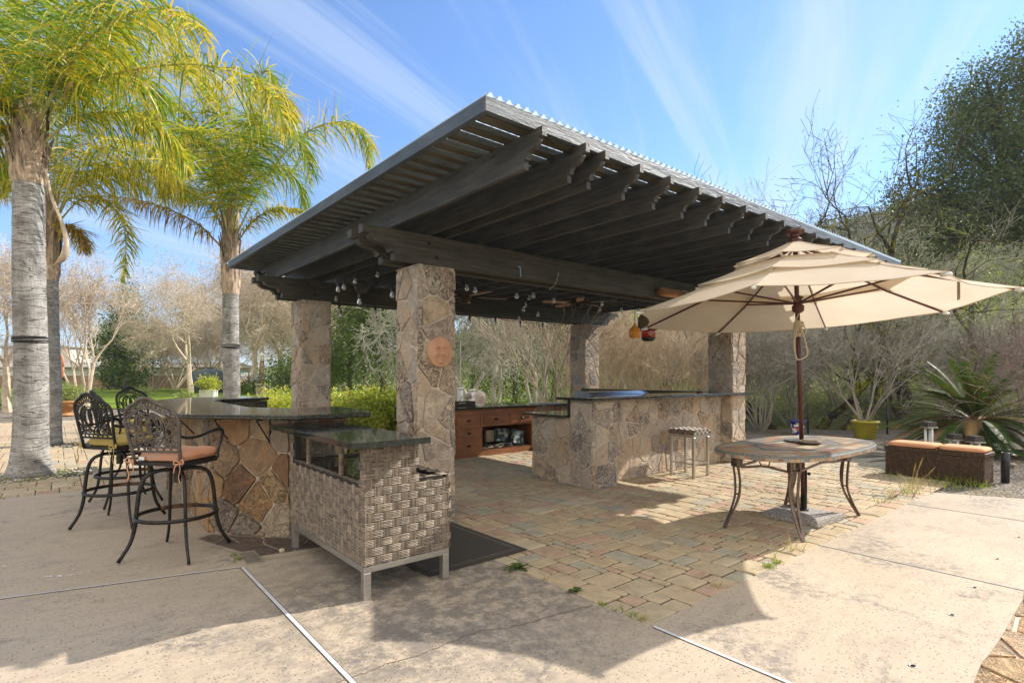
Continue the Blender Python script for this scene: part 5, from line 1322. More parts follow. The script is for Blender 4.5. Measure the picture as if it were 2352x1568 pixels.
# flagstones set in the slab at the foot of the bar
q=MB(); rr=random.Random(77)
fpts=[(-1.66,3.80),(-1.10,3.17),(-.52,3.17),(-.50,2.86),(-.95,2.72),(-1.42,2.78),(-1.75,3.35)]
sd=[(rr.uniform(-1.75,-.5),rr.uniform(2.7,3.6)) for _ in range(9)]
for s in sd:
    pl=[(-1.74,3.70),(-1.62,3.78),(-1.10,3.16),(-.52,3.16),(-.50,2.80),(-1.0,2.76),(-1.46,2.84)]
    for t in sd:
        if t is s: continue
        dx,dy=t[0]-s[0],t[1]-s[1]; L=math.hypot(dx,dy); nn=(dx/L,dy/L); pl=clip(pl,nn,nn[0]*(s[0]+t[0])/2+nn[1]*(s[1]+t[1])/2-.010)
        if len(pl)<3: break
    if len(pl)>=3: q.prism(pl,.0005,rr.uniform(.004,.009))
structure('flagstone_apron',q,stonemat('damp_flagstone',[(.17,.13,.10),(.22,.17,.12),(.15,.12,.10),(.24,.19,.15)],.5))
# paint splashes on the slab and small round inlets
q=MB(); rr=random.Random(6)
for (x,y,w_,h_) in ((300,270,60,6),(375,267,50,6),(440,262,38,5),(515,249,22,4),(566,243,12,3),(458,226,18,3),(855,216,20,3),(915,224,14,2),(25,205,16,2)):
    for k in range(3):
        c=G(*Dp(x+rr.uniform(-.4,.4)*w_,y+rr.uniform(-.4,.4)*h_,0,2000,1.68)); e=G(*Dp(x+w_*.35,y,0,2000,1.68))-G(*Dp(x,y,0,2000,1.68)); L=e.length*rr.uniform(.5,1); wd_=.010*rr.uniform(.5,1.2); d=e.normalized(); s=V((-d.y,d.x,0)); ps=[]
        for i in range(12): a=2*PI*i/12; qf=rr.uniform(.7,1.2); ps.append(c+d*L*math.cos(a)*qf+s*wd_*math.sin(a)*qf)
        q.add([(p.x,p.y,.003+.0004*k) for p in ps],[tuple(range(12))])
structure('paint_splashes',q,M['white'])
for (x,y,nm) in ((1651,833,'nearest'),(1898,512,'second nearest'),(2040,339,'third'),(2184,159,'fourth'),(2318,22,'farthest')):
    c=G(*Dp(x,y,2440,2000,1.68)); o=thing('slab_inlet','%s small round metal inlet in the sunlit slab'%nm,'deck fitting',c,'round inlets set along the slab'); MB().lathe([(0,.001),(.013,.0012),(.014,.003),(.019,.004),(.020,.0005)],20,c).build('inlet_ring',M['steel'],o,True); MB().lathe([(0,.002),(.012,.002)],16,c).build('inlet_hole',joint_dark,o)

# ================================================================= hanging things under the pergola
bulbg=NT('bulb_glass'); bulbg.col((.8,.8,.74)); bulbg.set(.08,0,.6); bulbg.b.inputs['Transmission Weight'].default_value=.7
def strand(label,pts,loose=True):
    t=thing('string_lights',label,'string lights',pts[0][0],'festoon light strings under the pergola')
    cab=MB(); L=[p for p,_ in pts]
    path=[]
    for a,b in zip(L,L[1:]):
        for i in range(8): f=i/8; path.append(a.lerp(b,f)+V((0,0,-.05*4*f*(1-f))))
    path.append(L[-1]); cab.tube(path,.0055,5); cab.build('cable',M['blackpl'],t)
    for p,bulb in pts:
        if not bulb: continue
        MB().lathe([(.006,0),(.006,-.022),(.016,-.028),(.020,-.05),(.020,-.078),(.0175,-.08)],10,p).build('socket',M['blackpl'],t,True)
        MB().lathe([(.0165,-.081),(.020,-.10),(.026,-.122),(.026,-.134),(.016,-.150),(0,-.155)],12,p).build('bulb',bulbg.mat,t,True)
K6=lambda x,y:((x/2.352+800)*.6125,(y/2.352+950)*.6125)
M2=lambda x,y:((x/1.742+1600)*.6125,(y/1.742+1000)*.6125)
def pbs(f,lst,b): return [(PB(*f(x,y),b),bl) for x,y,bl in lst]
strand('festoon string crossing between the left columns under the rafters',pbs(K6,[(1075,200,0),(1100,235,1),(1152,215,1),(1250,165,1),(1448,110,1),(1600,95,0)],4.7))
strand('festoon string running along the rear beam from the left column',pbs(K6,[(1075,330,0),(1083,330,1),(1110,430,1),(1122,478,1),(1430,455,1),(1600,470,0)],6.1)+pbs(M2,[(280,312,1),(450,325,1),(612,345,1),(757,358,1),(960,368,0)],6.1))
strand('festoon string hung just inside the front beam',pbs(M2,[(190,75,0),(263,75,1),(317,92,1),(588,132,1),(698,130,1),(830,165,1),(1145,190,1),(1272,232,1),(1385,240,1)],3.4))
strand('short festoon string drooping from the rafters in mid span',pbs(M2,[(700,140,0),(670,152,1),(645,195,1),(632,228,1),(602,290,1),(728,262,1),(1130,232,1),(1190,245,0)],4.3))
strand('single bulb cluster beside the left column head',pbs(K6,[(1240,262,0),(1288,335,1),(1400,262,0),(1577,278,1),(1620,230,0)],3.9))
# floodlight / speaker
p=PB((1345/2.352+800)*.6125,(300/2.352+950)*.6125,6.1); o=thing('flood_speaker','round dark loudspeaker fixed on the rear beam by the left column','speaker',p); MB().lathe([(.0,.0),(.06,.0),(.12,-.10),(.125,-.12),(.11,-.125),(0,-.115)],20,p+V((0,.1,0)),axis=(.55,.8,.2)).build('speaker_cone',M['iron'],o,True); MB().box(p.x-.03,p.y+.05,p.z-.03,p.x+.03,6.243,p.z+.03).build('speaker_bracket',M['iron'],o)
p=PB(592,624,6.0); 
o=thing('beam_floodlight','small black floodlight at the left end of the rear beam','floodlight',P(594,632,8.25)); pp_=P(594,632,8.25); MB().lathe([(0,.07),(.05,.06),(.055,-.03),(.045,-.05)],14,pp_,axis=(-.5,-.3,.6)).build('light_housing',M['iron'],o,True); MB().lathe([(0,0),(.04,0)],14,pp_-V((-.5,-.3,.6)).normalized()*.045,axis=(-.5,-.3,.6)).build('lens',M['white'],o); MB().tube([pp_,pp_+V((.12,.1,.06))],.012,6).build('mount',M['iron'],o)
# ceiling fans
def fan(label,p,rot,zt=2.915):
    t=thing('ceiling_fan',label,'ceiling fan',p,'ceiling fans under the pergola'); p=V(p)
    MB().tube([V((p.x,p.y,zt)),p+V((0,0,.07))],.012,8).lathe([(.06,zt-p.z),(.075,zt-p.z-.05),(.02,zt-p.z-.07)][::-1],16,p).build('downrod',M['iron'],t,True)
    MB().lathe([(.03,.09),(.09,.075),(.155,.03),(.16,.0),(.12,-.045),(.07,-.06),(.075,-.10),(.05,-.13),(0,-.135)][::-1],20,p).build('motor',basic('fan_bronze',(.06,.045,.035),.4,.7,bump=.05) if 'fan_bronze' not in bpy.data.materials else bpy.data.materials['fan_bronze'],t,True)
    bm_=woodmat('fan_blade_wood',(.50,.29,.18),.5,.3,(8,8,8)) if 'fan_blade_wood' not in bpy.data.materials else bpy.data.materials['fan_blade_wood']
    for k in range(5):
        a=rot+2*PI*k/5; d=V((math.cos(a),math.sin(a),0)); s=V((-d.y,d.x,.16)).normalized()
        pr=[(.20,-.045),(.30,-.062),(.62,-.07),(.66,-.05),(.675,0),(.66,.05),(.62,.07),(.30,.062),(.20,.045)]
        b=MB().slab(pr,p+V((0,0,-.045)),d,s,d.cross(s)*.008).build('blade',bm_,t); MB().tube([p+d*.10+V((0,0,-.04)),p+d*.24+V((0,0,-.05))],[.014,.02],4,flat=.4).build('blade_iron',M['iron'],b)
    MB().tube([p+V((.03,0,-.13)),p+V((.03,0,-.42))],.002,4).lathe([(.006,-.45),(.006,-.42)],6,p+V((.03,0,0))).build('pull_chain',M['iron'],t)
fp=PB(1085,672,4.78); fan('ceiling fan with brown wooden blades just right of the nearest column',PB(1066,676,4.75),R(-20),2.915)
fan('ceiling fan farther back under the rafters toward the kitchen bar',PB(1330,690,4.75),R(10),2.915)
# orange lantern, nest basket, red lantern, bamboo blind
p=PB(1458,762,2.75); o=thing('orange_lantern','orange cut glass pineapple shaped lantern hanging from the beam','lantern',p)
og=NT('orange_glass'); og.col((.75,.26,.02)); og.set(.15,0,.6); og.b.inputs['Transmission Weight'].default_value=.25
q=MB(); n=14; L=[(.018,.115),(.022,.085),(.05,.055),(.072,.045),(.068,.03),(.082,0),(.078,-.05),(.06,-.085)]; q.lathe(L[::-1],14,p); q.build('glass_shade',og.mat,o); MB().tube([p+V((0,0,.11)),V((p.x,p.y,2.62))],.004,5).build('hanging_chain',M['iron'],o)
p=PB(1488,750,2.2); p=PB(1489,738,2.9); o=thing('nest_basket','brown woven coconut fibre nest basket hanging behind the umbrella edge','nest basket',p)
fib=basic('coconut_fibre',(.13,.085,.045),.95,var=.5,scale=40,bump=.9,bd=.01); MB().lathe([(.0,.24),(.03,.22),(.09,.12),(.14,.06),(.15,-.02),(.15,-.10),(.13,-.125),(0,-.13)][::-1],22,p).build('nest_body',fib,o,True); MB().lathe([(0,0),(.028,0)],14,p+V((.07,-.143,-.02)),axis=(.35,-1,0)).build('entry_hole',joint_dark,o); MB().tube([p+V((0,0,.23)),V((p.x,p.y,2.915))],.006,5).build('hanging_chain',M['iron'],o)
p2=p+V((0,0,-.21)); o=thing('red_jar_lantern','red glass jar with dark base hanging below the nest basket','lantern',p2); rg_=NT('red_glass'); rg_.col((.55,.03,.02)); rg_.set(.12,0,.6); rg_.b.inputs['Transmission Weight'].default_value=.2
MB().lathe([(.095,.078),(.10,.06),(.10,-.02)][::-1],22,p2).build('red_jar',rg_.mat,o,True); MB().lathe([(0,-.075),(.07,-.075),(.098,-.045),(.101,-.0205)],22,p2).build('dark_base',M['iron'],o,True); MB().lathe([(0,0),(.035,0)],18,p2+V((-.055,-.085,.03)),axis=(-.5,-.85,0)).build('round_window',M['rope'],o)
a_=PB(1520,676,2.72); o=thing('bamboo_blind','rolled up bamboo blind tied along the front beam behind the umbrella','blind',a_)
q=MB(); r=random.Random(4); 
for i in range(60):
    an=r.uniform(0,6.28); rr_=.065*math.sqrt(r.random()); y_=2.74+math.cos(an)*rr_; z_=2.70+math.sin(an)*rr_*.9; x_=a_.x+r.uniform(-.01,.02); q.tube([(x_,y_,z_),(5.9,y_,z_)],.006,5)
q.build('bamboo_roll',basic('bamboo',(.36,.17,.07),.6,var=.5,scale=6,bump=.1,isl=.4),o)
for x_ in (4.55,5.3): MB().lathe([(.072,0),(.075,.01),(.072,.02)],16,(x_,2.74,2.70),axis=(1,0,0)).build('tie_cord',M['rope'],o)
# loose wires on the beam
q=MB(); q.tube(spline([PB(*(((425/1.742+1700)*.6125),((1220/1.742+300)*.6125)),2.81),PB((437/1.742+1700)*.6125,(1225/1.742+300)*.6125,2.80),PB((440/1.742+1700)*.6125,(1285/1.742+300)*.6125,2.80)],8),.006,5); tag(q.build('blue_wire',basic('pale_blue_wire',(.35,.5,.7),.5,bump=0)),'short pale blue wire end poking out of the front beam','wire')
q=MB(); g_=lambda x,y:PB((x/1.742+1700)*.6125,(y/1.742+300)*.6125,2.80); q.tube(spline([g_(683,1258),g_(686,1270),g_(665,1335),g_(640,1358),g_(628,1370)],14),.006,5); tag(q.build('grey_wire',M['steel']),'longer pale wire hanging down across the front beam','wire')
# ================================================================= palms
XR=V((UX,-UY,0))     # to the right as the photographer sees it
def frond(lf,rc,pts,L,n,rnd,wts,width=.022,stem=.16,droop=.30,r0=.022,lift=.0):
    """midrib along pts, leaflets in several planes each side; wts: chance of green / yellow / dry"""
    sp=spline(pts,60); rc.tube(sp,[r0*(1-.82*i/60) for i in range(61)],6,flat=.7)
    for i in range(n):
        t=stem+(1-stem)*(i+rnd.random()*.6)/n; k=t*60; j=min(59,int(k)); p=sp[j].lerp(sp[j+1],k-j); T=(sp[min(60,j+2)]-sp[max(0,j-1)]).normalized()
        S=T.cross(V((0,0,1))); S=S.normalized() if S.length>.05 else XR.copy(); N=S.cross(T)
        f=math.sin(PI*min(1,max(0.05,(t-stem*.6)/(1-stem*.6)))**.75)**.55
        for sd in (-1,1):
            l=L*f*rnd.uniform(.72,1.12); d=(S*sd*rnd.uniform(.55,1.0)+T*rnd.uniform(.25,.75)+N*rnd.uniform(-.45,.75+lift)).normalized()
            q=p.copy(); w=width*rnd.uniform(.7,1.25); wd=d.cross(V((rnd.gauss(0,1),rnd.gauss(0,1),rnd.gauss(0,1)))).normalized()
            seg=4; vs=[]; dr=droop*rnd.uniform(.6,1.5)*(1 if rnd.random()>.12 else .15)
            for s in range(seg+1):
                u=s/seg; ww=w*(1-u)**.6*(.55 if s==0 else 1)*.5+.0012
                vs+= [q-wd*ww,q+wd*ww]
                d=(d+V((0,0,-dr*(1+u)))+V((rnd.gauss(0,.05),rnd.gauss(0,.05),0))).normalized(); wd=(wd-d*wd.dot(d)).normalized(); q=q+d*(l/seg)
            x=rnd.random(); m=0 if x<wts[0] else (1 if x<wts[0]+wts[1] else 2)
            lf.add(vs,[(2*s,2*s+1,2*s+3,2*s+2) for s in range(seg)],m)
def palm(label,base,tp,r_b,r_t,fr,L,n,seed,group,flare=1.25,boots=18,ztrunk=None,bootlen=.5,width=.022):
    rnd=random.Random(seed); t=thing('palm_tree',label,'palm tree',base,group)
    m=MB(); pts=[]; rr=[]; k=46
    sp=spline([base,base.lerp(tp,.33)+V((.02,0,0)),base.lerp(tp,.66),tp],k)
    for i,p in enumerate(sp):
        f=i/k; r=r_b+(r_t-r_b)*f; r*=1+ (flare-1)*math.exp(-f*22)+.012*math.sin(i*2.1); rr.append(r)
    m.tube(sp,rr,28); m.build('trunk',M['palmtrunk'],t,True)
    bt=MB(); H=bootlen
    bt.tube([tp+V((0,0,-.04)),tp+V((0,0,H*.2)),tp+V((0,0,H*.8)),tp+V((0,0,H*1.5))],[r_t*1.05,r_t*1.22,r_t*.8,r_t*.3],16)
    for i in range(boots):
        a=i*2.4+rnd.uniform(-.3,.3); d=V((math.cos(a),math.sin(a),0)); z=H*.1+H*1.1*i/boots; s=V((-d.y,d.x,0)); r=r_t*(1.12-.45*i/boots); ln=H*rnd.uniform(.6,1.1)
        vs=[]
        for q in range(6):
            u=q/5; c=tp+d*(r+.05*u*u*rnd.uniform(.8,1.6)+.01)+V((0,0,z+ln*u)); w=r_t*.75*(1-u)**.7+.012
            vs+=[c-s*w-d*w*.35,c+d*.012,c+s*w-d*w*.35]
        fs=[]
        for q in range(5):
            for e in (0,1): a0=q*3+e; fs.append((a0,a0+1,a0+4,a0+3))
        bt.add(vs,fs)
        for q in range(5):
            a1=rnd.uniform(-.8,.8); o=tp+d*(r*1.02)+s*(a1*r_t)+V((0,0,z+ln*rnd.uniform(.1,.9))); bt.tube([o,o+d*.04+V((0,0,-.05)),o+d*.05+V((rnd.uniform(-.05,.05),rnd.uniform(-.05,.05),-.16))],[.006,.005,.002],4)
    bt.build('leaf_bases',M['boot'],t)
    for pts_,w,nm in fr:
        lf=MB(); rc=MB(); frond(lf,rc,pts_,L*nm.get('L',1),int(n*nm.get('n',1)),rnd,w,width,nm.get('stem',.16),nm.get('droop',.30),nm.get('r',.024),nm.get('lift',0))
        o=MB(); o.merge(lf); o.merge(rc,None,4 if w[2:] and w[2]>.5 else 3)
        o.build('frond',[M['palm_g'],M['palm_y'],M['palm_d'],M['rachis'],M['rachis_dry']],t)
    return t
def Q(lst,Y): return [P(p[0],p[1],Y+(p[2] if len(p)>2 else 0)) for p in lst]
g1=(.74,.25,.01); g2=(.50,.48,.02); g3=(.34,.62,.04); dry=(.0,.25,.75)
b1=W((69-1176)/FP*8.22,8.22,0); t1=P(66,418,8.22)
F1=[([(98,300),(150,218,-.1),(273,168,-.3),(430,148,-.5),(546,168,-.6),(620,215,-.6),(662,300,-.6)],g3,dict(L=1.12,n=1.35,droop=.42,lift=.3)),
 ([(84,290),(115,120,-.1),(165,15,-.3),(250,-70,-.5)],g1,{}),([(72,290),(72,150,.2),(76,0,.5),(120,-120,.8)],g1,{}),([(50,292),(22,180),(-30,60,.1),(-110,0,.2)],g1,{}),
 ([(45,305),(8,240,-.2),(-50,222,-.4),(-130,270,-.5)],g2,{}),([(98,330),(180,268,.1),(290,262,.3),(385,310,.4),(435,395,.5)],g2,dict(L=.95,droop=.36)),
 ([(88,285),(190,70,-.6),(330,-70,-1.4)],g1,{}),([(86,285),(160,130,.7),(270,60,1.4),(390,80,2.0),(450,170,2.3)],g2,{}),
 ([(60,290),(40,120,.6),(10,0,1.2),(-60,-90,1.8)],g1,{}),([(78,290),(130,180,.8),(190,120,1.6),(280,130,2.4),(330,210,2.8)],g1,{}),([(88,288),(160,150,-.4),(240,60,-.9),(360,20,-1.3),(470,70,-1.6)],g2,dict(L=.95)),
 ([(60,300),(30,230,.5),(-10,190,1.0),(-60,210,1.5)],g2,{}),([(96,310),(200,190,.4),(310,190,.9),(400,240,1.2)],g1,dict(L=.9)),
 ([(50,320),(20,300),(-20,300,.1),(-70,350,.2)],g2,{})]
pa=palm('nearest palm tree, thick grey ringed trunk with a dark strap round it',b1,t1,.212,.188,[(Q(p,8.22),w,d) for p,w,d in F1],1.0,165,1,'palm trees left of the pergola',1.5,26,None,.62,.021)
q=MB(); zc=1.5+(861-785)*8.22/FP
for k,dz in enumerate((0,.018,.045,.06)):
    q.tube([b1.lerp(t1,.46)*0+V((b1.x+.206*math.cos(2*PI*i/30),b1.y+.206*math.sin(2*PI*i/30),zc+dz+.012*math.sin(2*PI*i/30+k))) for i in range(31)],.009,5)
q.build('trunk_strap',M['blackpl'],pa)
sp_=spline(Q([(109,300),(112,230,-.1),(120,190,-.15),(138,160,-.15),(148,185,-.15),(146,215,-.15)],8.22),20); q=MB(); q.tube(sp_,[.02]*8+[.03,.05,.075,.10,.11,.11,.10,.09,.07,.05,.03,.02,.01],10,flat=.45); q.build('brown_spathe',basic('dark_spathe',(.06,.032,.018),.7,var=.4,bump=.4),pa,True)
q=MB(); q.tube(spline(Q([(106,388,-.2),(118,450,-.25),(140,505,-.3),(152,552,-.3),(146,590,-.3),(120,612,-.25)],8.22),26),[.018]*6+[.022]*6+[.03]*6+[.045]*5+[.03,.02,.012,.005],8,flat=.5); q.build('hanging_spathe',basic('pale_spathe',(.48,.38,.27),.6,var=.3,bump=.3),pa,True)
b2=W((116-1176)/FP*11.81,11.81,0); t2=P(112,640,11.81)
F2=[([(108,520),(60,410),(5,375,-.1),(-60,430,-.2)],g3,dict(L=1.1,droop=.42)),([(122,520),(190,405),(290,372,-.2),(375,395,-.3),(430,455,-.4)],g3,dict(L=1.15,n=1.3,droop=.42)),
 ([(126,520),(190,455),(252,468,-.1),(288,540,-.2),(282,650,-.2)],g3,dict(L=.6,droop=.25)),([(118,510),(150,350,.3),(230,275,.6),(330,262,.8),(430,310,1)],g2,dict(L=1.1)),
 ([(110,510),(95,350,.3),(55,265,.6),(-10,240,.8)],g2,{}),([(118,510),(130,330,-.2),(150,230,-.5),(200,180,-.7)],g1,{}),([(122,520),(180,390,-.6),(260,330,-1.2),(350,340,-1.6),(400,400,-1.8)],g3,dict(L=1.1,n=1.2,droop=.4)),
 ([(112,520),(60,430,.7),(0,400,1.2),(-50,440,1.6)],g3,{}),([(122,540),(150,520),(180,540),(195,580)],dry,dict(L=.5)),([(120,520),(180,420,.8),(270,400,1.4),(340,440,1.8)],g2,dict(L=1.1))]
pb2=palm('second palm tree, mostly hidden just behind the nearest palm trunk',b2,t2,.19,.165,[(Q(p,11.81),w,d) for p,w,d in F2],1.05,150,2,'palm trees left of the pergola',1.2,24,None,1.0,.024)
b3=W((530-1176)/FP*13.2,13.2,0); t3=P(530,672,13.2)
F3=[([(525,560),(545,400,.2),(575,260,.4),(605,165,.5),(632,190,.5)],g2,{}),([(532,560),(605,420),(690,315,-.2),(775,280,-.3),(835,310,-.4),(848,385,-.4)],g2,dict(n=1.2,droop=.34)),
 ([(535,570),(585,505),(640,478,-.1),(700,485,-.2)],g3,dict(L=.5)),([(522,560),(490,478),(430,438,-.1),(370,440,-.2)],g2,dict(L=.9)),([(516,575),(450,512),(352,468,-.2),(250,449,-.3)],dry,dict(L=.65,n=.7,droop=.5)),
 ([(525,560),(505,400,-.3),(445,275,-.6),(370,245,-.8),(310,300,-.9)],g2,dict(L=1.15,n=1.2)),([(528,560),(525,390,-.5),(505,250,-1),(460,180,-1.3)],g1,{}),([(532,560),(565,400,-.6),(630,300,-1.1),(690,330,-1.4),(715,420,-1.5)],g1,{}),
 ([(524,560),(485,410,.5),(425,340,.9),(385,390,1.2),(370,480,1.3)],g1,{}),([(531,560),(575,430,.6),(640,385,1),(690,430,1.3),(702,500,1.4)],g1,{}),([(526,560),(500,420,-1),(470,330,-1.8),(440,300,-2.3),(400,340,-2.7)],g2,{}),
 ([(528,560),(540,420,1),(570,330,2),(600,300,2.6)],g1,{}),([(526,560),(510,420,1),(480,330,1.8),(440,320,2.4)],g1,{}),([(530,560),(550,410,-.9),(580,320,-1.7),(590,260,-2.2)],g1,{}),([(526,560),(500,360,0),(480,220,0),(430,150,0),(370,150,0)],g2,dict(L=1.1)),
 ([(528,560),(560,360),(600,240),(650,220),(680,280)],g3,{})]
pc=palm('third palm tree, slimmer grey trunk rising behind the granite bar counter',b3,t3,.192,.176,[(Q(p,13.2),w,d) for p,w,d in F3],1.0,150,3,'palm trees left of the pergola',1.1,26,None,1.15,.025)
q=MB(); zc=1.5+(861-798)*13.2/FP
for dz in (0,.02,.05): q.tube([V((b3.x+.196*math.cos(2*PI*i/26),b3.y+.196*math.sin(2*PI*i/26),zc+dz+.02*math.sin(2*PI*i/26+dz*60))) for i in range(27)],.009,5)
q.build('trunk_strap',M['blackpl'],pc)

# ================================================================= bare trees and shrubs (prototypes, then copies)
vase=dict(trunks=5,spread=.36,levels=6,kids=(2,3),ratio=.74,up=.55,tilt=.38,jit=.10,side=.5,tipr=.006)
def TW(px,Y,dz=0): p=W((px-1176)/FP*Y,Y,0); p.z=max(0,hillz((px-1176)/FP*Y,Y))-.05+dz if px>1000 else dz; return p
m_,tips=bare(101,6.6,r0=.085,**vase); bd=MB(); leaves(bd,[p for p,_ in tips],9000,.055,.12,random.Random(1),0)
vt=tree_thing('crape_myrtle','tall vase shaped bare tree behind the terracotta bowl planter','tree',TW(193,24.5),[('trunk',m_,M['bark_pale'],False),('seed_clusters',bd,M['bud'],False)],'bare trees on the lawn')
wide=dict(trunks=1,spread=.62,levels=7,kids=(2,3),ratio=.76,up=.12,jit=.13,side=.7,tipr=.007,first=None)
m2_,tips2=bare(207,6.2,r0=.19,**wide); bd2=MB(); leaves(bd2,[p for p,_ in tips2],24000,.075,.18,random.Random(2),0)
wt_=tree_thing('bare_tree','wide bare tree with a short thick pale trunk on the lawn','tree',TW(438,35),[('trunk',m2_,M['bark_pale'],False),('twig_buds',bd2,M['bud'],False)],'bare trees on the lawn')
multi=dict(trunks=8,spread=.42,levels=5,kids=(2,3),ratio=.76,up=.35,tilt=.5,jit=.11,side=.8,tipr=.008)
m3_,tips3=bare(303,7.6,r0=.085,**multi); bd3=MB(); leaves(bd3,[p for p,_ in tips3],22000,.08,.18,random.Random(3),0)
mt=tree_thing('bare_tree','many stemmed pale bare tree right of the orange fruited bush','tree',TW(352,50),[('trunk',m3_,M['bark_pale'],False),('twig_buds',bd3,M['bud'],False)],'bare trees on the lawn')
for src,px,Y,rot,s,lab in ((mt,402,55,1.1,1.0,'many stemmed bare tree just left of the wide short trunked tree'),(mt,300,58,2.2,1.05,'bare tree rising directly behind the orange fruited bush'),
  (wt_,585,44,2.0,1.45,'bare tree crown between the third palm and the lamp post'),(wt_,648,49,.7,1.5,'wide bare tree just right of the stone based lamp post'),(mt,720,46,2.6,1.05,'bare beige tree seen just left of the rear left column'),
  (wt_,790,47,4.0,1.55,'bare beige tree seen just right of the rear left column'),(mt,500,60,.3,1.1,'farthest bare tree, above the dark water tank'),(wt_,690,54,3.3,1.5,'bare beige tree hidden mostly behind the rear left column'),(wt_,540,52,5.5,1.4,'bare beige tree crown behind the third palm trunk'),(mt,470,52,4.4,1.05,'many stemmed bare tree above the white planter box'),(wt_,745,58,1.7,1.6,'bare beige tree farther back, right of the rear left column'),(wt_,840,56,5.2,1.3,'bare beige tree crown in front of the dark green trees')):
    crop_copy(src,lab,TW(px,Y),rot,s)
crop_copy(wt_,'slender leaning bare tree at the left edge of the lawn',TW(17,22.8),1.9,.85)
m4_,tips4=bare(404,7.5,r0=.10,trunks=3,spread=.5,levels=7,kids=(2,3),ratio=.74,up=.05,tilt=.35,jit=.20,side=.8,tipr=.007)
lt=tree_thing('lichen_tree','pale lichen covered bare tree seen just right of the nearest column','tree',TW(1125,17),[('trunk',m4_,M['bark_lichen'],False)],'bare trees behind the island')
crop_copy(lt,'pale twiggy bare tree behind the right half of the island',TW(1225,19),2.0,1.0)
crop_copy(lt,'pale twiggy bare tree seen just left of the sun face column base',TW(1060,21),4.1,1.0)
m5_,tips5=bare(505,4.6,r0=.045,trunks=10,spread=.34,levels=5,kids=(2,3),ratio=.76,up=.5,tilt=.45,jit=.10,side=.6,tipr=.005); sd5=MB(); leaves(sd5,[p for p,_ in tips5],9000,.035,.07,random.Random(5),0)
rt=tree_thing('crape_myrtle','vase shaped bare tree with brown seed heads left of the farthest column','tree',TW(1290,14.2),[('trunk',m5_,M['bark_pale'],False),('seed_heads',sd5,M['seed'],False)])
m6_,tips6=bare(606,3.1,r0=.022,trunks=12,spread=.38,levels=4,kids=(2,3),ratio=.78,up=.5,tilt=.6,jit=.10,side=.9,tipr=.004); sd6=MB(); leaves(sd6,[p for p,_ in tips6],1800,.035,.08,random.Random(6),0)
tb_=tree_thing('bare_shrub','tan bare shrub behind the left half of the raised bar ledge','shrub',TW(1420,14.6),[('stems',m6_,M['bark_twig'],False),('buds',sd6,M['bud'],False)],'bare shrubs behind the kitchen bar')
for px,Y,rot,s,lab in ((1480,15.2,1.2,1.0,'tan bare shrub behind the middle of the raised bar ledge'),(1545,14.8,2.5,1.05,'tan bare shrub behind the red hanging lantern'),(1605,15.5,4,1.0,'tan bare shrub touching the left side of the right column'),(1385,16,5,1.1,'tan bare shrub just right of the farthest column')): crop_copy(tb_,lab,TW(px,Y),rot,s)
m7_,tips7=bare(707,3.5,r0=.035,trunks=11,spread=.40,levels=5,kids=(2,3),ratio=.76,up=.35,tilt=.5,jit=.15,side=.9,tipr=.0045)
gt_=tree_thing('bare_shrub','grey bare thicket shrub just right of the right column','shrub',TW(1745,15),[('stems',m7_,M['bark_grey'],False)],'grey bare thicket beyond the fence')
for i,(px,Y,s,lab) in enumerate(((1815,16.5,.9,'behind the painted pot'),(1925,17,.95,'left of the yellow pot, beyond the fence'),(2060,16.5,.85,'right of the yellow pot, beyond the fence'),(2190,16,.9,'above the left part of the cycad'),(2330,15.5,1.0,'at the right edge behind the cycad'),(1700,18,1.0,'hidden behind the right column'))):
    crop_copy(gt_,'grey bare thicket shrub '+lab,TW(px,Y),i*1.3+.5,s)
mt2,tp2=bare(1212,8.2,r0=.11,trunks=2,spread=.46,levels=6,kids=(2,3),ratio=.77,up=.25,tilt=.25,jit=.18,side=.8,tipr=.007)
tall=tree_thing('tall_bare_tree','tall airy grey bare tree left of the umbrella pole, beyond the fence','tree',TW(1770,21),[('trunk',mt2,M['bark_lichen'],False)],'tall bare trees on the bank')
for i,(px,Y,s,lab) in enumerate(((1870,24,1.0,'right of the umbrella pole'),(1960,21,.8,'behind the potted tree'),(2040,26,1.05,'right of the potted tree, up the bank'),(2130,22,.8,'under the live oak, left part'),(2210,25,1.0,'under the live oak above the cycad'),(2300,22,.9,'under the live oak at the right edge'),(1660,25,.9,'behind the right column'),(1450,24,.8,'above the raised bar ledge'),(1960,34,.8,'far up the bank above the umbrella'),(2100,36,.8,'far up the bank beside the mossy oak'),(1830,19,.72,'close behind the umbrella pole'),(2000,18.5,.7,'close behind the potted tree'),(2250,19,.75,'close behind the cycad'),(1720,23,.85,'at the left edge of the thicket by the column'),(2160,30,.9,'on the bank under the live oak'),(2280,32,1.0,'farthest up the bank under the live oak'))):
    crop_copy(tall,'tall airy grey bare tree '+lab,TW(px,Y),i*1.1+.9,s)
# reddish twiggy shrub in front of the cycad
m8_,tips8=bare(808,2.9,r0=.03,trunks=9,spread=.5,levels=5,kids=(2,3),ratio=.78,up=.05,tilt=.9,jit=.16,side=.9,tipr=.004); sd8=MB(); leaves(sd8,[p for p,_ in tips8],2600,.03,.05,random.Random(8),0)
tree_thing('red_twig_shrub','reddish twigged bare shrub spreading in from the right over the cycad','shrub',TW(2400,10.2),[('stems',m8_,basic('red_grey_twigs',(.22,.16,.14),.8,var=.3,bump=0),False),('seed_heads',sd8,M['seed'],False)],None)
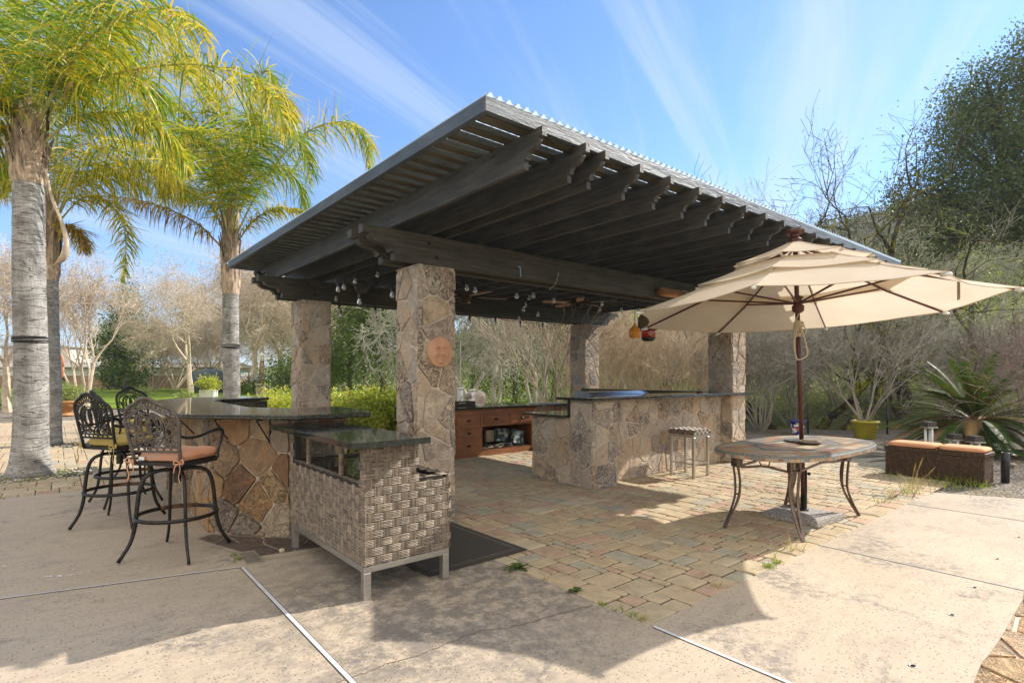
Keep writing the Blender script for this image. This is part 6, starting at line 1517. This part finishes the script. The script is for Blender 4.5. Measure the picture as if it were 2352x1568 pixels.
# mossy oaks beyond the fence
oak=dict(trunks=1,spread=.62,levels=6,kids=(2,3),ratio=.78,up=.12,jit=.26,side=.7,tipr=.006,first=None)
m9_,tips9=bare(917,8.4,r0=.21,lean=(-.30*UX,.30*UY),**oak); lf9=MB(); leaves(lf9,[p for p,_ in tips9],900,.06,.2,random.Random(9),0)
ok=tree_thing('mossy_oak','bare mossy oak whose crooked branches reach above the umbrella','tree',TW(2085,18),[('trunk',m9_,M['moss'],False),('sparse_leaves',lf9,M['leaf_dark'],False)])
m10_,_=bare(926,5.4,r0=.19,lean=(.15,.1),**oak)
ok2=tree_thing('mossy_oak','crooked mossy oak trunk beyond the fence, behind the painted pot','tree',TW(1780,15.6),[('trunk',m10_,M['moss'],False)])
for px,Y,rot,s,lab in ((1885,15.8,2.1,.75,'slim mossy oak trunk just right of the umbrella pole'),(1935,15.4,3.6,.65,'dark mossy oak trunk left of the yellow pot'),(2088,15.8,5.0,.8,'mossy oak trunk leaning just right of the yellow pot'),(1560,22,1.2,.75,'dark mossy oak behind the red lantern'),(1500,26,3.9,.8,'mossy oak farther back above the kitchen bar'),(2230,22,.6,.8,'mossy oak trunk behind the cycad')): crop_copy(ok2,lab,TW(px,Y),rot,s)
# ================================================================= leafy trees
def leafy(name,label,px,Y,lobes,n,size,mat,seed,trunk=(.2,3.0),group=None,limbs=None):
    b=TW(px,Y); t=thing(name,label,'tree',b,group,True); rnd=random.Random(seed)
    cs=[(V((XR.x*dx+UY*dy,XR.y*dx+UX*dy,z)),rx,rx,rz) for dx,dy,z,rx,rz in lobes]
    mb=leafblob(rnd,cs,n,size,clp=55 if n>30000 else 26,shell=.5 if n>30000 else .5); mb.build('crown',mat,t)
    tk_=MB(); 
    top=sum((c[0] for c in cs),V((0,0,0)))/len(cs)
    tk_.tube(spline([V((0,0,-.2)),V((.1,0,trunk[1]*.5)),V((top.x*.4,top.y*.4,trunk[1]))],8),[trunk[0]*(1-.06*i) for i in range(9)],10)
    for c,rx,ry,rz in cs:
        p0=V((top.x*.4,top.y*.4,trunk[1])); tk_.tube(spline([p0,p0.lerp(c,.5)+V((rnd.uniform(-.3,.3),rnd.uniform(-.3,.3),.2)),c],8),[trunk[0]*.5*(1-.1*i) for i in range(9)],6)
        for k in range(5):
            a=rnd.uniform(0,6.28); e=c+V((math.cos(a)*rx*.8,math.sin(a)*ry*.8,rnd.uniform(-.4,.7)*rz)); tk_.tube([c.lerp(p0,.3),c.lerp(e,.5)+V((0,0,.1)),e],[trunk[0]*.2,trunk[0]*.12,.015],5)
    tk_.build('trunk',M['bark_dark'],t,True); return t
leafy('live_oak','huge dark green live oak filling the upper right corner',2420,22,[(-3.3,-.5,8.6,2.0,1.7),(-1.5,.5,10.0,2.2,2.0),(0.6,-.3,11.2,2.2,2.2),(-5.1,0,7.0,1.3,1.1),(-.4,-1,8.0,2.5,2.0),(2.5,0,8.5,2.8,3.2),(-3.4,-1,6.3,2.0,1.3),(-1.0,-1.5,5.6,2.4,1.2),(-2.6,.3,11.0,1.5,1.2),(-.2,0,12.9,1.5,1.1),(2.3,-1,5.0,2.4,1.8),(-4.4,.5,5.2,1.4,.9)],120000,.115,M['leaf_dark'],61,(.45,5.0))
leafy('evergreen_tree','dark conical evergreen behind the orange fruited bush',288,47,[(0,0,3.0,2.1,2.6),(.1,0,5.2,1.6,2.0),(0,0,7.2,1.1,1.8),(.1,0,8.7,.5,1.0),(-.9,-.6,4.2,1.1,1.5)],9000,.22,M['leaf_mid'],62,(.25,3))
leafy('evergreen_tree','rounded far oak crown just left of the rear left column top',600,72,[(0,0,9,4.2,3.6),(-2.5,0,8,2.4,2.2),(2.6,0,7.5,2.8,2.4),(.3,0,12,2.6,1.8)],8000,.36,M['leaf_mid'],63,(.4,6))
EG='dark green trees beyond the lime shrubs'
leafy('evergreen_tree','dark green tree just right of the rear left column, above lime shrubs',800,33,[(0,0,3.0,2.4,2.4),(1.4,0,4.6,1.9,2.0),(-1.3,0,2.1,1.5,1.6)],15000,.15,M['leaf_mid'],64,(.2,2),EG)
leafy('evergreen_tree','tall dark green tree just left of the nearest column',875,31,[(0,0,3.2,2.2,2.6),(.2,0,5.2,1.8,1.8),(-1.2,.5,5.0,1.2,1.5)],14000,.15,M['leaf_mid'],65,(.2,2),EG)
leafy('evergreen_tree','low dark green bushy tree behind the lamp and hose post',705,38,[(0,0,1.7,2.2,1.7),(-1.5,0,1.5,1.4,1.3),(1.5,0,1.9,1.5,1.7)],9000,.16,M['leaf_mid'],66,(.15,1.2),EG)
for i,(px,Y,h,mat,lab) in enumerate(((1085,30,6.2,'leaf_olive','olive green tree beyond the filter tank'),(1180,27,5.4,'leaf_mid','green tree beyond the middle of the island'),(1270,31,6.0,'leaf_olive','olive tree beyond the brown seed head tree'),(1400,30,6.4,'leaf_pale','pale green tree just right of the farthest column'),(1475,34,7.2,'leaf_olive','olive green tree behind the orange lantern'),(1560,29,6.0,'leaf_pale','pale green tree behind the red lantern'),(1660,33,7.0,'leaf_olive','olive tree hidden behind the right column'),(1790,28,7.4,'leaf_pale','olive tree between right column and umbrella pole'),(1900,31,6.5,'leaf_pale','pale green tree right of the umbrella pole'),(2010,30,6.2,'leaf_olive','olive tree directly beyond the potted bare tree'),(2120,33,6.8,'leaf_pale','pale green tree beyond the tallest lantern'),(2230,30,8.0,'leaf_olive','olive tree beyond the cycad'),(2330,34,9.5,'leaf_pale','pale green tree at the right edge under the live oak'))):
    leafy('leafy_tree',lab,px,Y,[(0,0,h*.40,2.2,h*.36),(1.2,0,h*.62,1.7,h*.26),(-1.2,.4,h*.55,1.6,h*.28),(0,-.6,h*.2,2.2,h*.2)],6500,.13,M[mat],700+i,(.16,h*.35),'green trees on the rising ground')
# low green undergrowth beyond the fence: no one could count it
ug=MB(); r=random.Random(33)
for k in range(260):
    u=r.uniform(-.13,1.05); Y=r.uniform(15.3,27); X=u*Y; z=hillz(X,Y); rr_=r.uniform(.3,.75)
    c=W(X,Y,z+rr_*.4); pts=[c+V((r.gauss(0,rr_),r.gauss(0,rr_),r.gauss(0,rr_*.4))) for _ in range(7)]; leaves(ug,pts,75,.06 if Y<20 else .10,.16,r,r.choice((0,0,1,2)))
tag(ug.build('undergrowth',[M['leaf_olive'],M['leaf_mid'],M['leaf_pale']]),'low tangled green undergrowth on the bank beyond the fence','undergrowth',None,'stuff')
# wooded hill
fo=MB(); r=random.Random(44)
for k in range(3600):
    u=r.uniform(-.15,1.35); Y=38+(245-38)*r.random()**.8; X=u*Y; z=hillz(X,Y); 
    if z<2.5: continue
    s=r.uniform(1.6,3.6); c=W(X,Y,z+s*.5); pts=[c+V((r.gauss(0,.6),r.gauss(0,.6),r.gauss(0,.45)))*s for _ in range(5)]; leaves(fo,pts,26,.75+Y*.004,s*.28,r,0)
tag(fo.build('hill_forest',M['forest']),'distant hazy woods covering the hillside behind the bare oak','woods',None,'stuff')
# ================================================================= lime shrubs behind the columns
def shrub(name,label,c,rx,ry,rz,n,size,mats,seed,group=None,cat='shrub',stem=True):
    t=thing(name,label,cat,c,group,True); rnd=random.Random(seed); q=MB(); cs=[]
    for k in range(7): a=k*.9+rnd.random(); cs.append((V((math.cos(a)*rx*.5,math.sin(a)*ry*.5,rz*rnd.uniform(.45,.75))),rx*.55,ry*.55,rz*.45))
    leafblob(rnd,cs,n,size,0,q,.6,.5)
    if len(mats)>1: q.m=[0 if rnd.random()<.85 else 1 for _ in q.f]
    q.build('foliage',mats,t)
    s=MB()
    for k in range(16): a=rnd.uniform(0,6.28); e=V((math.cos(a)*rx*.8,math.sin(a)*ry*.8,rz*rnd.uniform(.4,.9))); s.tube([V((rnd.uniform(-.1,.1),rnd.uniform(-.1,.1),0)),e*.5+V((0,0,.05)),e],[.012,.008,.003],4)
    s.build('stems',M['bark_dark'],t); return t
LG='lime green shrubs behind the paving'
for i,(px,Y,rx,h,lab) in enumerate(((628,12.2,.62,1.12,'lime shrub left of the rear left column, above the granite counter'),(672,11.6,.55,1.1,'lime shrub behind the rear left column'),(785,11.3,.62,1.16,'lime shrub just right of the rear left column'),(838,11.0,.66,1.22,'largest lime shrub midway between the two left columns'),(885,11.4,.62,1.26,'lime shrub just left of the nearest column'),(800,10.2,.5,.85,'low lime shrub in front, above the bar end'),(935,11.6,.6,1.15,'lime shrub hidden behind the nearest column'))):
    shrub('lime_shrub',lab,TW(px,Y) if px<1000 else TW(px,Y),rx,rx,h*.86,6500,.068,[M['leaf_lime'],M['leaf_olive']],80+i,LG)
# ================================================================= left background
c=TW(150,20.6); o=thing('bowl_planter','wide terracotta bowl planter on a foot behind the palms','planter',c)
MB().lathe([(.30,0),(.26,.05),(.17,.10),(.17,.14),(.30,.22),(.46,.36),(.53,.47),(.58,.50),(.58,.545),(.54,.55),(.50,.50),(0,.48)],32,c).build('bowl',M['terra'],o,True)
for k in range(8):
    a=k*PI/4; MB().tube(spline([c+V((.50*math.cos(a),.50*math.sin(a),.43)),c+V((.50*math.cos(a+.39),.50*math.sin(a+.39),.37)),c+V((.50*math.cos(a+.78),.50*math.sin(a+.78),.43))],8),.016,6).build('garland',M['terra'],o,True)
shrub('bowl_shrub','clipped olive green shrub growing in the terracotta bowl',c+V((0,0,.5)),.62,.62,.62,5200,.055,[M['leaf_olive']],90)
c=TW(286,58); 
q=thing('fruit_tree','round glossy citrus bush dotted with orange fruit by the long building','tree',c,None,True); rnd_=random.Random(5); fb=leafblob(rnd_,[(V((0,0,1.8)),1.9,1.9,1.8),(V((-.8,-.5,1.2)),1.2,1.2,1.2),(V((.9,-.6,1.1)),1.2,1.2,1.1)],9000,.20,0); fb.build('foliage',M['orange'],q)
fr_=MB()
for k in range(170): a=rnd_.uniform(0,6.28); e=rnd_.uniform(-.7,1.2); fr_.ell((math.cos(a)*1.95*math.cos(e),math.sin(a)*1.95*math.cos(e),1.75+math.sin(e)*1.75),.075,.075,.075,6,4)
tag(fr_.build('fruit',M['fruit'],q,True),None,None,None,'stuff'); MB().tube([V((0,0,0)),V((0,0,1.4))],.12,8).build('trunk',M['bark_dark'],q)
# long low building
def lbox(mb,x0,x1,Y0,Y1,z0,z1,m=0):
    a=[W(x0,Y0),W(x1,Y0),W(x1,Y1),W(x0,Y1)]; mb.prism([(p.x,p.y) for p in a],z0,z1,m)
bl=thing('long_building','long low brick building with white band and flat grey roof beyond the lawn','building',W(-55,66,0))
bk=NT('weathered_brick'); bt_=bk.new('ShaderNodeTexBrick'); bk.l(bk.co('Object',(1,1,1)),bt_.inputs['Vector']); bt_.inputs['Scale'].default_value=3; bt_.inputs['Color1'].default_value=(.33,.18,.11,1); bt_.inputs['Color2'].default_value=(.40,.25,.16,1); bt_.inputs['Mortar'].default_value=(.38,.30,.23,1); bk.col(bk.mix(1.0,bt_.outputs[0],bk.ramp(bk.noise(bk.co(),.5,5),[(.3,.8),(.7,1.15)]),'MULTIPLY')); bk.set(.9)
q=MB(); lbox(q,-95,-52.0,63,72,0,1.42); lbox(q,-50.9,-34,63,72,0,1.42); lbox(q,-51.99,-50.91,63.4,72,0,1.42); q.build('brick_wall',bk.mat,bl)
q=MB(); lbox(q,-51.98,-50.92,63.2,63.38,.35,1.3); q.build('dark_opening',joint_dark,bl)
sd_=NT('white_siding'); sw=sd_.new('ShaderNodeTexWave'); sw.inputs['Scale'].default_value=6; sd_.l(sd_.co('Object',(UX,-UY,0)),sw.inputs['Vector']); sd_.col(sd_.ramp(sw.outputs[0],[(0,(.5,.5,.47)),(.3,(.68,.68,.64))])); sd_.set(.7)
q=MB(); lbox(q,-95,-34,62.95,72,1.423,2.28); q.build('white_band',sd_.mat,bl)
q=MB(); lbox(q,-96,-33.4,62.3,73,2.284,2.40); q.build('roof_edge',basic('dark_gutter',(.10,.11,.11),.5),bl)
q=MB(); a=[W(-96,62.4,2.403),W(-33.4,62.4,2.403),W(-33.4,68,3.05),W(-96,68,3.05),W(-33.4,73,2.41),W(-96,73,2.41)]; q.add(a,[(0,1,2,3),(3,2,4,5),(1,4,2),(0,3,5)]); q.build('roof',basic('tan_roofing',(.30,.27,.22),.9,var=.3,scale=2),bl)
b2_=thing('white_building','taller plain white building rising behind the long low building','building',W(-64,82,0)); q=MB(); lbox(q,-72,-62.5,78,90,0,5.4); q.build('wall',basic('cream_render',(.66,.62,.56),.8,bump=0),b2_); q=MB(); lbox(q,-72.4,-62.1,77.6,90.4,5.403,5.6); q.build('roof_slab',basic('roof_slab_grey',(.35,.33,.3),.8),b2_)
c=TW(484,47); o=thing('water_tank','dark green grey plastic water tank at the back of the lawn','water tank',c); MB().lathe([(0,2.05),(.3,2.03),(1.3,1.75),(1.42,1.6),(1.42,0)][::-1],28,c).build('tank_shell',basic('tank_plastic',(.075,.10,.115),.6,var=.1,bump=.05),o,True); MB().lathe([(0,2.14),(.25,2.14),(.27,2.02)][::-1],16,c).build('lid',M['blackpl'],o,True)
c=TW(468,27.5); o=thing('planter_box','white square planter box on the lawn','planter',c); u=XR; n_=V((UY,UX,0)); q=MB(); a=[c-u*.34-n_*.25,c+u*.34-n_*.25,c+u*.34+n_*.25,c-u*.34+n_*.25]; c=TW(478,36); 
c=TW(479,36); o.location=c; a=[c-u*.45-n_*.3,c+u*.45-n_*.3,c+u*.45+n_*.3,c-u*.45+n_*.3]; q.prism([(p.x,p.y) for p in a],0,.55); q.build('box',M['white'],o)
shrub('box_plant','bright green plant growing in the white planter box',c+V((0,0,.5)),.62,.6,.75,1500,.12,[M['leaf_lime'],M['leaf_mid']],91)
# lamp post on a stone base, hose post, flowering bush
c=TW(601,41); o=thing('lamp_post','copper lamp post with white lantern head on a stone plinth','lamp post',c)
q=MB(); r=random.Random(2); q.lathe([(.36,0),(.36,.78)],14,c,1)
for k in range(9):
    for j in range(12): a=j*.5236+k*.26; dd=V((math.cos(a),math.sin(a),0)); s=V((-dd.y,dd.x,0)); q.slab([(-.085,.005),(.085,.005),(.085,.075),(-.085,.075)],c+dd*.34+V((0,0,k*.086)),s,(0,0,1),dd*r.uniform(.03,.06),0)
q.lathe([(.44,.79),(.44,.86)],16,c); q.build('stone_plinth',[M['stone'],M['mortar']],o)
MB().tube([c+V((0,0,.86)),c+V((0,0,2.55))],.055,10).build('copper_post',basic('copper_post',(.42,.17,.08),.5,.3,bump=.05),o,True)
MB().lathe([(.05,2.55),(.11,2.6),(.17,2.95),(.19,2.96)],8,c).build('lantern_glass',basic('frosted_lantern',(.7,.68,.6),.3,bump=0),o); MB().lathe([(.22,2.965),(.14,3.08),(.04,3.14),(.03,3.24),(0,3.25)],8,c).build('lantern_cap',M['white'],o)
c=TW(620,39); o=thing('hose_post','white square post with coiled green garden hoses hanging on it','post',c); MB().bev(c.x-.09,c.y-.09,0,c.x+.09,c.y+.09,1.5,.01).build('shaft',M['white'],o)
q=MB(); r=random.Random(6)
for k in range(9): a=r.uniform(.25,.55); cc_=c-V((UY,UX,0))*.14+XR*r.uniform(-.15,.2)+V((0,0,1.35)); q.tube(spline([cc_,cc_+XR*a*.5+V((0,0,-.4)),cc_+XR*a*.3+V((0,0,-1.1)),cc_-XR*a*.3+V((0,0,-1.15)),cc_-XR*a*.4+V((0,0,-.4)),cc_],18),.018,5)
q.build('garden_hose',basic('green_hose',(.04,.20,.14),.5,bump=0),o)
c=TW(575,43); q=thing('flowering_bush','dark bush topped with pale blue flowers behind the third palm','shrub',c,None,True); rnd_=random.Random(15); leafblob(rnd_,[(V((0,0,.6)),1.2,1.0,.6),(V((.9,0,.5)),.9,.8,.55),(V((-.9,0,.5)),.8,.8,.55)],3000,.14,0).build('foliage',M['leaf_mid'],q)
fl_=MB(); leaves(fl_,[V((rnd_.uniform(-1.5,1.6),rnd_.uniform(-.8,.5),1.15+rnd_.random()*.25)) for _ in range(50)],1100,.09,.10,rnd_); fl_.build('flowers',leafmat('pale_flowers',[(.45,.5,.62),(.65,.68,.75),(.8,.8,.82)],.3,.6,1,(1,1,1)),q)
for i,(px,Y,s,lab) in enumerate(((327,40,.45,'small sage bush at the foot of the many stemmed bare tree'),(8,26,.5,'small grey green bush at the left edge beside the leaning tree'),(425,31,.35,'small bush hidden behind the far bar stool'))):
    shrub('low_bush',lab,TW(px,Y),s*1.5,s*1.5,s*1.4,900,.09,[M['leaf_olive']],95+i)
c=W((133-1176)/FP*16,16,0); o=thing('framed_panel','grey oval panel in an orange frame on a stand, half behind the palms','panel',c)
q=MB(); e=[( .15*math.copysign(abs(math.cos(t))**.6,math.cos(t)), .34*math.copysign(abs(math.sin(t))**.6,math.sin(t))) for t in [2*PI*i/28 for i in range(28)]]; zc=1.5+(861-842)*16/FP
MB().slab(e,c+V((0,0,zc)),XR,(0,0,1),V((UY,UX,0))*.03).build('panel_face',basic('grey_panel',(.35,.34,.33),.5,bump=0),o); MB().tube([c+XR*x+V((0,0,zc+z_)) for x,z_ in e+e[:1]],.03,8).build('orange_frame',basic('orange_frame_paint',(.70,.24,.10),.5,bump=0),o,True); MB().tube([c,c+V((0,0,zc-.33))],.02,8).build('stand',M['iron'],o)
# ================================================================= right side: fence, pots, cycad
fn=thing('wire_fence','low chain link fence on thin dark posts along the gravel edge','fence',W(8,14.3,0)); X0_,X1_=7.0,15.5
def FZ(X): return max(0,hillz(X,14.3))-.05
for px in (1856,2038,1700,2215): 
    X=(px-1176)/FP*14.3; p=W(X,14.3,0); p.z=FZ(X); MB().tube([p,p+V((0,0,.80))],.022,8).build('post',M['blackpl'],fn,True)
q=MB(); n=int((X1_-X0_)/.07); 
for i in range(n):
    for sgn in (1,-1):
        xa=X0_+i*.07; xb=xa+sgn*.66; 
        a,b=W(xa,14.3,FZ(xa)+.02),W(xb,14.3,FZ(xb)+.68); q.tube([a,b],.0022,3,cap=False)
q.build('mesh',M['iron'],fn)
c=TW(1987,13.3); c.z=-.02; o=thing('yellow_pot','large mustard yellow glazed pot at the gravel edge','pot',c)
MB().lathe([(.20,0),(.215,.02),(.275,.36),(.30,.375),(.31,.40),(.30,.425),(.272,.43),(.262,.38),(0,.37)],32,c).build('pot_body',M['yellowpot'],o,True); MB().ell(c+V((-.02,-.27,.27)),.03,.015,.03,10,6).build('medallion',M['yellowpot'],o,True)
m11,_=bare(1111,2.95,r0=.034,trunks=7,spread=.44,levels=5,kids=(2,3),ratio=.76,up=.28,tilt=.55,jit=.13,side=.8,tipr=.0035)
tree_thing('potted_tree','bare many branched tree growing in the yellow pot','tree',c+V((0,0,.36)),[('trunk',m11,M['bark_grey'],False)])
c=TW(1832,14.0); c.z=-.02; o=thing('painted_pot','flower pot painted with blue, white and red folk pattern','pot',c)
tk_=NT('painted_pot_glaze'); vv=tk_.vor(tk_.co('Object',(1,1,1)),17,'F1',.6,'Color'); sx_=tk_.new('ShaderNodeSeparateColor'); tk_.l(vv,sx_.inputs[0]); tk_.col(tk_.ramp(sx_.outputs[0],[(0,(.7,.7,.66)),(.35,(.03,.06,.35)),(.55,(.55,.06,.04)),(.7,(.7,.38,.03)),(.82,(.04,.05,.2))],'CONSTANT')); tk_.set(.2)
MB().lathe([(.12,0),(.13,.02),(.17,.33),(0,.32)],24,c).build('painted_body',tk_.mat,o,True); MB().lathe([(.172,.331),(.205,.335),(.21,.38),(.17,.38)],24,c).build('rim',basic('blue_rim',(.04,.06,.25),.25,bump=0),o,True)
# cycad
cy=thing('cycad','large dark cycad with stiff arching fronds behind the chest','cycad',TW(2235,11.2)); base_=TW(2240,11.2); base_.z=0
MB().lathe([(.20,0),(.26,.2),(.24,.45),(.12,.6),(0,.62)],14,base_).build('trunk',M['boot'],cy)
r=random.Random(21)
for k in range(92):
    a=k*2.4+r.uniform(-.2,.2); el=r.uniform(-.15,1.25) if k%3 else r.uniform(.0,.5); d=V((math.cos(a),math.sin(a),0)); ln=r.uniform(1.3,1.75); pts=[base_+V((0,0,.55))]
    v_=d*math.cos(el)+V((0,0,math.sin(el))); p=pts[0].copy()
    for s in range(5): v_=(v_+V((0,0,-.17))).normalized(); p=p+v_*ln/5; p.z=max(.05,p.z); pts.append(p.copy())
    sp=spline(pts,26); q=MB(); q.tube(sp,[.012-.0004*i for i in range(27)],5,1)
    for i in range(3,27):
        for sub_ in (0,.33,.66):
            p=sp[i].lerp(sp[min(26,i+1)],sub_); T=(sp[min(26,i+1)]-sp[i-1]).normalized(); S=T.cross(V((0,0,1))); S=S.normalized() if S.length>.05 else XR
            for sg in (-1,1):
                l=.20*math.sin(PI*min(.97,max(.12,i/27)))**.6; dd=(S*sg*.85+T*.55+V((0,0,.18))).normalized(); e=p+dd*l; w=T*.013; q.add([p-w,p+w,e+w*.2],[(0,1,2)],0)
    q.build('frond',[M['cyc'] if k%9 else M['palm_d'],M['rachis_dry']],cy)
# ================================================================= weeds, grass tufts, pebbles
def tuft(mb,c,n,h,rnd,m=0,w=.004,sp=.05,lean=.35):
    for _ in range(n):
        p=V(c)+V((rnd.gauss(0,sp),rnd.gauss(0,sp),0)); d=V((rnd.gauss(0,lean),rnd.gauss(0,lean),1)).normalized(); l=h*rnd.uniform(.4,1.1); s=V((rnd.gauss(0,1),rnd.gauss(0,1),0)).normalized()*w; vs=[]
        for k in range(5):
            u=k/4; ww=s*(1-u)**.7; vs+=[p-ww,p+ww]; p=p+d*l/4; d=(d+V((d.x*.25,d.y*.25,-.10))).normalized()
        mb.add(vs,[(2*k,2*k+1,2*k+3,2*k+2) for k in range(4)],m)
r=random.Random(55); q=MB()
for x,y,n,h,m,s in ((2100,1128,34,.30,1,.08),(2085,1135,20,.22,0,.09),(2118,1118,22,.26,1,.06),(2160,1110,30,.16,0,.10),(2200,1112,30,.15,0,.10),(2235,1115,26,.18,0,.08),(2255,1118,20,.14,0,.08),(2060,1100,20,.14,0,.10),(2045,1090,24,.10,0,.12),(2180,1120,30,.13,0,.10),(2230,1130,40,.06,1,.16),(2290,1135,40,.05,1,.16),(2140,1085,16,.3,0,.05),(2055,1145,24,.16,1,.07),(2030,1155,14,.10,0,.06)):
    tuft(q,G(x,y),n,h,r,m,.004,s)
# tall seed heads
for (x,y,x2,y2) in ((2096,1110,2120,1050),(2110,1112,2148,1072),(2090,1118,2104,1062)):
    a=G(x,y); b=P(x2,y2,6.9); q.tube([a,a.lerp(b,.55),b],[.003,.003,.002],4,1); q.tube([a.lerp(b,.6),a.lerp(b,.8),b],[.004,.010,.003],6,1)
tag(q.build('weed_grass',[M['blade'],M['straw']]),'wild grass tufts growing along the slab edge by the wicker chest','grass',None,'stuff')
q=MB()
for x,y,n,h,m in ((1765,1302,60,.05,0),(1785,1292,40,.05,0),(1815,1265,10,.22,1),(1845,1262,8,.20,1),(1790,1285,6,.28,0),(1640,1345,20,.05,1),(1455,1412,26,.04,0),(1475,1425,26,.06,1),(1385,1388,30,.03,0),(1420,1400,20,.03,0),(1258,1330,14,.04,1),(1690,1235,12,.03,0),(1720,1240,8,.05,0),(548,1285,50,.03,0),(540,1275,30,.03,0),(1480,1160,10,.03,0)): tuft(q,G(x,y),n,h,r,m,.0035,.022,.5)
for i in range(60):
    b=G(r.uniform(0,330),0+r.uniform(1118,1138)); tuft(q,V((r.uniform(-4.2,-1.9),7.12+r.random()*1.6,0)),10,.035,r,0,.004,.03,.6)
tag(q.build('joint_weeds',[M['blade'],M['straw']]),'small weeds sprouting from the paver joints','weeds',None,'stuff')
def broad(name,label,c,n,L,w):
    t=thing(name,label,'weed',c); q=MB()
    for k in range(n):
        a=k*2.4+r.random()*.4; d=V((math.cos(a),math.sin(a),0)); s=V((-d.y,d.x,0)); l=L*r.uniform(.6,1.1); el=r.uniform(.2,.9); vs=[]
        for i in range(6):
            u=i/5; p=V(c)+d*l*u*math.cos(el)+V((0,0,l*u*math.sin(el)-l*.5*u*u+.004)); ww=w*math.sin(PI*min(.98,u*.9+.08))**.8; vs+=[p-s*ww+V((0,0,ww*.3)),p,p+s*ww+V((0,0,ww*.3))]
        q.add(vs,[(3*i+e,3*i+e+1,3*i+e+4,3*i+e+3) for i in range(5) for e in (0,1)])
    q.build('leaf_rosette',M['leaf_mid'],t); return t
broad('broadleaf_weed','largest broad leaved weed at the slab edge near the mat',G(1192,1306),12,.16,.018); broad('broadleaf_weed','small round leaved weed at the slab edge halfway to the corner',G(1318,1360),9,.085,.020)
q=MB()
for k in range(420):
    a=r.uniform(0,6.28); rr_=r.uniform(.28,.62); c=V((b1.x+math.cos(a)*rr_*1.15,b1.y+math.sin(a)*rr_*.95,.0)); s=r.uniform(.01,.028); q.ell(c+V((0,0,s*.3)),s,s*r.uniform(.6,1),s*.55,6,4)
    if k%2: c2=V((b2.x+math.cos(a)*rr_,b2.y+math.sin(a)*rr_,0)); q.ell(c2+V((0,0,s*.3)),s,s*.8,s*.5,6,4)
tag(q.build('pebble_ring',basic('pale_pebbles',(.40,.35,.29),.8,var=.4,isl=.5,bump=0),None,True),'pale pebbles bedded round the feet of the palms','pebbles',None,'stuff')
q=MB()
for k in range(46): a=r.uniform(0,6.28); tuft(q,V((b1.x+math.cos(a)*r.uniform(.3,.6),b1.y+math.sin(a)*r.uniform(.25,.55),0)),12,.07,r,r.choice((0,0,1)),.004,.05,.6)
tag(q.build('palm_foot_grass',[M['blade'],M['straw']]),'short grass round the foot of the nearest palm','grass',None,'stuff')
# leaf litter and rocks near the cycad
q=MB()
for k in range(900): X=r.uniform(6.2,10.5); Y=r.uniform(6.9,11.5); p=W(X,Y,-.02); 
for k in range(1600):
    X=r.uniform(6.0,11); Y=r.uniform(6.9,12.0); p=W(X,Y,-.018)
    if p.x<7.4 and p.y>-.3: continue
    if p.y>-.3+(p.x-6)*0 and p.x<6.4: continue
    s=r.uniform(.012,.03); a=r.uniform(0,6.28); u=V((math.cos(a),math.sin(a),r.uniform(-.2,.3)))*s; v_=V((-math.sin(a),math.cos(a),r.uniform(-.2,.3)))*s*.5; q.add([p-u,p+v_,p+u,p-v_],[(0,1,2,3)])
tag(q.build('leaf_litter',M['palm_d']),'dry leaf litter scattered on the gravel near the cycad','leaf litter',None,'stuff')
for i,(x,y,s,lab) in enumerate(((2268,1068,.09,'grey rock left of the black pipe'),(2325,1070,.06,'small tan rock right of the black pipe'))):
    c=G(x,y); q=MB(); q.ell(c+V((0,0,s*.3)),s*1.2,s,s*.6,12,8,jit=.1,rnd=random.Random(i)); tag(q.build('rock',basic('grey_rock_%d'%i,(.30-.05*i,.27-.06*i,.23-.08*i),.9,var=.3,bump=.4),None,True),lab,'rock')

# ================================================================= air
hb_=MB().box(-2600,-2600,-12,2600,2600,118); ho=hb_.build('haze',None if 0 else bpy.data.materials.new('haze_air'))
hm=bpy.data.materials['haze_air']; hm.use_nodes=True; hn=hm.node_tree; hn.nodes.clear(); ov=hn.nodes.new('ShaderNodeOutputMaterial'); pvn=hn.nodes.new('ShaderNodeVolumePrincipled'); pvn.inputs['Color'].default_value=(.86,.93,1,1); pvn.inputs['Density'].default_value=.0005; pvn.inputs['Anisotropy'].default_value=.3
hn.links.new(pvn.outputs[0],ov.inputs['Volume']); tag(ho,'pale blue air between the camera and the hills','haze',None,'stuff')
